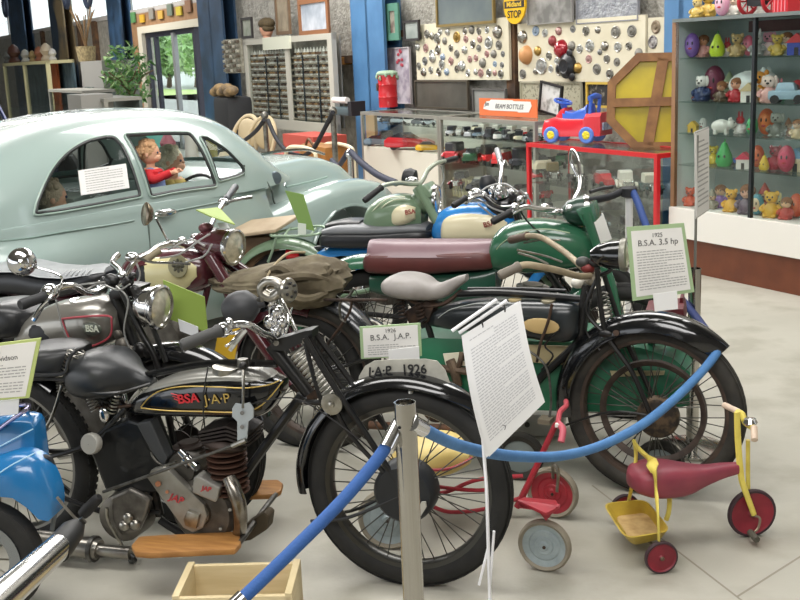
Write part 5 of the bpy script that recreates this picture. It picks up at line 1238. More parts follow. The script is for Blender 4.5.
# ================================================================ 1: BSA J.A.P. of 1926, nearest
Fc, Rc = atz(412, 583), atz(28, 545)
B, jap = bike('vintage_motorcycle', 'nearest black vintage motorcycle with BSA J.A.P. lettering and wooden footboards', Rc, math.degrees(math.atan2(Fc.y - Rc.y, Fc.x - Rc.x)))
P = B.P; fw_c = V((1.498, 0, .347)); rw_c = V((-.02, 0, .347))
FW = wheel(jap, 'front_wheel', fw_c, .347, .038, M('4c4c4a', .3, .8), 40, .035, rr=.268)
RW = wheel(jap, 'rear_wheel', rw_c, .347, .04, M('7b7a76', .4, .7), 40, .04, rr=.268, drum=(.09, -.05), tread=True)
G().lathe([(.001, -.075), (.09, -.075), (.102, -.06), (.106, -.02), (.106, .0), (.001, .0)], ax=(0, 1, 0), n=32).build('brake_drum', M('26282b', .45, .3), FW)
G().prism([(.028, -.08, -.092), (.042, -.08, -.096), (.082, -.08, -.03), (.080, -.08, -.012), (.066, -.08, -.014)], (0, -.008, 0)).build('brake_arm', M('b9b7ae', .45, .3), FW)
mg = mudguard(jap, 'front_mudguard', fw_c, .392, .062, 187, 52, BLACKG, d=.035, flare=.5)
tubeo(mg, 'stay', [P(311, 521, -.06), P(350, 517, -.07), fw_c + V((0, -.07, .0))], .006, BLACKP); tubeo(mg, 'stay', [P(318, 516, .06), P(360, 508, .07), fw_c + V((0, .07, .0))], .006, BLACKP)
g = G(); g.lathe([(.001, .01), (.008, .008), (.012, 0)], P(411, 392, -.02), (0, -.3, 1), 10); g.build('bolt', NICKEL, mg)
mudguard(jap, 'rear_mudguard', rw_c, .388, .062, 50, 178, BLACKG, d=.03)
# silver number plate over the mudguard
o_ = [(357, 390), (359, 376), (365, 366), (374, 361), (392, 359.5), (425, 359), (437, 361), (445, 370), (449, 381), (452, 388), (440, 384), (425, 382), (400, 382), (380, 385), (366, 390)]
pl1 = G().prism([P(x, y, -.002) for x, y in o_], (0, .004, 0)).build('number_plate', M('b5b3a9', .5, .15, 'a5a399', 30), jap, smooth=False)
badge_text(pl1, B, 'lettering', 'J·A·P', 379, 371.5, -.006, .040, M('1c1c1e', .5), ang=.12, bold=True, shear=.2); badge_text(pl1, B, 'lettering', '1926', 414, 369.5, -.006, .042, M('1c1c1e', .5), ang=.04, bold=True)
# girder fork
fork = tubeo(jap, 'girder_fork', [P(305, 338, -.05), P(322, 367, -.055), P(341, 397, -.06), P(374, 446, -.065), fw_c + V((0, -.065, 0))], .0105, BLACKP, k=4)
tubeo(fork, 'fork_blade', [P(315, 333, .06), P(360, 393, .065), P(398, 444, .065), fw_c + V((0, .065, 0))], .0105, BLACKP, k=4)
tubeo(fork, 'fork_strut', [P(305, 342, -.04), P(314, 378, -.05), P(322, 403, -.05)], .008, BLACKP); tubeo(fork, 'fork_strut', [P(309, 337, .04), P(350, 400, .06)], .008, BLACKP)
tubeo(fork, 'fork_strut', [P(333, 403, -.06), P(352, 437, -.06), fw_c + V((-.012, -.066, .02))], .008, BLACKP)
G().prism([P(270, 350, -.03), P(272, 341, -.03), P(305, 331, -.03), P(312, 330, -.03), P(312, 338, -.03), P(284, 351, -.03)], (0, .06, 0)).build('fork_crown', BLACKP, jap, smooth=False)
G().cyl(P(271, 345, 0), P(309, 394, 0), .024, .021, n=16).build('steering_head', BLACKP, jap)
spring(jap, P(296, 349, -.02), P(331, 394, -.02), .031, 12, .0045, M('b5b3ab', .35, .7))
g = G(); g.lathe([(.001, 0), (.030, 0), (.036, .006), (.036, .014), (.012, .016), (.010, .024), (.001, .026)], P(333, 403, -.062), (0, -1, 0), 20); g.build('friction_damper', NICKEL, fork)
for x, y in ((305, 341), (276, 343), (305, 403)): G().cyl(P(x, y, -.03), P(x, y, -.045), .010, n=8).build('bolt', NICKEL, jap)
tubeo(jap, 'lower_link', [P(300, 402, -.035), P(333, 403, -.05)], .010, BLACKP)
# frame
frm = tubeo(jap, 'frame_tube', [P(118, 385, 0), P(152, 374, 0), P(200, 364.5, 0), P(240, 363, 0), P(277, 364, 0)], .0135, BLACKG)
tubeo(jap, 'frame_tube', [P(302, 396, 0), P(290, 412, 0), P(249, 469, 0), P(236, 492, 0), P(222, 520, 0)], [.02, .017, .016, .016, .016], BLACKP)
tubeo(jap, 'frame_tube', [P(128, 408, 0), P(136, 432, 0), P(150, 475, 0), P(160, 515, 0)], .016, BLACKP)
tubeo(jap, 'frame_tube', [P(126, 408, -.05), P(80, 448, -.07), rw_c + V((0, -.08, .0))], .009, BLACKP); tubeo(jap, 'frame_tube', [P(126, 408, .05), P(80, 448, .07), rw_c + V((0, .08, .0))], .009, BLACKP)
tubeo(jap, 'frame_tube', [P(160, 512, -.05), P(90, 508, -.07), rw_c + V((0, -.08, 0))], .009, BLACKP); tubeo(jap, 'frame_tube', [P(160, 515, .04), P(90, 508, .07), rw_c + V((0, .08, 0))], .009, BLACKP)
tubeo(jap, 'frame_tube', [P(222, 520, 0), P(190, 535, 0), P(160, 520, 0)], .014, BLACKP)
# tank
tank = slab(jap, B, 'fuel_tank', [(131, 405, 411, .03), (142, 393, 411, .06), (158, 383, 411.5, .08), (180, 375, 412, .09), (205, 370, 412.5, .092), (235, 368, 413, .092), (258, 370, 413, .085), (272, 374, 407, .07), (284, 379, 391, .04)], BLACKG, e=.55)
gold = M('b79b52', .35, .4)
slab(tank, B, 'silver_top', [(146, 389, 396, .05), (160, 380, 390, .07), (182, 372.5, 385, .08), (207, 368, 382, .082), (235, 366.5, 382, .082), (257, 368.5, 382, .075), (270, 372.5, 380, .055), (278, 377, 381, .03)], M('8f8e88', .3, .5), e=.8)
def yo(hw=.094): return -hw
g = G(); g.tube([P(141, 407, -.088), P(150, 397, -.092), (P(163, 390, -.094)), P(185, 386.5, -.095), P(215, 387, -.095), P(245, 388, -.093), P(268, 385, -.086), P(280, 380, -.07)], .0022, 5); g.build('gold_line', gold, tank)
g = G(); g.tube([P(141, 408, -.088), P(165, 410.5, -.094), P(200, 411.5, -.096), P(240, 412, -.094), P(262, 405, -.085), P(283, 381, -.06)], .0022, 5); g.build('gold_line', gold, tank)

rd = M('c2242c', .4)
badge_text(tank, B, 'lettering', 'BSA', 188, 399, -.098, .043, rd, ang=.12, bold=True, sx=1.1); badge_text(tank, B, 'lettering', 'J·A·P', 217, 399.5, -.098, .046, gold, ang=.12, bold=False, sx=1.05)
for k in range(3): G().tube([P(180, 396 + 2.6 * k, -.098), P(171 + 1.5 * k, 393.5 + 2.6 * k, -.098)], .0018, 4).build('lettering_wing', rd, tank)
G().cyl(P(226, 373, -.03), P(226, 366.5, -.03), .045, n=28).build('filler_cap', NICKEL, tank)
G().lathe([(.001, .02), (.018, .018), (.02, 0), (.02, -.01)], P(243, 364, -.04), (0, 0, 1), 14).build('oil_filler', DULL, tank)
# gear lever and its gate
lv = G().prism([P(x, y, -.125) for x, y in [(233, 408), (236, 403), (243, 404), (250, 402), (254, 408), (254, 417), (249, 421), (247.5, 438), (243, 442), (238, 440), (238, 421), (233, 416)]], (0, -.006, 0)).build('gear_gate', M('a9b0b4', .4, .4), jap, smooth=False)
for x, y in ((242, 413), (242, 427)): G().cyl(P(x, y, -.13), P(x, y, -.14), .007, n=8).build('bolt', STEEL, lv)
tubeo(jap, 'gear_lever', [P(243, 366, -.10), P(243.5, 385, -.12), P(243, 408, -.13)], .0055, NICKEL); G().ell(P(243, 366, -.10), (.014, .014, .014)).build('lever_knob', BLACKP, jap)
rod = tubeo(jap, 'hand_rod', [P(244, 440, -.135), P(235, 445, -.14), P(170, 468, -.16), P(103, 492, -.18)], .0055, STEEL, k=3); tubeo(rod, 'rod_end', [P(246, 440, -.135), P(232, 446, -.14)], .009, NICKEL)
G().lathe([(.001, 0), (.020, 0), (.022, .02), (.018, .09), (.011, .1), (.001, .1)], P(83, 514, -.19), P(103, 493, -.19) - P(83, 514, -.19), 16).build('rubber_grip', M('1c1c1d', .6), rod)
# engine: V twin
eng = G().lathe([(.001, -.05), (.05, -.052), (.105, -.045), (.118, -.03), (.118, .05), (.001, .06)], P(207, 508, -.03), (0, 1, 0), 36).build('crankcase', ENGINE, jap)
G().lathe([(.001, 0), (.02, 0), (.03, -.006), (.045, -.008), (.05, .01)], P(198, 512, -.085), (0, 1, 0), 24).build('crank_boss', NICKEL, eng)
for k in range(6): a = k * 1.05; G().cyl(P(207, 508, -.08) + V((.085 * math.cos(a), 0, .085 * math.sin(a))), P(207, 508, -.092) + V((.085 * math.cos(a), 0, .085 * math.sin(a))), .006, n=6).build('case_bolt', NICKEL, eng)
finned(jap, 'front_cylinder', P(230, 491, -.02), (P(226, 448, -.02) - P(230, 491, -.02)), .040, .070, .165, 8, M('54382c', .6, .3, '3c2a22', 14))
hd = G().ell(P(224, 441, -.02), (.085, .07, .035), Euler((0, .2, 0)), n=18).build('cylinder_head', M('28211e', .55, .3, '3d302a', 10), jap)
for k in range(4): G().prism([P(198 + k * .5, 432 + 3.4 * k, -.085), P(226, 426 + 4 * k, -.085), P(248, 434 + 3.6 * k, -.085), P(248, 436 + 3.6 * k, -.085), P(226, 428 + 4 * k, -.085), P(198, 434 + 3.4 * k, -.085)], (0, .13, 0)).build('head_fin', M('2c2523', .6, .3), hd, smooth=False)
G().cyl(P(210, 438, -.05), P(209, 430, -.05), .012, n=6).build('spark_plug', NICKEL, hd)
finned(jap, 'rear_cylinder', P(196, 492, .03), (P(188, 438, .03) - P(196, 492, .03)), .036, .058, .19, 9, M('3a302b', .6, .3))
tubeo(jap, 'exhaust_pipe', [P(229, 478, -.08), P(234, 490, -.095), P(239, 505, -.10), P(240, 528, -.08), P(236, 540, -.02)], [.024, .026, .026, .024, .020], M('9a958c', .25, .95, '6f655a', 20), n=14)
cas = G().prism([P(x, y, -.10) for x, y in [(147, 478), (151, 470), (163, 467), (170, 472), (204, 505), (207, 517), (203, 528), (193, 533), (183, 528)]], (0, .03, 0)).build('chain_case', M('a3a19a', .4, .75, '8b887f', 14), jap, smooth=False, bevel=.004)
badge_text(cas, B, 'lettering', 'JAP', 176, 499, -.104, .036, M('b0343a', .5), ang=-.30, bold=True, shear=.2)
for x, y in ((158, 484), (167, 492)): G().cyl(P(x, y, -.10), P(x, y, -.108), .010 if x < 160 else .006, n=10).build('bolt', M('8a5a3c', .5, .4), cas)
cb = G().prism([P(x, y, -.115) for x, y in [(183, 519), (187, 511), (199, 515), (196, 529), (185, 526)]], (0, .03, 0)).build('breather_box', NICKEL, jap, bevel=.004)
mgb = G().prism([P(x, y, -.11) for x, y in [(193, 478), (196, 476), (220, 488), (216, 503), (192, 493)]], (0, .06, 0)).build('magneto_box', M('9d9b95', .4, .75), jap, smooth=False, bevel=.006)
badge_text(mgb, B, 'lettering', 'JAP', 206, 489, -.113, .024, M('b0343a', .5), ang=-.12, bold=True, shear=.2)
G().lathe([(.001, 0), (.05, 0), (.055, .01), (.055, .09), (.001, .1)], P(181, 469, -.06), (0, 1, 0), 24).build('carburettor', M('55524d', .5, .6), jap)
for i, (x, y, r_) in enumerate(((186, 459, .02), (192, 463, .016), (181, 452, .014))): G().cyl(P(x, y, -.08), P(x + 5, y + 5, -.09), r_, n=12).build('carburettor_cap', CHROME, jap)
tubeo(jap, 'oil_pipe', [P(150, 440, -.05), P(152, 455, -.07), P(162, 465, -.08), P(176, 462, -.08)], .004, DULL); tubeo(jap, 'control_cable', [P(240, 408, -.1), P(262, 402, -.09), P(300, 400, -.07), P(360, 440, -.09), fw_c + V((-.03, -.09, .09))], .0025, BLACKP)
tubeo(jap, 'control_cable', [P(208, 367, -.095), P(203, 400, -.1), P(205, 430, -.1)], .0025, BLACKP)
gb = G().lathe([(.001, -.06), (.05, -.062), (.085, -.05), (.09, .04), (.001, .05)], P(128, 513, -.03), (0, 1, 0), 28).build('gearbox', M('77736b', .4, .8, '54504a', 12), jap)
G().prism([P(x, y, -.10) for x, y in [(110, 497), (128, 489), (150, 500), (146, 515), (138, 532), (120, 536), (112, 520)]], (0, .03, 0)).build('gearbox_cover', M('85817a', .35, .8, '5f5b55', 20), gb, smooth=False, bevel=.01)
for x, y in ((128, 518), (135, 525), (124, 526)): G().ell(P(x, y, -.108), (.02, .012, .02)).build('gearbox_boss', NICKEL, gb)
tubeo(gb, 'clutch_arm', [P(107, 508, -.11), P(108, 520, -.11), P(116, 535, -.11), P(122, 545, -.11)], .006, NICKEL)
oil = G().prism([P(x, y, -.07) for x, y in [(90, 452), (104, 430), (128, 420), (142, 424), (160, 470), (163, 492), (130, 494), (105, 490)]], (0, .13, 0)).build('oil_tank', M('111213', .35, coat=.2), jap, smooth=False, bevel=.01)
G().lathe([(.001, .026), (.034, .024), (.037, .018), (.037, 0), (.033, -.01)], P(93, 443, -.11), (-.1, -1, .15), 24).build('oil_cap', M('b9b7af', .45, .3), oil)
G().prism([P(x, y, -.075) for x, y in [(136, 424), (150, 421), (167, 458), (163, 468), (150, 450)]], (0, .05, 0)).build('tool_box', M('3a3c3e', .5), oil, smooth=False, bevel=.005)
# silencer and stand
tubeo(jap, 'silencer', [P(131, 553, -.1), P(100, 550, -.1), P(97, 549, -.1), P(60, 544, -.1), P(38, 541, -.1)], [.024, .022, .038, .042, .040], M('a5a198', .3, .9, '86817a', 14), n=16)
G().cyl(P(96, 549, -.1), P(92, 548.5, -.1), .047, n=20).build('silencer_clamp', STEEL, jap)
# footboards
def fboard(pts, off, lab):
    o = G().prism([B.L(atz(x, y, off)) for x, y in pts], (0, 0, -.022)).build('footboard', M('a8773f', .55, 0, '8f6230', 9, stretch=(1, 6, 6)), jap, smooth=True, bevel=.008, label=lab)
    return o
fboard([(131, 545), (139, 536), (160, 534.5), (232, 531), (240, 534), (241, 542), (235, 549), (150, 553), (135, 552)], .16, 'near wooden footboard')
fboard([(248, 483), (250, 480), (278, 479), (283, 483), (281, 490), (274, 494), (247, 495)], .16, 'far wooden footboard')
tubeo(jap, 'footboard_rail', [B.L(atz(236, 547, .15)), B.L(atz(246, 534, .15)), B.L(atz(262, 512, .15)), B.L(atz(279, 490, .15))], .010, STEEL)
tubeo(jap, 'footboard_rail', [B.L(atz(135, 552, .14)), B.L(atz(170, 552, .14)), B.L(atz(225, 550, .14))], .009, BLACKP)
G().prism([P(x, y, .04) for x, y in [(246, 524), (264, 512), (269, 516), (267, 530), (250, 541), (240, 543)]], (0, .06, 0)).build('undertray', M('4a4030', .7, .2), jap, smooth=False, bevel=.01)
tubeo(jap, 'centre_stand', [P(120, 545, -.08), P(135, 560, -.1), P(125, 560, 0), P(110, 548, .08)], .008, BLACKP)
# saddles
sad = slab(jap, B, 'saddle', [(74, 362, 380, .05), (80, 354, 390, .11), (95, 349, 394, .135), (112, 350, 393, .135), (126, 357, 391, .10), (138, 367, 388, .05), (148, 374, 386, .035), (154, 379, 386, .02)], M('2a2c2e', .38, 0, '232527', 8, bump=.08), e=.75)
g = G(); g.tube([P(73, 372, -.04), P(78, 386, -.10), P(92, 393, -.13), P(115, 393, -.13), P(130, 390, -.09), P(150, 384, -.035)], .006, 6); g.build('saddle_piping', LEATHB, sad)
pil = slab(jap, B, 'pillion_seat', [(18, 350, 372, .09), (30, 345, 374, .12), (48, 343, 374, .13), (64, 343, 374, .12), (76, 344, 366, .09), (84, 346, 356, .05)], M('202123', .4, 0, '18191b', 8), off=.02, e=.5)
tubeo(pil, 'seat_edge', [P(84, 347, -.05), P(74, 352, -.1), P(68, 362, -.12), (P(64, 373, -.12)), P(40, 375, -.12), P(18, 374, -.11)], .007, LEATHB)
for i, (x0, y0, x1, y1) in enumerate(((72, 352, 66, 372), (80, 350, 75, 372), (60, 373, 62, 390), (118, 392, 112, 412), (88, 392, 96, 410))):
    spring(jap, P(x0, y0, -.06), P(x1, y1, -.06), .017, 6, .003, NICKEL, 'saddle_spring'); 
for x, y, x1, y1 in ((62, 384, 130, 410), (96, 408, 140, 404), (110, 390, 126, 406)): tubeo(jap, 'saddle_stay', [P(x, y, -.06), P((x + x1) / 2, (y + y1) / 2 + 1, -.06), P(x1, y1, -.03)], .006, BROWNM if x == 96 else BLACKP)
tubeo(jap, 'carrier_rail', [P(30, 378, -.09), P(60, 380, -.09), P(88, 384, -.08)], .006, BLACKP)
G().ell(P(104, 415, -.07), (.02, .012, .03)).build('stay_clamp', CHROME, jap)
tubeo(jap, 'carrier_stay', [P(62, 385, -.09), P(44, 430, -.09), rw_c + V((0, -.085, .02))], .006, NICKEL)
# handlebars: rubber grip, levers, horn
hb = tubeo(jap, 'handlebar', [P(275, 341, -.03), P(271, 336, -.10), P(262, 333, -.17), P(249, 325, -.24), P(234, 325, -.28), P(222, 329, -.33)], .0115, CHROME, n=10)
grip(hb, P(221, 330, -.33), P(181, 346, -.42), M('3c3c3b', .6), .0195)
G().lathe([(.001, -.012), (.02, -.012), (.024, 0), (.02, .02), (.001, .02)], P(223, 330, -.325), P(232, 326, -.29) - P(222, 330, -.33), 16).build('twist_clamp', CHROME, hb)
G().ell(P(229, 324, -.31), (.016, .016, .02)).build('air_lever', CHROME, hb)
tubeo(hb, 'brake_lever', [P(228, 333, -.32), P(235, 333, -.3), P(242, 330, -.27), P(232, 342, -.33), P(226, 346, -.36)], .005, CHROME); G().prism([P(228, 350, -.33), P(231, 344, -.33), P(244, 330, -.27), P(246, 332, -.27), P(236, 345, -.32), P(231, 352, -.33)], (0, .01, 0)).build('lever_blade', M('c9c9c2', .3, .7), hb, smooth=False)
hb2 = tubeo(jap, 'handlebar', [P(277, 341, .03), P(283, 335, .10), P(287, 318, .2), P(281, 300, .28), P(284, 295, .36), P(270, 292, .46)], .0115, CHROME, n=10)
tubeo(hb2, 'brake_lever', [P(292, 308, .2), P(290, 318, .15), P(298, 333, .08)], .004, CHROME); tubeo(hb2, 'control_rod', [P(284, 303, .05), P(291, 318, .03), P(297, 332, .02)], .0045, CHROME)
for x, y in ((272, 300), (277, 312), (282, 322), (270, 322), (276, 331)): G().ell(P(x, y, -.02), (.024, .02, .026), Euler((.4, .5, x))).build('bar_fitting', CHROME, jap)
G().prism([P(262, 297, -.03), P(268, 293, -.03), P(283, 322, -.03), P(284, 334, -.03), P(276, 333, -.03)], (0, .02, 0)).build('bar_bracket', CHROME, jap, bevel=.004)
# bulb horn
hn = G().lathe([(.001, 0), (.03, .004), (.050, .03), (.056, .06), (.052, .09), (.030, .115), (.016, .125), (.014, .15)], P(224, 311, -.06), P(262, 303, -.05) - P(224, 311, -.06), 24).build('horn_bulb', M('2c2d30', .5), jap)
tubeo(jap, 'horn_tube', [P(258, 301, -.05), P(263, 297, -.06), P(261, 288, -.06), P(268, 281, -.06), P(278, 283, -.06), P(281, 290, -.06), P(272, 297, -.06), P(264, 294, -.06)], [.010, .013, .014, .015, .016, .017, .018, .02], NICKEL, n=12)
bell = G().lathe([(.018, -.05), (.026, -.03), (.034, -.01), (.040, 0), (.036, .006), (.001, .012)], P(289, 290, -.06), (1, -.35, .12), 28).build('horn_bell', NICKEL, jap)
for k in range(6): a = k * 1.05; c_ = P(289, 290, -.06); d = V((1, -.35, .12)).normalized(); u = V((0, 0, 1)); v_ = d.cross(u).normalized(); G().ell(c_ + d * .010 + (u * math.cos(a) + v_ * math.sin(a)) * .022, (.004, .008, .005)).build('horn_slot', M('232323', .6), bell)
# ================================================================ 2: BSA 3.5 hp of 1925
Fc, Rc = atz(662, 495), atz(330, 450)
B, b2 = bike('vintage_motorcycle', 'black vintage motorcycle with grey saddle and large rusty front wheel at the right', Rc, math.degrees(math.atan2(Fc.y - Rc.y, Fc.x - Rc.x)))
P = B.P; fw_c = V((1.462, 0, .347)); rw_c = V((-.06, 0, .347))
rimr = M('4f4138', .6, .3, '3a312b', 18)
FW = wheel(b2, 'front_wheel', fw_c, .347, .036, rimr, 40, .035, rr=.275, tyre=RUBBERG)
RW = wheel(b2, 'rear_wheel', rw_c, .347, .036, rimr, 40, .035, rr=.275, tyre=RUBBERG, drum=(.1, -.05, BROWNM))
G().lathe([(.190, -.03), (.205, -.035), (.205, -.005), (.19, -.01), (.182, -.02)], ax=(0, 1, 0), n=56, close=True).build('brake_rim', M('4c4039', .6, .4, '352d28', 18), FW)
for k in range(10): a = k * .628 + .2; G().cyl((.03 * math.cos(a + .5), -.03, .03 * math.sin(a + .5)), (.19 * math.cos(a), -.02, .19 * math.sin(a)), .0022, n=5).build('rim_spoke', STEEL, FW)
G().lathe([(.001, -.05), (.03, -.05), (.075, -.042), (.082, -.03), (.082, .0), (.001, .0)], (.02, 0, -.02), ax=(0, 1, 0), n=28).build('brake_drum', M('5a4a38', .6, .3, '2c2620', 22, lo=.42, hi=.55), FW)
mg = mudguard(b2, 'front_mudguard', fw_c, .395, .068, 190, 45, BLACKG, d=.05, flare=.6, valance=.02)
tubeo(mg, 'stay', [P(566, 425, -.066), P(610, 412, -.07), fw_c + V((0, -.07, 0))], .005, BLACKP)
mudguard(b2, 'rear_mudguard', rw_c, .392, .066, 38, 175, M('1b1e22', .25, coat=.5), d=.04)
fork = tubeo(b2, 'girder_fork', [P(597, 268, -.045), P(600, 300, -.05), P(607, 335, -.055), P(632, 372, -.06), fw_c + V((0, -.06, 0))], .0105, BLACKP)
tubeo(fork, 'fork_blade', [P(603, 272, .05), P(612, 300, .055), P(626, 340, .06), P(645, 380, .06), fw_c + V((0, .06, 0))], .0105, BLACKP)
tubeo(fork, 'fork_strut', [P(598, 276, -.04), P(586, 310, -.045), P(604, 333, -.05)], .008, BLACKP)
spring(fork, P(602, 292, 0), P(610, 326, 0), .020, 8, .004, DULL)
G().ell(P(606, 334, -.06), (.03, .012, .016)).build('fork_link', BLACKP, fork); G().cyl(P(616, 333, -.06), P(616, 333, -.075), .012, n=10).build('bolt', BROWNM, fork)
G().cyl(P(588, 285, 0), P(580, 335, 0), .024, n=14).build('steering_head', BLACKP, b2)
tubeo(b2, 'frame_tube', [P(458, 294, 0), P(500, 293, 0), P(572, 298, 0), P(586, 300, 0)], .015, BLACKP); tubeo(b2, 'frame_tube', [P(468, 289, .02), P(520, 289, .02), P(566, 291, .02)], .008, BLACKP)
tubeo(b2, 'frame_tube', [P(582, 325, 0), P(575, 345, 0), P(540, 378, 0), P(512, 412, 0)], .016, BLACKP)
tubeo(b2, 'frame_tube', [P(424, 312, 0), P(434, 345, 0), P(446, 378, 0), P(455, 415, 0)], .014, BLACKP)
tubeo(b2, 'frame_tube', [P(426, 318, -.05), P(385, 350, -.06), rw_c + V((0, -.07, 0))], .008, BLACKP); tubeo(b2, 'frame_tube', [P(426, 318, .05), P(385, 350, .06), rw_c + V((0, .07, 0))], .008, BLACKP)
tubeo(b2, 'frame_tube', [P(455, 412, 0), P(400, 402, -.06), rw_c + V((0, -.07, 0))], .008, BLACKP)
tank = slab(b2, B, 'fuel_tank', [(430, 316, 325, .02), (440, 308, 326, .05), (458, 302, 328, .075), (485, 299, 330, .085), (520, 299, 334, .085), (550, 300, 339, .08), (572, 302, 340, .07), (581, 306, 333, .04)], M('1d2326', .35, 0, '151a1c', 8, coat=.3), e=.55)
G().cyl(P(548, 306, -.02), P(548, 300, -.02), .028, n=20).build('filler_cap', M('a8a088', .4, .5), tank); G().cyl(P(515, 302, -.02), P(515, 299, -.02), .026, n=20).build('filler_cap', M('b9a67c', .5, .3), tank)
G().ell(P(541, 326, -.085), (.075, .004, .032)).build('tank_panel', M('b49a68', .5), tank)
tubeo(tank, 'tank_line', [P(438, 318, -.06), P(452, 309, -.078), P(480, 303, -.088), P(500, 302, -.088)], .002, M('9aa09c', .4), n=5)
tubeo(b2, 'tank_lever', [P(552, 304, -.1), P(548, 322, -.1), P(540, 345, -.1), P(537, 362, -.1)], .006, BROWNM)
sad = slab(b2, B, 'saddle', [(387, 279, 288, .06), (395, 274, 292, .12), (408, 274, 296, .13), (422, 277, 298, .11), (436, 283, 299, .06), (448, 280, 296, .035), (458, 276, 288, .03), (467, 274, 281, .02)], M('8f8a86', .5, 0, '7a7571', 9, bump=.08), e=.75)
tubeo(sad, 'saddle_frame', [P(392, 290, -.06), P(410, 300, -.06), P(425, 306, -.04), P(445, 303, -.02), P(462, 290, 0)], .009, BROWNM)
for x in (400, 418): spring(b2, P(x, 296, -.05), P(x + 3, 318, -.05), .016, 6, .0035, BROWNM, 'saddle_spring')
G().prism([P(403, 312, -.04), P(425, 300, -.04), P(434, 306, -.04), P(428, 322, -.04), P(412, 330, -.04)], (0, .07, 0)).build('saddle_bracket', BROWNM, b2, bevel=.006)
# engine
eng = G().lathe([(.001, -.06), (.09, -.055), (.1, -.04), (.1, .05), (.001, .06)], P(488, 408, -.01), (0, 1, 0), 28).build('crankcase', DKENG, b2)
finned(b2, 'cylinder', P(490, 390, 0), (0.05, 0, 1), .04, .062, .15, 8, M('3c322c', .65, .3)); G().ell(P(489, 348, 0), (.06, .055, .03)).build('cylinder_head', DKENG, b2)
G().lathe([(.001, -.06), (.06, -.055), (.07, .04), (.001, .05)], P(440, 405, -.02), (0, 1, 0), 22).build('gearbox', BROWNM, b2)
for x0, y0, x1, y1, r_ in ((450, 360, 458, 385, .02), (440, 368, 470, 372, .016), (462, 352, 456, 372, .012), (452, 385, 470, 400, .014), (520, 350, 530, 385, .012)): tubeo(b2, 'engine_fitting', [P(x0, y0, -.06), P((x0 + x1) / 2 + 1, (y0 + y1) / 2, -.07), P(x1, y1, -.06)], r_, M('4b3d33', .6, .4, '6b5a48', 20))
tubeo(b2, 'control_cable', [P(560, 330, -.08), P(545, 345, -.08), P(553, 356, -.08), P(541, 370, -.08)], .004, BLACKP); tubeo(b2, 'exhaust_pipe', [P(505, 352, -.05), P(520, 360, -.08), P(522, 395, -.09), P(500, 424, -.09), P(440, 428, -.09), P(370, 425, -.09)], .018, RUST, n=10)
tubeo(b2, 'kick_pedal', [P(520, 345, -.12), P(545, 365, -.12), P(551, 398, -.12), P(549, 420, -.13)], .005, STEEL); G().box(P(546, 420, -.14), (.05, .06, .02)).build('pedal', M('6b6354', .6), b2)
# handlebars, tan bound
tan = M('a3947a', .55, .1, '877a64', 14)
hb = tubeo(b2, 'handlebar', [P(590, 276, -.03), P(578, 276, -.10), P(560, 271, -.2), P(542, 267, -.28), P(524, 265, -.34), P(507, 272, -.37)], .013, tan, n=10)
grip(hb, P(520, 266, -.35), P(499, 276, -.40), M('6d655a', .6), .019)
tubeo(hb, 'brake_lever', [P(548, 264, -.27), P(535, 258, -.3), P(518, 253, -.34)], .004, NICKEL); tubeo(hb, 'brake_lever', [P(562, 262, -.2), P(545, 256, -.25), P(517, 250, -.32)], .004, NICKEL)
hb2 = tubeo(b2, 'handlebar', [P(592, 275, .03), P(583, 268, .10), P(572, 258, .2), P(556, 246, .30), P(540, 237, .38), P(526, 236, .43)], .013, tan, n=10)
grip(hb2, P(528, 236, .43), P(510, 240, .50), M('5c4a3e', .6), .019)
tubeo(hb2, 'brake_lever', [P(560, 240, .3), P(540, 240, .38), P(524, 243, .42)], .004, NICKEL)
tubeo(hb2, 'bar_tube', [P(600, 262, .06), P(615, 250, .2), P(620, 243, .3)], .011, BLACKP)
for x, y, c_ in ((588, 268, '6b2320'), (583, 262, '3a3a38'), (592, 280, '8a8272'), (578, 283, 'c9c6bc'), (596, 262, '2a2a2a')): G().ell(P(x, y, 0), (.03, .025, .022)).build('bar_fitting', M(c_, .5, .2), b2)
tubeo(b2, 'cable', [P(580, 286, 0), P(590, 300, -.04), P(586, 330, -.05), P(600, 350, -.06)], .004, BLACKP)
hl = headlamp(b2, P(624, 255, 0), (1, .10, .03), .060, .13, BLACKG, M('807e74', .4, .4))
tubeo(hl, 'lamp_bracket', [P(600, 275, -.02), P(608, 272, -.02), P(612, 268, -.02)], .008, BLACKP)
# rear carrier
tubeo(b2, 'rear_carrier', [P(388, 300, -.09), P(352, 300, -.11), P(300, 300, -.11), P(256, 302, -.1), P(252, 300, 0), P(256, 296, .1), P(300, 292, .11), P(352, 292, .11)], .007, BROWNM)
tubeo(b2, 'carrier_stay', [P(352, 300, -.11), P(345, 320, -.1), rw_c + V((.0, -.08, .03))], .006, BROWNM); tubeo(b2, 'carrier_handle', [P(354, 288, -.1), P(349, 296, -.1), P(340, 303, -.1), P(341, 318, -.1), P(346, 322, -.1)], .006, DULL)
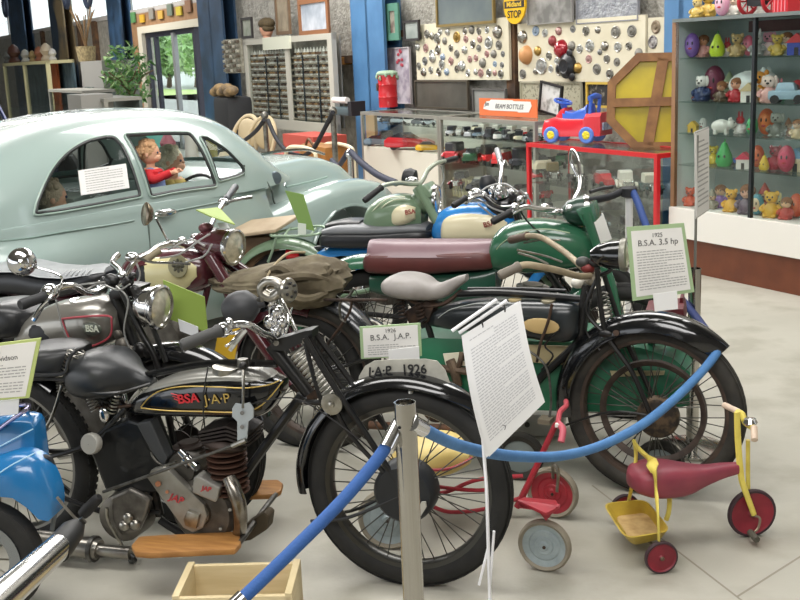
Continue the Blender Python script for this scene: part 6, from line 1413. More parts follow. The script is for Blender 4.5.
# folded canvas bag on the carrier
c_ = B.W(P(279, 283, 0)); bagr = thing('canvas_bag', 'crumpled olive brown canvas bag folded on the rear carrier of the black motorcycle', 'bag', c_, B.a)
cv = M('7d745e', .9, 0, '554c3b', 7, lo=.3, hi=.6, bump=1.0, bsc=11)
g = G(); nn, mm = 40, 26; rnd = random.Random(5)
from mathutils import noise as _nz
rows = []
for j in range(mm + 1):
    v_ = PI * j / mm; row = []
    for i in range(nn):
        u = 2 * PI * i / nn; d = V((math.copysign(abs(math.cos(u)) ** .7, math.cos(u)) * abs(math.sin(v_)) ** .6, math.copysign(abs(math.sin(u)) ** .7, math.sin(u)) * abs(math.sin(v_)) ** .6, math.cos(v_) ** 1 if 1 else 0))
        k_ = 1 + .16 * _nz.noise(V((d.x * 3, d.y * 2, d.z * 1.4)) + V((3, 1, 2))) + .07 * _nz.noise(d * 5) + .10 * (.5 - abs(_nz.noise(V((d.x * 4 + d.z * 3, d.y * 5, d.z * 4)))))
        x = d.x * .325 * k_; sl = .030 + .085 * max(0, min(1, (x + .33) / .5))
        row.append(g.v((x, d.y * .17 * k_, d.z * sl * k_ + max(0, x + .1) * .05)))
    rows.append(row)
for j in range(mm):
    for i in range(nn): g.f([rows[j][i], rows[j][(i + 1) % nn], rows[j + 1][(i + 1) % nn], rows[j + 1][i]])
g.build('bag_body', cv, bagr)
for k, (z, y0) in enumerate(((.05, -.17), (.0, -.18), (.09, -.13))):
    g = G(); g.tube([(-.02 + .02 * k, y0 + .01, z - .02), (.12, y0 - .015, z + .01), (.24, y0, z + .03 - .05 * k), (.31, y0 + .07, z)], [.012, .022, .02, .01], 7); g.build('canvas_fold', cv, bagr)
g = G(); g.tube([(.02, -.18, -.06), (.05, -.16, .07), (.06, -.02, .135), (.07, .12, .12)], .006, 6); g.build('cord', M('a5977a', .8), bagr)
# ================================================================ 3: green one with the maroon seat
GREEN = M('2f6248', .25, 0, '2a5840', 4, coat=.5); GREEND = M('22493a', .3, coat=.4)
F3 = atz(620, 352, .32); a3 = math.radians(-19); R3 = V((F3.x - 1.38 * math.cos(a3), F3.y - 1.38 * math.sin(a3), 0))
B, b3 = bike('motorcycle', 'green motorcycle with long maroon dual seat and chrome rimmed wheels', R3, -19); P = B.P
FW = wheel(b3, 'front_wheel', (1.40, 0, .325), .325, .042, CHROME, 36, .06, rr=.25)
RW = wheel(b3, 'rear_wheel', (.15, 0, .345), .345, .042, CHROME, 36, .06, rr=.275, drum=(.1, -.05, NICKEL))
mudguard(b3, 'rear_mudguard', (.15, 0, .345), .425, .085, 25, 185, GREEN, d=.06)
mudguard(b3, 'front_mudguard', (1.40, 0, .325), .365, .07, 120, 200, GREEN, d=.05)
tank = slab(b3, B, 'fuel_tank', [(489, 250, 268, .06), (497, 232, 270, .10), (512, 222, 272, .125), (535, 218, 272, .13), (560, 220, 270, .125), (582, 227, 266, .10), (596, 236, 260, .06)], GREEN, e=.78)
G().cyl(P(541, 225, 0), P(541, 219, 0), .035, n=20).build('filler_cap', CHROME, tank)
tubeo(tank, 'tank_line', [P(494, 258, -.09), P(500, 245, -.115), P(520, 233, -.128), P(545, 229, -.13), P(570, 233, -.12)], .003, M('9fae8e', .4), n=5)
seat = slab(b3, B, 'dual_seat', [(369, 255, 266, .09), (374, 250, 270, .12), (390, 249, 271, .13), (430, 248, 271, .13), (470, 247, 268, .125), (490, 248, 267, .11), (499, 252, 265, .07)], M('5d2f2c', .45, 0, '522a28', 8), e=.45)
g = G(); secs = []
def topz(px): return P(px, 240.5, 0)
for px, hw in ((371, .07), (378, .115), (400, .125), (440, .126), (475, .12), (491, .10), (497, .07)):
    p = P(px, 241, 0); q_ = P(px, 252, 0); secs.append([(p.x, y * hw, q_.z + (p.z + .008 - q_.z) * (1 - abs(y) ** 3.0)) for y in (-1.03, -.9, -.6, -.3, 0, .3, .6, .9, 1.03)] + [(p.x, y * hw, q_.z - .004) for y in (1.03, 0, -1.03)])
g.loft(secs); g.build('seat_top', M('7f656a', .35, 0, '755b61', 6), seat)
frm = slab(b3, B, 'side_cover', [(375, 272, 290, .09), (400, 270, 296, .1), (440, 270, 300, .1), (480, 268, 300, .09), (498, 266, 290, .06)], GREEND, e=.5)
for pts in ([(590, 258), (570, 300), (545, 360)], [(480, 290), (475, 340), (470, 380)]): tubeo(b3, 'frame_tube', [P(x, y, 0) for x, y in pts], .016, GREEND)
tubeo(b3, 'swing_arm', [P(468, 372, -.09), (.12, -.1, .325)], .016, GREEND); G().lathe([(.001, -.08), (.12, -.07), (.14, -.04), (.14, .08), (.001, .09)], P(525, 355, 0), (0, 1, 0), 28).build('crankcase', ENGINE, b3)
finned(b3, 'cylinder', P(530, 320, 0), (.1, 0, 1), .05, .08, .18, 9, M('8b8981', .45, .7)); tubeo(b3, 'exhaust_pipe', [P(545, 300, -.09), P(560, 320, -.11), P(550, 365, -.12), P(500, 385, -.13), P(400, 375, -.13)], .02, CHROME, n=12)
for off in (-.09, .09):
    fk = tubeo(b3, 'fork_leg', [P(586, 213, off), P(598, 250, off), P(612, 290, off), (1.40, off, .325)], [.022, .022, .026, .028], GREEN, n=12)
G().prism([P(575, 210, -.1), P(590, 205, -.1), P(596, 222, -.1), P(584, 226, -.1)], (0, .2, 0)).build('fork_shroud', GREEN, b3, bevel=.01)
hl = headlamp(b3, P(586, 211, 0), (.9, .2, .0), .072, .11, M('1f3a2e', .3, coat=.4))
hb = tubeo(b3, 'handlebar', [P(568, 214, 0), P(555, 210, -.09), P(540, 209, -.18), P(525, 207, -.25), P(512, 213, -.31), P(500, 217, -.35)], .0125, CHROME, n=10); grip(hb, P(511, 212, -.32), P(492, 222, -.38))
G().ell(P(515, 207, -.29), (.022, .03, .02)).build('lever_clamp', CHROME, hb); tubeo(hb, 'brake_lever', [P(514, 206, -.3), P(498, 206, -.33), P(484, 195, -.36)], .005, CHROME)
hb2 = tubeo(b3, 'handlebar', [P(568, 213, 0), P(572, 203, .1), P(579, 190, .2), P(580, 178, .28), P(578, 160, .36), P(572, 150, .42), P(571, 162, .44), P(578, 176, .42)], .010, CHROME, n=10)
tubeo(b3, 'far_lever', [P(590, 192, .35), P(600, 189, .4), P(612, 187, .46)], .010, M('28282a', .5)); G().ell(P(553, 212, -.1), (.03, .02, .014)).build('bar_clamp', CHROME, b3)
for x, y in ((545, 207), (560, 212), (570, 208)): G().ell(P(x, y, -.05), (.022, .025, .018)).build('bar_fitting', CHROME, b3)
tubeo(b3, 'control_cable', [P(520, 210, -.25), P(528, 222, -.15), P(545, 236, -.1), P(565, 240, -.06)], .004, BLACKP)
# ================================================================ 4: blue and cream
BLUE = M('2a7cc0', .25, coat=.5); TCREAM = M('d8cfae', .35, coat=.4)
T4 = atz(478, 215, .865); R4 = V((T4.x - .8 * math.cos(a3), T4.y - .8 * math.sin(a3), 0))
B, b4 = bike('motorcycle', 'blue motorcycle with cream tank panels and black dual seat', R4, -19); P = B.P
wheel(b4, 'front_wheel', (1.38, 0, .325), .325, .04, CHROME, 36, .06, rr=.25); wheel(b4, 'rear_wheel', (.05, 0, .325), .325, .042, CHROME, 36, .06, rr=.25)
mudguard(b4, 'rear_mudguard', (.05, 0, .325), .38, .08, 20, 190, BLUE, d=.06); mudguard(b4, 'front_mudguard', (1.38, 0, .325), .365, .065, 95, 165, BLUE, d=.05)
tank = slab(b4, B, 'fuel_tank', [(434, 226, 238, .05), (439, 213, 241, .09), (450, 206, 243, .115), (468, 202.5, 243, .125), (490, 203, 241, .125), (508, 209, 238, .10), (520, 216, 232, .06)], BLUE, e=.8)
slab(tank, B, 'cream_panel', [(445, 226, 236, .05), (449, 215, 239, .085), (460, 210, 240, .10), (480, 208.5, 240, .10), (500, 211, 237.5, .085), (511, 217, 231, .05)], TCREAM, off=0, e=.7, y=-.045)
badge_text(tank, B, 'lettering', 'BSA', 489, 224, -.150, .038, M('7a1f22', .4), ang=.25, bold=True)
seat = slab(b4, B, 'dual_seat', [(325, 236, 243, .08), (329, 231, 245, .12), (345, 229, 246, .13), (380, 229, 246, .13), (415, 227, 243, .12), (428, 228, 240, .1), (434, 230, 236, .06)], M('1b1c1f', .35, 0, '26272a', 6), e=.5)
slab(seat, B, 'seat_top', [(327, 227, 234, .09), (345, 222, 234, .122), (380, 222, 234, .122), (415, 221, 232, .112), (430, 224, 231, .08)], M('6a6c6f', .4, 0, '77797c', 6), e=.75)
slab(b4, B, 'side_cover', [(352, 247, 262, .05), (362, 245, 275, .08), (380, 243, 285, .09), (430, 240, 280, .08)], BLUE, e=.5)
tubeo(b4, 'frame_tube', [P(512, 225, 0), P(500, 280, 0), P(480, 340, 0)], .016, BLACKP); G().lathe([(.001, -.08), (.13, -.07), (.13, .08), (.001, .09)], P(455, 310, 0), (0, 1, 0), 24).build('crankcase', ENGINE, b4); tubeo(b4, 'swing_arm', [P(430, 320, -.08), (.05, -.1, .325)], .015, BLACKP)
for off in (-.09, .09): tubeo(b4, 'fork_leg', [P(512, 200, off), P(530, 245, off), (1.38, off, .325)], .022, BLACKG, n=12)
tl = tubeo(b4, 'tail_lamp_arm', [P(322, 248, 0), P(310, 250, 0), P(296, 253, 0)], .018, M('3c3d40', .4, .3)); G().lathe([(.001, -.05), (.036, -.045), (.042, 0), (.036, .03), (.001, .035)], P(292, 253, 0), (-1, -.2, .1), 18).build('tail_lamp', M('c81e26', .25, coat=.5), tl); G().cyl(P(292, 258, 0), P(292, 270, 0), .02, n=10).build('lamp_stem', CHROME, tl)
cl = G().ell(P(505, 205, 0), (.11, .11, .10), n=18, m=12).build('headlamp_cowl', M('17181b', .25, coat=.5), b4)
for dx, dy in ((-4, -10), (5, -6), (14, 2)): G().lathe([(.001, .02), (.03, .018), (.038, 0), (.038, -.02)], P(505 + dx, 203 + dy, -.05 + .01 * dx), (-.2, -.25, 1), 18).build('instrument', CHROME, cl)
hb = tubeo(b4, 'handlebar', [P(500, 196, 0), P(488, 199, -.1), P(478, 196, -.18), P(468, 200, -.26), P(458, 203, -.31)], .0125, CHROME, n=10); grip(hb, P(466, 198, -.27), P(453, 206, -.35))
hb2 = tubeo(b4, 'handlebar', [P(498, 196, 0), P(500, 188, .1), P(501, 178, .22), P(502, 166, .33), P(500, 160, .40)], .0125, CHROME, n=10); grip(hb2, P(501, 164, .38), P(497, 149, .46), M('8d8d8f', .4, .6), .018)
tubeo(hb2, 'brake_lever', [P(502, 168, .3), P(505, 160, .36), P(508, 165, .4)], .005, CHROME)
hn = G().lathe([(.001, 0), (.03, .005), (.045, .03), (.048, .05), (.042, .075), (.015, .095)], P(486, 175, .1), (.15, 0, -1), 20).build('horn_bulb', M('1f2022', .5), b4); tubeo(b4, 'horn_tube', [P(487, 190, .1), P(490, 197, .06), P(497, 199, 0)], .01, CHROME)
for x, y, s_ in ((477, 192, .03), (471, 196, .026), (484, 196, .03), (492, 190, .028), (500, 190, .03), (513, 192, .025), (520, 200, .025), (526, 196, .02), (466, 202, .02)): G().ell(P(x, y, -.1 + .02 * (x % 5)), (s_, s_ * .8, s_ * .7), Euler((x, y, 0))).build('bar_fitting', CHROME, b4)
for pts in ([(480, 192), (490, 186), (505, 184), (518, 192)], [(470, 196), (480, 200), (492, 208), (510, 214)], [(520, 190), (530, 200), (533, 215), (530, 225)], [(478, 204), (488, 212), (500, 222)]): tubeo(b4, 'control_cable', [P(x, y, -.12) for x, y in pts], .005, M('9a9a98', .4, .5), n=6)
# ================================================================ 5: green with cream tank panel
G5 = M('73896f', .3, 0, '697f66', 4, coat=.5)
T5 = atz(400, 205, .915); R5 = V((T5.x - .8 * math.cos(a3), T5.y - .8 * math.sin(a3), 0))
B, b5 = bike('motorcycle', 'sage green motorcycle with cream tank panel and rear rack, farthest in the row', R5, -19); P = B.P
wheel(b5, 'front_wheel', (1.36, 0, .325), .325, .04, CHROME, 36, .06, rr=.25); wheel(b5, 'rear_wheel', (.10, 0, .325), .325, .042, CHROME, 36, .06, rr=.25)
mudguard(b5, 'rear_mudguard', (.10, 0, .325), .40, .08, 10, 195, G5, d=.05, line=M('2f4a3a', .3)); mudguard(b5, 'front_mudguard', (1.36, 0, .325), .365, .065, 30, 160, G5, d=.05)
tank = slab(b5, B, 'fuel_tank', [(366, 216, 232, .05), (371, 205, 234, .09), (382, 197, 236, .12), (398, 193.5, 236, .125), (413, 195, 233, .11), (424, 201, 228, .07)], G5, e=.8)
slab(tank, B, 'cream_panel', [(394, 212, 222, .04), (401, 204, 224, .075), (411, 201.5, 222, .085), (420, 205, 217, .05)], TCREAM, e=.7, y=-.060)
badge_text(tank, B, 'lettering', 'BSA', 410, 212, -.150, .035, M('8a1f22', .4), ang=.15, bold=True)
for k in range(2): tubeo(tank, 'tank_line', [P(372 + 5 * k, 212 + k, -.10), P(381 + 5 * k, 203 + k, -.118), P(392 + 4 * k, 197.5 + 2 * k, -.12), P(405, 197 + 2 * k, -.1)], .004, M('c9cdb4', .4), n=5)
slab(b5, B, 'dual_seat', [(330, 222, 232, .08), (345, 219, 233, .1), (364, 219, 232, .09)], LEATHB, e=.5)
for off in (-.08, .08): tubeo(b5, 'fork_leg', [P(418, 186, off), P(428, 205, off), P(442, 230, off), (1.36, off, .325)], .024, G5, n=12)
G().prism([P(411, 190, -.09), P(424, 184, -.09), P(432, 196, -.09), P(421, 205, -.09)], (0, .18, 0)).build('fork_shroud', G5, b5, bevel=.015)
headlamp(b5, P(436, 200, 0), (1, .1, 0), .08, .14, G5); G().lathe([(.001, -.08), (.13, -.07), (.13, .08), (.001, .09)], P(390, 280, 0), (0, 1, 0), 24).build('crankcase', ENGINE, b5); tubeo(b5, 'frame_tube', [P(425, 212, 0), P(412, 250, 0), P(400, 300, 0)], .015, G5)
tubeo(b5, 'swing_arm', [P(370, 290, -.08), (.05, -.1, .325)], .015, G5)
hb = tubeo(b5, 'handlebar', [P(420, 184, 0), P(410, 184, -.08), P(398, 183, -.17), P(385, 185, -.26), P(378, 189, -.32)], .0125, M('a9b0a0', .3, .6), n=10); grip(hb, P(382, 187, -.3), P(364, 201, -.4))
hb2 = tubeo(b5, 'handlebar', [P(420, 184, 0), P(424, 178, .1), P(428, 170, .22), P(437, 163, .33), P(445, 161, .4)], .0125, M('a9b0a0', .3, .6), n=10); grip(hb2, P(441, 162, .38), P(457, 158, .48))
G().lathe([(.001, 0), (.035, .01), (.05, .04), (.045, .075), (.015, .09)], P(402, 175, .05), (.6, 0, -.15), 18).build('horn_bulb', M('1f2022', .5), b5); G().ell(P(412, 180, 0), (.04, .03, .02)).build('bar_clamp', CHROME, b5)
tubeo(b5, 'control_cable', [P(441, 166, .36), P(444, 178, .3), P(440, 188, .2), P(434, 194, .1)], .005, M('5a5f58', .5))
rk = tubeo(b5, 'rear_rack', [P(272, 236, -.11), P(300, 236, -.11), P(318, 234, -.11), P(326, 230, .0), P(320, 226, .11), P(292, 229, .11), P(272, 234, 0), P(272, 236, -.11)], .008, M('8fa58c', .4, .2), k=3)
for x in (284, 298, 310): tubeo(rk, 'rack_bar', [P(x, 236, -.11), P(x + 6, 228, .11)], .006, M('8fa58c', .4, .2))
tubeo(rk, 'rack_stay', [P(276, 238, -.11), P(272, 252, -.1), P(268, 262, -.09)], .008, M('8fa58c', .4, .2))
# ================================================================ 6: maroon one
MAROON = M('4d1f27', .25, 0, '451c23', 5, coat=.6)
T6 = atz(178, 262, .84); a6 = math.radians(-22); R6 = V((T6.x - .8 * math.cos(a6), T6.y - .8 * math.sin(a6), 0))
B, b6 = bike('motorcycle', 'maroon motorcycle with cream tank panel and round badge in front of the car', R6, -22); P = B.P
wheel(b6, 'front_wheel', (1.40, 0, .325), .325, .04, CHROME, 36, .06, rr=.25); wheel(b6, 'rear_wheel', (.05, 0, .325), .325, .045, CHROME, 36, .06, rr=.25)
mudguard(b6, 'rear_mudguard', (.05, 0, .325), .40, .08, 20, 190, MAROON, d=.06); mudguard(b6, 'front_mudguard', (1.40, 0, .325), .375, .07, 75, 165, MAROON, d=.06)
tank = slab(b6, B, 'fuel_tank', [(127, 265, 285, .07), (134, 256, 291, .11), (150, 250, 295, .125), (175, 248, 296, .125), (196, 250, 292, .11), (210, 256, 284, .07), (215, 262, 276, .03)], MAROON, e=.8)
slab(tank, B, 'cream_panel', [(150, 262, 284, .05), (160, 254, 289, .085), (178, 252, 290, .09), (195, 254, 286, .075), (206, 261, 276, .04)], M('cdc596', .35, coat=.4), e=.75, y=-.050)
bd = G().lathe([(.001, .006), (.05, .004), (.052, 0)], P(178, 266, -.142), (0, -1, .1), 28).build('round_badge', M('8c8768', .4, .2), tank)
g = G()
for k in range(8): a = k * PI / 4; g.ell(P(178, 266, -.149) + V((.022 * math.cos(a), 0, .022 * math.sin(a))), (.012, .002, .008), Euler((0, -a, 0)), n=8, m=5)
g.ell(P(178, 266, -.15), (.012, .003, .012)); g.build('star_emblem', M('4c4a3c', .4, .3), tank)
G().ell(P(147, 276, -.115), (.065, .02, .05)).build('knee_pad', M('16171a', .5), tank); g = G(); g.tube([P(147, 276, -.12) + V((.068 * math.cos(a), 0, .053 * math.sin(a))) for a in [2 * PI * i / 20 for i in range(20)]], .004, 5, closed=True, k=1); g.build('pad_ring', MAROON, tank)
seat = slab(b6, B, 'dual_seat', [(-12, 271, 285, .10), (5, 268, 290, .125), (30, 267, 292, .13), (55, 272, 294, .13), (80, 273, 292, .125), (100, 270, 284, .11), (113, 270, 275, .06)], M('1c1d20', .35, 0, '232427', 6), e=.5)
g = G(); secs = []
for px, py, hw in ((-8, 264, .09), (10, 261, .115), (32, 260.5, .12), (55, 265.5, .12), (80, 267, .115), (98, 264.5, .10), (110, 266, .06)):
    p = P(px, py, 0); secs.append([(p.x, y * hw, p.z - .034 + .036 * (1 - abs(y) ** 3)) for y in (-1, -.85, -.5, 0, .5, .85, 1)] + [(p.x, y * hw, p.z - .03) for y in (1, 0, -1)])
g.loft([cr(s_, 2, True) for s_ in secs]); st = g.build('seat_top', M('aaadae', .35, 0, '94979a', 10), seat)
for k in range(9):
    px = 60 + 5 * k; p = P(px, 268.5 - .25 * k, 0)
    tubeo(seat, 'seat_rib', [(p.x, -.112, p.z - .018), (p.x, -.06, p.z - .001), (p.x, .06, p.z)], .0035, M('a4a6a6', .4), n=5)
for off in (-.10, .10): tubeo(b6, 'fork_leg', [P(214 + 40 * off, 256, off), P(226 if off < 0 else 252, 283 if off < 0 else 278, off), P(238 if off < 0 else 262, 308 if off < 0 else 296, off), (1.40, off, .325)], .030, MAROON, n=14)
G().prism([P(200, 252, -.09), P(214, 244, -.09), P(222, 258, -.09), P(210, 268, -.09)], (0, .18, 0)).build('fork_shroud', MAROON, b6, bevel=.015)
hl = headlamp(b6, P(233, 247, -.03), (1, -.14, -.08), .078, .22, MAROON); G().lathe([(.001, .012), (.028, .01), (.032, 0), (.032, -.02)], P(212, 232, -.02), (-.2, -.3, 1), 18).build('speedometer', M('1c1c1e', .3), hl)
hb = tubeo(b6, 'handlebar', [P(200, 238, 0), P(188, 246, -.10), P(176, 243, -.18), P(160, 246, -.24), P(148, 254, -.28), P(134, 262, -.33), P(124, 278, -.36), P(112, 290, -.37)], .0125, CHROME, n=10)
grip(hb, P(160, 250, -.28), P(146, 260, -.33), M('7d735c', .6), .016); tubeo(hb, 'clutch_lever', [P(136, 257, -.33), P(150, 262, -.34), P(170, 263, -.36), P(190, 264, -.37)], .006, CHROME); G().ell(P(132, 257, -.33), (.035, .03, .022)).build('lever_clamp', CHROME, hb)
hb2 = tubeo(b6, 'handlebar', [P(205, 238, 0), P(210, 228, .1), P(216, 215, .22), P(223, 204, .33), P(227, 198, .4)], .0125, CHROME, n=10); grip(hb2, P(226, 200, .38), P(236, 186, .5), M('4a4d50', .4, .4), .018)
tubeo(hb2, 'brake_lever', [P(222, 204, .36), P(235, 200, .4), P(252, 197, .46)], .008, CHROME); G().ell(P(224, 202, .36), (.03, .03, .02)).build('lever_clamp', CHROME, hb2)
mr = tubeo(b6, 'mirror_arm', [P(176, 243, -.18), P(168, 240, -.2), P(162, 230, -.22), P(156, 218, -.24)], .005, CHROME); G().lathe([(.001, -.03), (.03, -.025), (.05, -.005), (.052, .004), (.045, .008), (.001, .006)], P(146, 214, -.26), (-.6, -.75, .2), 24).build('mirror', M('9c8f78', .25, .8, '5c5246', 8), mr)
for pts in ([(160, 258), (180, 254), (200, 240), (210, 234)], [(136, 262), (140, 275), (134, 290), (130, 300)], [(168, 250), (190, 240), (205, 246)], [(186, 262), (204, 256), (212, 244)]): tubeo(b6, 'control_cable', [P(x, y, -.2) for x, y in pts], .0045, M('a9a9a6', .35, .6), n=6)
for x, y, s_ in ((196, 238, .03), (206, 228, .035), (190, 243, .025), (182, 240, .022)): G().ell(P(x, y, 0), (s_, s_, s_ * .7)).build('bar_fitting', M('5a3034', .4, .3) if x == 206 else CHROME, b6)
G().lathe([(.001, -.08), (.13, -.07), (.13, .08), (.001, .09)], P(165, 340, 0), (0, 1, 0), 24).build('crankcase', ENGINE, b6); tubeo(b6, 'frame_tube', [P(212, 270, 0), P(200, 320, 0), P(190, 360, 0)], .016, MAROON); tubeo(b6, 'swing_arm', [P(130, 350, -.09), (.05, -.1, .325)], .015, MAROON)
# ================================================================ 7: silver tank, sprung fork
SILV = M('8a877f', .28, .5, '7f7c75', 6, coat=.6)
T7 = atz(85, 318, .8); R7 = V((T7.x - .8 * math.cos(a6), T7.y - .8 * math.sin(a6), 0))
B, b7 = bike('motorcycle', 'black motorcycle with silver grey tank, red pinstripe and chrome headlamp', R7, -22); P = B.P
X7 = P(181, 400).x
wheel(b7, 'front_wheel', (X7, 0, .335), .335, .04, CHROME, 36, .06, rr=.26); wheel(b7, 'rear_wheel', (.03, 0, .335), .335, .045, CHROME, 36, .06, rr=.26)
mudguard(b7, 'front_mudguard', (X7, 0, .335), .395, .065, 20, 172, BLACKG, d=.05); mudguard(b7, 'rear_mudguard', (.03, 0, .335), .40, .08, 20, 190, BLACKG, d=.05)
tank = slab(b7, B, 'fuel_tank', [(20, 337, 346, .04), (28, 322, 350, .08), (42, 310, 352, .11), (60, 301, 350, .125), (82, 297, 347, .13), (102, 296, 345, .12), (114, 301, 340, .09), (121, 308, 330, .04)], SILV, e=.8)
rp = M('a3404a', .4); tubeo(tank, 'pinstripe', [P(62, 319, -.128), P(80, 317, -.133), P(108, 316, -.12), P(111.5, 322, -.118), P(110, 336, -.115), P(98, 344, -.12), P(84, 348, -.125)], .004, rp, n=6)
tubeo(tank, 'pinstripe', [P(62, 319, -.128), P(65, 328, -.13), P(70, 340, -.13), P(76, 347, -.13)], .003, rp, n=6)
G().cyl(P(79, 303, -.03), P(79, 300, -.03), .036, n=22).build('filler_cap', CHROME, tank)
bd = G().ell(P(92, 329, -.134), (.045, .006, .026)).build('tank_badge', M('5d6058', .3, .5), tank); badge_text(tank, B, 'lettering', 'BSA', 92, 329, -.142, .035, M('c9cdbb', .4), bold=True)
G().ell(P(45, 335, -.10), (.075, .03, .055)).build('knee_pad', M('1d1e20', .55), tank)
seat = slab(b7, B, 'dual_seat', [(-20, 302, 328, .10), (-5, 300, 332, .13), (15, 299, 334, .13), (30, 303, 332, .11), (38, 310, 326, .06)], M('1c1d1f', .35, 0, '2a2b2d', 6), e=.55)
for off in (-.07, .07):
    fk = tubeo(b7, 'fork_leg', [P(122, 290, off), P(140, 330, off), P(158, 366, off), (X7, off, .335)], .013, BLACKP, n=10)
    tubeo(fk, 'fork_strut', [P(132, 288, off), P(152, 326, off), P(166, 362, off)], .010, BLACKP)
for x in (132, 138): spring(b7, P(x, 294, -.03), P(x + 10, 325, -.03), .022, 8, .0045, CHROME, 'fork_spring')
G().prism([P(108, 292, -.05), P(122, 286, -.05), P(136, 288, -.05), P(134, 296, -.05), P(112, 300, -.05)], (0, .1, 0)).build('fork_crown', BLACKP, b7, bevel=.006); G().cyl(P(115, 292, 0), P(134, 345, 0), .026, n=14).build('steering_head', BLACKP, b7)
headlamp(b7, P(159, 307, -.05), (1, .02, -.08), .078, .10, CHROME)
hb = tubeo(b7, 'handlebar', [P(120, 280, 0), P(108, 285, -.07), P(96, 292, -.14), P(86, 292, -.19), P(74, 286, -.25), P(62, 287, -.30), P(52, 292, -.34)], .0125, CHROME, n=10); grip(hb, P(46, 296, -.37), P(20, 305, -.47), M('1d1e20', .6), .02)
G().ell(P(50, 292, -.35), (.03, .035, .03)).build('lever_clamp', CHROME, hb); tubeo(hb, 'clutch_lever', [P(52, 294, -.35), P(46, 300, -.37), P(40, 310, -.38), P(34, 320, -.38)], .009, CHROME)
tubeo(hb, 'clutch_lever', [P(62, 285, -.3), P(50, 298, -.38), P(40, 308, -.40), P(34, 318, -.42)], .007, CHROME)
mr = tubeo(b7, 'mirror_arm', [P(60, 288, -.3), P(62, 278, -.31), P(52, 272, -.32), P(34, 267, -.33), P(26, 264, -.34)], .004, CHROME); G().lathe([(.001, -.045), (.025, -.04), (.045, -.015), (.050, 0), (.045, .004), (.001, .004)], P(22, 262, -.35), (-.5, .8, -.1), 24).build('mirror', M('c9c9c9', .12, 1), mr)
hb2 = tubeo(b7, 'handlebar', [P(122, 279, 0), P(120, 270, .1), P(112, 262, .2), P(118, 255, .3)], .0125, CHROME, n=10)
for pts in ([(56, 300), (62, 325), (68, 340), (74, 352)], [(66, 288), (85, 284), (105, 282)], [(116, 286), (128, 300), (124, 330), (130, 350)], [(86, 290), (100, 284), (118, 290), (130, 284)]): tubeo(b7, 'control_cable', [P(x, y, -.18) for x, y in pts], .0035, M('8f8f8c', .35, .6), n=6)
for x, y, s_ in ((102, 287, .028), (112, 280, .03), (122, 276, .024), (128, 282, .026), (98, 292, .02), (136, 290, .022), (112, 284, .022), (104, 281, .018), (132, 276, .018)): G().ell(P(x, y, -.06 + .01 * (x % 4)), (s_, s_ * .8, s_ * .7), Euler((x, y, 0))).build('bar_fitting', CHROME if x % 4 else BLACKP, b7)
for x, y, r_ in ((122, 345, .03), (130, 352, .026), (140, 350, .03), (148, 352, .024), (118, 335, .02)): G().ell(P(x, y, -.06), (r_, r_ * .7, r_)).build('engine_fitting', ENGINE if x % 4 else BLACKP, b7)
eng = G().lathe([(.001, -.08), (.12, -.07), (.13, .08), (.001, .09)], P(90, 415, 0), (0, 1, 0), 24).build('crankcase', ENGINE, b7); finned(b7, 'cylinder', P(95, 395, 0), (.1, 0, 1), .05, .075, .16, 9, ENGINE)
tubeo(b7, 'frame_tube', [P(122, 330, 0), P(126, 380, 0), P(120, 440, 0)], .016, BLACKP); tubeo(b7, 'frame_tube', [P(20, 340, 0), P(30, 380, 0), P(45, 430, 0)], .016, BLACKP); tubeo(b7, 'exhaust_pipe', [P(108, 375, -.06), P(122, 395, -.1), P(115, 440, -.1), P(60, 455, -.1)], .02, CHROME, n=10); tubeo(b7, 'swing_arm', [P(45, 440, -.08), (.03, -.1, .335)], .015, BLACKP)
# leather pannier beside the maroon headlamp, on the green motorcycle's rack end
B5f = Frame(R5, -19); c_ = B5f.W(B5f.P(252, 246, .05)); r = thing('leather_pannier', 'brown leather pannier with pale lid beside the maroon headlamp', 'bag', c_, B5f.a + .1)
G().box((0, 0, -.04), (.30, .16, .22)).build('bag_body', M('6b5238', .7, 0, '54402c', 8, bump=.3, bsc=20), r, bevel=.03)
G().prism([(-.22, -.13, .05), (.2, -.13, .1), (.27, .12, .15), (-.12, .14, .11)], (0, 0, .02)).build('bag_lid', M('b3a188', .6, 0, 'a08d74', 6), r, smooth=False, bevel=.006)
# ================================================================ ROPES AND POSTS IN FRONT
pf = aty(405, 402, 2.46); h_ = pf.z; ptop = V((pf.x, pf.y, 0))
rp_ = thing('rope_post', 'shiny chrome rope post with open top in the foreground in front of the big wheel', 'post', ptop)
G().lathe([(.001, 0), (.16, 0), (.16, .012), (.05, .035), (.001, .035)], n=32).build('base', CHROME, rp_)
G().lathe([(.0258, .03), (.0258, h_), (.0228, h_), (.0228, h_ - .2)], n=32).build('pole', M('b4b1aa', .16, 1.0), rp_)
for a in (-2.2, -.9): G().cyl((.025 * math.cos(a), .025 * math.sin(a), h_ - .055), (.027 * math.cos(a), .027 * math.sin(a), h_ - .055), .004, n=10).build('hook_hole', M('111111', .8), rp_)
# right post behind the black motorcycle
pr = atz(692, 449, 0); ht = aty(701, 268, pr.y).z
rr_ = rope_post('chrome rope post behind the right front wheel, carrying the narrow upright notice', pr, ht, M('b4b1aa', .16, 1.0), .026, cap=False)
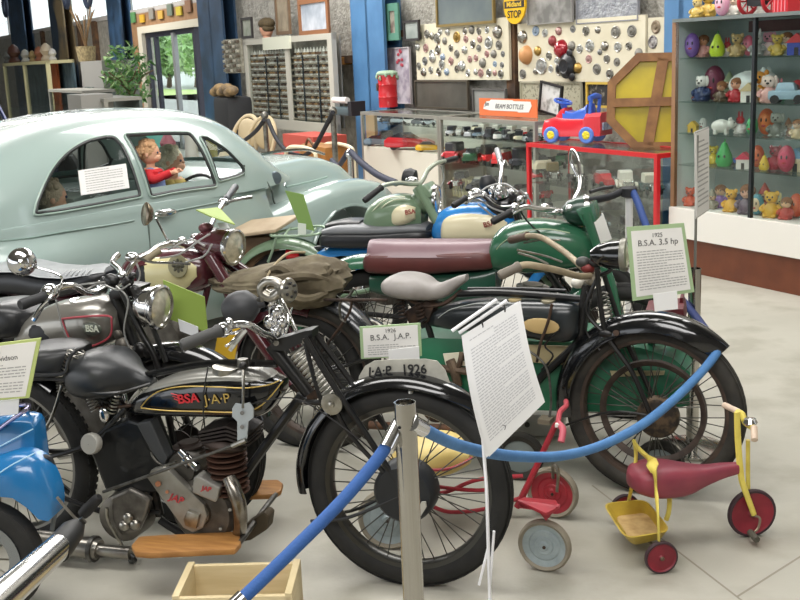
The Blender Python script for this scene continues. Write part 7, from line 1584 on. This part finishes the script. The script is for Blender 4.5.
# narrow notice on a rod above that post
pz = aty(703, 135, pr.y).z
tlp = [aty(695, 132, pr.y - .02), aty(709, 126.5, pr.y + .12), aty(709, 210, pr.y + .12), aty(696, 219, pr.y - .02)]
nt_ = card('narrow_notice', 'narrow white notice seen almost edge on, on a rod above the right rope post', 'sign', tlp, M('b5b2ac', .6), th=.004, margin=.02, lines=14)
o = G().cyl((0, 0, 0), V((pr.x, pr.y, pz)) - V((pr.x, pr.y, ht - .25)), .006, n=10).build('sign_rod', M('8d8c86', .35, .8), loc=(pr.x, pr.y, ht - .25)); tag(o, 'thin metal rod standing in the right rope post under the narrow notice', 'rod')
# the bright blue rope
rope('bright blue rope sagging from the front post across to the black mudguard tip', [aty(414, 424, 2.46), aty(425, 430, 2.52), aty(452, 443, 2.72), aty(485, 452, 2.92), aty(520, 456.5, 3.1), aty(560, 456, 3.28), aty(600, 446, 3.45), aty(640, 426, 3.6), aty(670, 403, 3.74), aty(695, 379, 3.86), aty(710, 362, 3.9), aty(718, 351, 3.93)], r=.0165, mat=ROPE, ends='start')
rope('blue rope end coloured dark navy for shade, between the right post and the black mudguard tip', [aty(719, 348, 4.12), aty(710, 336, 4.25), aty(697, 318, 4.42), aty(682, 300, 4.55)], r=.017, mat=M('1d2d62', .7), ends=False)  # same blue rope carried on; its shade is put into the navy colour
rope('blue rope running from the front post down to the lower left', [aty(396, 430, 2.46), aty(390, 441, 2.44), aty(372, 466, 2.41), aty(340, 503, 2.36), aty(300, 543, 2.3), aty(262, 580, 2.25), aty(225, 615, 2.2)], r=.0155, mat=M('2c5594', .7, 0, '2f5b9c', 20, bump=.1, bsc=120))
for nm, a, b_ in (('rope_hook', (414, 424, 2.46), (409, 423, 2.46)), ('rope_hook', (396, 430, 2.46), (402, 421, 2.46))):
    a, b_ = aty(*a), aty(*b_); o = G().tube([V((0, 0, 0)), (b_ - a) * .5 + V((0, 0, .008)), b_ - a], .004, 6).build('rope_hook', CHROME, loc=a); tag(o, 'small chrome hook joining the %s rope to the front post' % ('bright blue sagging' if a.x > ptop.x else 'lower left blue'), 'hook')
# chrome tube with a black tapered end leaning in from the lower left
a, b_, c_ = aty(-20, 617, 2.35), aty(61, 545, 2.75), aty(79, 523, 2.86)
r = thing('chrome_tube', 'chrome tube with black tapered rubber end leaning in the lower left corner', 'tube', b_)
G().cyl(a - b_, V((0, 0, 0)), .043, .036, n=28).build('tube', M('c9c9c9', .15, 1), r); d = (c_ - b_); G().lathe([(.037, -.03), (.038, 0), (.034, d.length * .6), (.020, d.length * .95), (.001, d.length)], (0, 0, 0), d, 24).build('rubber_end', M('1a1b1c', .5), r)
tubeo(r, 'wire_prong', [aty(57, 497, 2.86) - b_, aty(66, 508, 2.85) - b_, aty(79, 522, 2.84) - b_], .004, NICKEL); G().box(aty(80, 523, 2.84) - b_, (.03, .01, .02), Euler((0, -.6, 0))).build('wire_clip', NICKEL, r)
# blue toy vehicle at the left edge
Y0 = 3.02
r0 = atz(-8, 604, 0); BF = Frame((r0.x, r0.y, 0), -10); bl = M('1f70aa', .25, 0, '1b649a', 4, coat=.5)
r = thing('blue_pedal_car', 'bright blue pedal car with white pinstripes at the lower left edge', 'toy car', BF.o, BF.a); P = BF.P
def bs(px, yt, yb, w0, w1, y0=-.02):
    t_, b_ = P(px, yt), P(px, yb); x = t_.x; zt, zb = t_.z, b_.z; return [(x, y0, zb), (x, y0 - .0, zb + (zt - zb) * .6), (x, y0 + .03, zt - .01), (x, y0 + .06, zt), (x, w0, zt), (x, w1, zt - .02), (x, w1, zb)]
G().loft([bs(-60, 432, 500, .09, .12), bs(-25, 425, 495, .09, .12), bs(5, 420, 493, .09, .12), bs(20, 420, 495, .09, .11), bs(29, 421, 498, .08, .10), bs(33, 425, 505, .06, .08)], caps=True).build('body', bl, r, bevel=.004)
fd = []
for px, yt, yb, y0 in ((-50, 470, 520, -.10), (-20, 462, 493, -.11), (0, 456, 488, -.115), (18, 451, 490, -.115), (30, 452, 500, -.11), (40, 457, 512, -.105), (48, 466, 516, -.09), (54, 478, 512, -.08), (58, 490, 500, -.07)):
    t_, b_ = P(px, yt, -.05), P(px, yb, -.05); fd.append([(t_.x, y0, b_.z), (t_.x, y0 - .005, (t_.z * .6 + b_.z * .4)), (t_.x, y0 + .03, t_.z - .008), (t_.x, y0 + .05, t_.z), (t_.x, -.01, t_.z), (t_.x, -.01, b_.z)])
G().loft(fd).build('front_wing', bl, r)
st = M('a9cfe6', .4)
for pts in ([(-10, 452, -.03), (12, 440, -.03), (33, 429, -.03)], [(-10, 480, -.125), (10, 466, -.125), (35, 453, -.11)]): tubeo(r, 'pinstripe', [P(*q) for q in pts], .0022, st, n=5)
wc = P(-12, 556, -.10); W_ = G().lathe([(.115, -.02), (.165, -.034), (.185, -.026), (.192, 0), (.185, .026), (.165, .034), (.115, .02)], wc, (0, 1, 0), 40).build('wheel', RUBBER, r)
G().lathe([(.085, -.022), (.105, -.024), (.128, -.03), (.13, -.02), (.085, -.01)], wc, (0, 1, 0), 40, close=True).build('wheel_rim', M('8c9094', .25, .9), W_)
G().lathe([(.001, -.04), (.03, -.038), (.035, -.01), (.001, 0)], wc, (0, 1, 0), 20).build('wheel_hub', CHROME, W_)
for k in range(10): a = k * .628; G().cyl(wc + V((.03 * math.cos(a), -.02, .03 * math.sin(a))), wc + V((.09 * math.cos(a), -.018, .09 * math.sin(a))), .003, n=5).build('spoke', NICKEL, W_)
tubeo(r, 'chrome_rail', [P(-5, 432, .0), P(10, 421, .0), P(27, 409, .0), P(26, 405, .10), P(0, 408, .12)], .007, M('a9a4c4', .2, .9), n=10)
tubeo(r, 'bumper_stay', [P(42, 457, -.03), P(50, 459, -.02), P(56, 475, 0), P(60, 482, .02)], .009, M('3d3e40', .4, .5)); tubeo(r, 'bracket', [P(52, 530, -.02), P(56, 510, -.02), P(62, 500, .0)], .008, M('6c7276', .5, .5))
# crate
tl_, tr_ = atz(189, 564, .235), atz(300, 561, .235); CFR = Frame(tl_, math.degrees(math.atan2(tr_.y - tl_.y, tr_.x - tl_.x))); L_ = (tr_ - tl_).length
r = thing('wooden_crate', 'open pale cream wooden box on the floor at the bottom edge', 'box', CFR.o, CFR.a); cw_ = M('d3c29a', .6, 0, 'c7b58b', 6, stretch=(1, 1, 8)); t = .016; D_ = .22; zt = .235
G().box((L_ / 2, -t / 2, zt / 2), (L_, t, zt)).build('back_board', cw_, r, bevel=.002); G().box((L_ / 2, -D_ + t / 2, zt / 2), (L_, t, zt)).build('front_board', cw_, r, bevel=.002)
for x in (t / 2, L_ - t / 2): G().box((x, -D_ / 2, zt / 2 + .004), (t * 1.3, D_, zt + .008)).build('side_board', cw_, r, bevel=.002)
G().box((L_ / 2, -D_ / 2, .01), (L_ - 2 * t, D_ - 2 * t, .015)).build('bottom_board', cw_, r)
# ================================================================ white stand with the paper sheet
Ys = 2.62
r = thing('paper_stand', 'thin white stand holding the large sheet of typed paper in the middle', 'stand', (aty(489, 560, Ys).x, Ys, 0)); o_ = V(r.location)
def q3(x, y, Y=Ys): return aty(x, y, Y) - o_
wh = M('e9e9ec', .35)
G().tube([q3(476, 340, Ys + .04), q3(484, 455, Ys + .03), q3(487, 500, Ys), q3(490, 600, Ys), (q3(490, 600).x + .01, 0, .01)], .009, 8, k=3, ref=(0, 1, 0), r2=.5).build('upright', wh, r)
tubeo(r, 'side_leg', [q3(494, 531), q3(490, 585)], .0035, wh); tubeo(r, 'side_leg', [q3(488, 548), q3(479, 585)], .0035, wh)
tubeo(r, 'clip_rod', [q3(452, 331), q3(497, 299.5)], .0045, wh); tubeo(r, 'clip_rod', [q3(459, 333), q3(507, 300.5)], .0045, wh)
tubeo(r, 'wire_clip', [q3(472, 317), q3(478, 315), q3(481, 320), q3(483, 327), q3(481, 331)], .002, M('2c2c2c', .5)); tubeo(r, 'wire_clip', [q3(498, 304), q3(504, 306), q3(505, 312)], .002, M('2c2c2c', .5))
pp = [q3(464, 335, Ys - .01), q3(520.5, 300.5, Ys - .01), q3(533, 375, Ys - .01), q3(545, 402, Ys + .01), q3(489, 455, Ys - .01), q3(478, 400, Ys - .01)]
sh = thing('typed_sheet', 'large white sheet of small typed text hanging from the white stand', 'paper', o_)
for off, nm in ((.004, 'backing_sheet'), (0, 'sheet')):
    g = G(); nx, ny = 10, 14; gv = []
    tlq, trq, brq, blq = q3(464, 335), q3(520.5, 300.5), q3(545, 402), q3(489, 457)
    for j in range(ny + 1):
        row = []
        for i in range(nx + 1):
            u, v_ = i / nx, j / ny; p = (tlq * (1 - u) + trq * u) * (1 - v_) + (blq * (1 - u) + brq * u) * v_
            bulge = -.020 * math.sin(PI * v_) * (1 - u * .3) + .0; p = p + V((-.008 * math.sin(PI * v_) * (1 if 1 else 0), bulge + off, 0)); row.append(p + (V((-.006, 0, -.003)) if off else V()))
        gv.append(row)
    vs = [[g.v(p) for p in row] for row in gv]; vb = [[g.v(p + V((0, .0006, 0))) for p in row] for row in gv]
    for j in range(ny):
        for i in range(nx): g.f([vs[j][i], vs[j][i + 1], vs[j + 1][i + 1], vs[j + 1][i]]); g.f([vb[j][i], vb[j + 1][i], vb[j + 1][i + 1], vb[j][i + 1]])
    so = g.build(nm, M('eeeeee', .8), sh)
g = G()
def onp(u, v_):
    i, j = u * nx, v_ * ny; i0, j0 = min(int(i), nx - 1), min(int(j), ny - 1); a, b_ = i - i0, j - j0
    return (gv[j0][i0] * (1 - a) + gv[j0][i0 + 1] * a) * (1 - b_) + (gv[j0 + 1][i0] * (1 - a) + gv[j0 + 1][i0 + 1] * a) * b_ + V((0, -.0012, 0))
for k in range(34):
    v_ = .06 + .85 * k / 34
    if k in (1, 2): segs = [(.5, .9)]
    else: segs = [(.08, .90 if k % 7 else .5)]
    for u0, u1 in segs:
        u = u0
        while u < u1:
            du = random.uniform(.03, .09); e = min(u + du, u1); g.quad(onp(u, v_), onp(e, v_), onp(e, v_ + .0075), onp(u, v_ + .0075)); u = e + .012
g.build('typed_lines', M('c2c2c6', .8), so, smooth=False)
g = G(); g.tube([onp(.32, .86) + V((0, -.001, 0)), onp(.36, .89) + V((0, -.001, 0)), onp(.33, .91) + V((0, -.001, 0))], .0008, 4); g.build('ink_mark', INKD, so)
# ================================================================ INFORMATION CARDS
def c4(q, Y): return [aty(x, y, Y[i] if isinstance(Y, (list, tuple)) else Y) for i, (x, y) in enumerate(q)]
YJ = 3.55
card('information_card', 'small card headed 1926 B.S.A. J.A.P. above the silver number plate', 'card', c4([(359.5, 327), (420.5, 323), (422, 356), (361, 359)], YJ), CARDP, margin=.05, heads=(('1926', .17, .17), ('B.S.A.  J.A.P.', .36, .25)), lines=5)
card('holder_clip', 'blank white clip folded over the bottom of the 1926 card', 'clip', c4([(388, 350), (419, 346.5), (420, 369), (390, 372)], YJ - .02), M('e6e6e4', .5), page=None, th=.004)
Yb = 4.0
o = card('information_card', 'card headed 1925 B.S.A. 3.5 hp on the black motorcycle headlamp at right', 'card', c4([(627, 227), (684, 223), (694.5, 292), (633, 301)], [Yb, Yb + .05, Yb + .02, Yb - .02]), CARDP, margin=.06, heads=(('1925', .14, .08), ('B.S.A. 3.5 hp', .24, .115)), lines=15)
card('holder_clip', 'blank white clip under the 1925 card at right', 'clip', c4([(653, 294), (677, 291), (678, 309), (655, 311.5)], Yb - .03), M('e6e6e4', .5), page=None, th=.004)
YL = 3.15
card('information_card', 'green edged text card cut by the left edge of the photo, above the blue toy', 'card', c4([(-46, 349), (41, 338), (29, 398), (-58, 404)], YL), M('b7c47a', .7), margin=.045, heads=(('1942', .15, .08), ('Harley Davidson', .28, .12)), lines=10)
card('holder_clip', 'white clip below the left edge card, over the blue toy', 'clip', c4([(-12, 402), (19, 399), (18, 414), (-12, 417)], YL + .01), M('d9dbe0', .5), page=None, th=.004)
# plain green cards seen from behind
lime = M('879e46', .6)
card('information_card', 'plain lime green card back standing behind the silver tank headlamp', 'card', c4([(163, 280), (204.5, 297), (208, 333), (166, 318)], 4.05), lime, page=None, th=.006)
card('holder_clip', 'small white clip at the foot of the lime green card', 'clip', c4([(178, 319), (198, 327), (198, 338), (180, 331)], 4.02), M('d5d7da', .5), page=None, th=.004)
card('information_card', 'lime green card lying tilted above the maroon headlamp', 'card', c4([(196, 209.5), (219, 207), (235, 224), (213, 217)], [4.95, 5.1, 4.75, 4.7]), M('879c42', .6), page=None, th=.005)
card('holder_clip', 'thin white clip at the tip of the card above the maroon headlamp', 'clip', c4([(217, 223), (227, 223), (230, 228), (219, 228)], [4.76, 4.76, 4.72, 4.72]), M('d5d7da', .5), page=None, th=.004)
card('information_card', 'tall green card back standing on the rear rack of the sage green motorcycle', 'card', c4([(285, 190.5), (303.5, 194.5), (314.5, 231), (300.5, 228)], 6.15), M('76944f', .6), page=None, th=.006)
card('holder_clip', 'small pale clip at the foot of the tall green rack card', 'clip', c4([(298, 223), (306, 224), (306, 235), (298, 234)], 6.1), M('c9d2c6', .5), page=None, th=.004)
card('information_card', 'white card on green leaning behind the green motorcycle fork', 'card', c4([(592, 214), (603, 213), (612, 239), (594, 244)], 5.6), PAPER, page=None, th=.006)
# stand of the far card: white uprights with rope connectors in front of the red showcase
pz_ = aty(629, 240, 6.6); r = rope_post('white rope post in front of the red framed showcase', V((pz_.x, 6.6, 0)), aty(628, 188, 6.6).z, M('dcdcdc', .3, .3), .022, cap=False); G().lathe([(.03, -.06), (.05, -.05), (.05, .0), (.03, .01), (.001, .01)], (0, 0, aty(628, 188, 6.6).z), (0, 0, 1), 16).build('rope_socket', M('202124', .5), r)
rope('blue rope hanging from the white post by the red showcase', [aty(632, 190, 6.58), aty(638, 203, 6.5), aty(644, 220, 6.4), aty(652, 240, 6.3)], r=.022, mat=M('23407c', .7), ends=False)
rope('black rope hanging left from the white post by the red showcase', [aty(625, 190, 6.6), aty(612, 196, 6.6), aty(600, 199, 6.55), aty(585, 201, 6.5)], r=.022, mat=M('15171c', .7), ends=False)
# ================================================================ YELLOW TRICYCLE
nr, fr_, fc_ = atz(661, 573, 0), atz(625, 523, 0), atz(751, 536, 0)
mid = (nr + fr_) / 2; TF = Frame(mid, math.degrees(math.atan2(fc_.y - mid.y, fc_.x - mid.x)))
t3 = thing('yellow_tricycle', 'child\'s yellow tricycle with red seat, red wheels and yellow tray', 'tricycle', TF.o, TF.a); P = TF.P
YEL = M('dcca5e', .45, 0, 'c4ac44', 14, lo=.45, hi=.75); REDW = M('8a2130', .5, 0, '701b28', 12); REDS = M('8e3a46', .45, 0, '7a3240', 9)
Ln, Lf, Lc = TF.L(nr), TF.L(fr_), TF.L(fc_); hw_ = abs(Ln.y)
def disc(root, name, c, R_, t_, m_, ax=(0, 1, 0), tm=None):
    w_ = G().lathe([(.001, -t_), (R_ * .12, -t_), (R_ * .2, -t_ * .5), (R_ * .8, -t_ * .35), (R_ * .9, -t_ * .8), (R_ * .9, t_ * .8), (R_ * .8, t_ * .35), (.001, t_)], c, ax, 36).build(name, m_, root)
    G().lathe([(R_ * .88, -t_ * .8), (R_ * .97, -t_ * .8), (R_, -t_ * .4), (R_, t_ * .4), (R_ * .97, t_ * .8), (R_ * .88, t_ * .8)], c, ax, 40, close=True).build('tyre', tm or M('38262b', .7), w_); G().lathe([(.001, -t_ * 1.4), (R_ * .11, -t_ * 1.35), (R_ * .14, -t_)], c, ax, 14).build('hub_cap', M('6d5a4c', .5, .5), w_); return w_
disc(t3, 'rear_wheel', (Ln.x, Ln.y, .057), .057, .011, REDW); disc(t3, 'rear_wheel', (Lf.x, Lf.y, .057), .057, .011, REDW); FWt = disc(t3, 'front_wheel', (Lc.x, Lc.y, .089), .089, .013, REDW)
G().cyl((Ln.x, Ln.y, .057), (Lf.x, Lf.y, .057), .006, n=8).build('axle', M('6b6350', .5, .5), t3)
so = Ln.y
sts = slab(t3, TF, 'seat', [(629, 474, 486, .03), (636, 468, 490, .075), (650, 464, 493, .09), (668, 463, 493, .085), (686, 465, 491, .065), (704, 466, 484, .04), (722, 464, 477, .03), (737, 463, 473, .022)], REDS, e=.6)
yf = Lc.y
fkt = G().tube([P(737, 412, yf), P(738, 440, yf), P(741, 475, yf - .015), P(745, 490, yf - .02), (Lc.x, yf - .02, .09)], [.011, .012, .012, .011, .010], 8, ref=(1, 0, 0), r2=.7).build('front_fork', YEL, t3); tubeo(fkt, 'fork_blade', [P(748, 440, yf), P(748, 480, yf + .015), (Lc.x, yf + .02, .09)], .008, YEL)
hbt = tubeo(t3, 'handlebar', [P(737, 412, yf + .04), P(742, 414, yf + .02), P(745, 422, yf), P(750, 426, yf - .03), P(753, 428, yf - .06)], .011, YEL)
gc = M('cfb9a4', .5); G().cyl(P(739, 412, yf + .05), P(724, 405, yf + .12), .011, n=12).build('grip', gc, hbt); G().cyl(P(754, 427, yf - .06), P(754.5, 440, yf - .10), .012, n=12).build('grip', gc, hbt)
G().lathe([(.001, .016), (.02, .012), (.026, 0), (.022, -.008), (.001, -.01)], P(750, 422, yf - .03), (0, 0, 1), 20).build('bell', CHROME, hbt)
tubeo(FWt, 'pedal_crank', [(Lc.x, yf - .03, .09), (Lc.x + .01, yf - .045, .085), (Lc.x - .0, yf - .05, .05), P(751, 534, yf - .06)], .0045, M('8a7a68', .4, .7)); G().cyl(P(750, 532, yf - .05), P(757, 540, yf - .1), .012, n=10).build('pedal', M('4f4c42', .6), FWt)
tubeo(t3, 'frame_bar', [P(739, 470, 0), P(720, 472, 0), P(690, 482, 0), P(668, 492, 0)], .010, YEL)
G().tube([P(634, 440, .05), P(636, 455, .05), P(633, 480, .05), (Lf.x, Lf.y - .02, .06)], .007, 8, r2=.5).build('rear_stay', YEL, t3)
G().tube([P(633, 440, .03), P(640, 450, .0), P(650, 460, -.04), P(654.5, 472, -.12), P(656, 490, -.125), P(658, 515, Ln.y - .0), (Ln.x, Ln.y + .018, .06)], [.012, .021, .021, .010, .009, .009], 8, r2=.4, ref=(0, 1, 0)).build('back_hoop', YEL, t3)
tubeo(t3, 'seat_post', [P(670, 490, 0), P(669, 510, 0), P(666, 520, .0)], .009, YEL)
# tray behind
zt_, zb_ = .125, .07
cor = [TF.L(atz(x, y, zt_)) for x, y in ((602, 503), (646, 499), (672, 531), (625, 539))]; cb_ = [TF.L(atz(x, y, zb_)) for x, y in ((613, 517), (647, 513), (665, 538), (632, 546))]
def loop(c4_, k=5):
    out = []; n = 4
    for i in range(n):
        p, a, b_ = V(c4_[i]), V(c4_[i - 1]), V(c4_[(i + 1) % n]); A = p + (a - p) * .22; B_ = p + (b_ - p) * .22
        for j in range(k + 1): t = j / k; out.append(A * (1 - t) ** 2 + p * 2 * t * (1 - t) + B_ * t * t)
    return out
Lo, Lb = loop(cor), loop(cb_); ce = sum(Lb, V()) / len(Lb); Li = [p + (V((ce.x, ce.y, p.z)) - p) * .05 for p in Lo]; Lbi = [p + (ce - p) * .07 + V((0, 0, .004)) for p in Lb]
g = G(); g.loft([Lb, Lo, Li, Lbi], caps=True); tr_ = g.build('tray', M('cdb548', .5, 0, 'b59a3c', 10), t3)
g = G(); g.f([g.v(p + V((0, 0, .002))) for p in Lbi]); g.build('tray_floor', M('c9ac78', .7, 0, 'a98a58', 22), tr_)
# ================================================================ RED TRICYCLE
YR = 3.6
w1, w2 = atz(545, 570, 0), atz(553, 517, 0)
RFm = Frame(w1, -14); t4 = thing('red_tricycle', 'child\'s red tricycle with pale grey disc wheels and cream yellow seat behind the big wheel', 'tricycle', RFm.o, RFm.a); P = RFm.P
RED = M('a92a36', .4, 0, '8f2430', 12); TY = M('8d8575', .8); DISC = M('a4b0b2', .45, 0, '8f9b9e', 20)
def disc2(c, R_, m_, ax=(0, 1, 0), nm='rear_wheel', t_=.02, tyk=.84):
    w_ = G().lathe([(.001, -t_ * .9), (R_ * .14, -t_ * .9), (R_ * .2, -t_ * .5), (R_ * .32, -t_ * .55), (R_ * .36, -t_ * .3), (R_ * .55, -t_ * .35), (R_ * .6, -t_ * .15), (R_ * .8, -t_ * .5), (R_ * .84, -t_ * .5), (R_ * .84, t_ * .5), (.001, t_ * .4)], c, ax, 44).build(nm, m_, t4)
    G().lathe([(R_ * tyk * .98, -t_ * .6), (R_ * .92, -t_ * .9), (R_, -t_ * .4), (R_, t_ * .4), (R_ * .92, t_ * .9), (R_ * tyk * .98, t_ * .6)], c, ax, 44, close=True).build('tyre', TY, w_); G().cyl(V(c) + V((0, -t_ * .9, 0)), V(c) + V((0, -t_ * 1.1, 0)), .006, n=8).build('axle_end', BROWNM, w_); return w_
disc2((0, -.0, .092), .092, DISC, ax=(.18, 1, 0)); L2 = RFm.L(w2); fwt = disc2((L2.x, L2.y, .10), .10, RED, ax=(.25, 1, 0), nm='front_wheel')
wl = RFm.L(atz(390, 548, 0)); disc2((wl.x, wl.y, .112), .112, DISC, nm='rear_wheel')
tubeo(fwt, 'pedal_crank', [P(553, 478, L2.y - .03), P(553, 465, L2.y - .04), P(558, 470, L2.y - .05), P(557, 492, L2.y - .06)], .006, NICKEL)
yb_ = L2.y - .03
st_ = tubeo(t4, 'steering_stem', [P(517, 507, yb_), P(535, 470, yb_), P(553, 430, yb_), P(558, 423, yb_)], [.013, .012, .011, .011], RED)
hbr = tubeo(t4, 'handlebar', [P(558, 423, yb_), P(560, 412, yb_ + .06), P(566, 406, yb_ + .1), P(566, 401, yb_ + .14)], .010, M('b84a54', .4)); tubeo(hbr, 'grip', [P(559, 424, yb_), P(563, 430, yb_ - .05), P(561, 442, yb_ - .08)], .013, M('c05a68', .5), n=10)
G().box(P(558, 425, yb_ - .02), (.02, .02, .012)).build('stem_cap', WHITE, hbr)
tubeo(t4, 'frame_bar', [P(523, 476, yb_), P(490, 478, yb_), P(470, 482, yb_), P(440, 493, yb_ + .02), P(410, 482, yb_ + .04)], .008, RED); tubeo(t4, 'frame_bar', [P(523, 476, yb_), P(500, 479, yb_), P(484, 490, yb_), P(440, 487, yb_), P(410, 480, yb_)], .008, RED)
tubeo(t4, 'frame_bar', [P(520, 498, yb_), P(484, 509, yb_ - .02), P(450, 512, yb_ - .02), P(430, 505, yb_)], .008, RED)
G().prism([P(517, 500, -.02), P(524, 497, .08), P(556, 500, .08), P(560, 506, -.02), P(546, 513, -.06)], (0, 0, -.012)).build('step_plate', RED, t4, bevel=.003); G().prism([P(537, 509, -.03), P(558, 507, -.03), P(546, 521, -.03)], (0, .02, 0)).build('plate_gusset', RED, t4)
tubeo(t4, 'axle_bar', [P(520, 506, 0), P(540, 508, -.01), P(560, 506, 0)], .008, RED)
yc = .25; sc_ = slab(t4, RFm, 'seat', [(392, 455, 463, .05), (405, 444, 467, .12), (425, 438, 469, .14), (445, 438, 469, .13), (460, 443, 466, .09), (471, 449, 461, .05)], M('d4bf78', .5, 0, 'c9b068', 6), off=yc, e=.6)
tubeo(sc_, 'red_edge', [P(392, 460, yc - .05), P(405, 467, yc - .12), P(425, 470, yc - .14), P(447, 469, yc - .13), (P(462, 464, yc - .09)), P(471, 458, yc - .03)], .006, RED, n=6)
tubeo(t4, 'seat_post', [P(430, 466, yc), P(432, 490, yc - .1)], .01, RED)
# ================================================================ GREEN PEDAL CAR behind the black motorcycle
GF = Frame(V((F3.x - .95, F3.y - .55, 0)), -17); gl = GF; P = GF.P
gp = thing('green_pedal_car', 'green pedal car with cream band and dark red seat behind the right black motorcycle', 'toy car', GF.o, GF.a); gg = M('1f6a4a', .4, 0, '1b5c40', 5, coat=.3); off = .0
def gs(px, yt, yb, w_): a, b_ = P(px, yt), P(px, yb); return [(a.x, 0, b_.z), (a.x, -.01, (a.z + b_.z) / 2), (a.x, .03, a.z), (a.x, w_, a.z), (a.x, w_ + .03, (a.z + b_.z) / 2), (a.x, w_ + .02, b_.z)]
G().loft([gs(404, 344, 396, .25), (gs(425, 340, 402, .3)), gs(470, 341, 408, .34), gs(530, 343, 410, .36), gs(590, 345, 412, .36), gs(640, 350, 412, .34), gs(672, 360, 410, .30), gs(690, 375, 405, .22)]).build('body', gg, gp)
G().prism([P(x, y, -.016) for x, y in [(528, 345), (590, 347), (595, 362), (560, 365), (530, 362)]], (0, .006, 0)).build('cream_band', M('b9ab83', .6), gp, smooth=False)
G().prism([P(x, y, -.016) for x, y in [(610, 371), (665, 371), (664, 375), (612, 377)]], (0, .006, 0)).build('cream_stripe', M('b5ac86', .6), gp, smooth=False)
G().prism([P(x, y, -.02) for x, y in [(443, 354), (466, 352), (474, 366), (446, 366)]], (0, .008, 0)).build('cream_plate', M('d6d2bd', .6), gp, smooth=False)
badge_text(gp, GF, 'lettering', 'A', 463, 359, -.026, .06, M('2a3a30', .6), bold=True)
sg = P(648, 318, .1); G().box((sg.x + .07, .12, sg.z + .02), (.15, .2, .07), Euler((0, -.1, 0))).build('seat', M('5c121c', .5), gp, bevel=.012); G().prism([P(680, 298, .12), P(683, 298, .12), P(683, 325, .12), P(677, 322, .12)], (0, .14, 0)).build('seat_side', M('5a161f', .4), gp); tubeo(gp, 'seat_post', [(sg.x + .05, .12, sg.z), (sg.x + .0, .12, P(640, 360).z)], .018, gg)
for px, py in ((430, 402), (520, 412), (660, 404)):
    c_ = P(px, py, -.02); R_ = .10
    w_ = G().lathe([(R_ * .7, -.02), (R_ * .92, -.03), (R_, -.01), (R_, .01), (R_ * .92, .03), (R_ * .7, .02)], (c_.x, -.04, R_), (0, 1, 0), 30, close=True).build('wheel', RUBBERG, gp); G().lathe([(.001, -.03), (R_ * .3, -.02), (R_ * .72, -.012), (R_ * .72, .01), (.001, .01)], (c_.x, -.04, R_), (0, 1, 0), 24).build('wheel_disc', M('7b8583', .5), w_)
# white box on the floor between the wheels
a, b_ = atz(515, 436, 0), atz(549, 438, 0); wb = thing('white_box', 'low whitish metal box on the floor left of the red tricycle handle', 'box', (a + b_) / 2, -.2)
G().box((0, .06, .055), ((b_ - a).length * 1.9, .12, .11)).build('box_body', M('c2c0b8', .5, 0, 'a9a79e', 8), wb, bevel=.02); G().cyl((-.02, -.002, .06), (-.02, -.008, .06), .012, n=12).build('round_knob', M('4b4640', .6), wb)

# yellow panel glimpsed between the machines
o = G().box((0, 0, .0), (.085, .02, .20), Euler((0, .25, 0))).build('yellow_board', M('d2a92e', .5), loc=aty(226, 349, 4.35)); tag(o, 'small yellow board glimpsed behind the nearest handlebar grip', 'board')
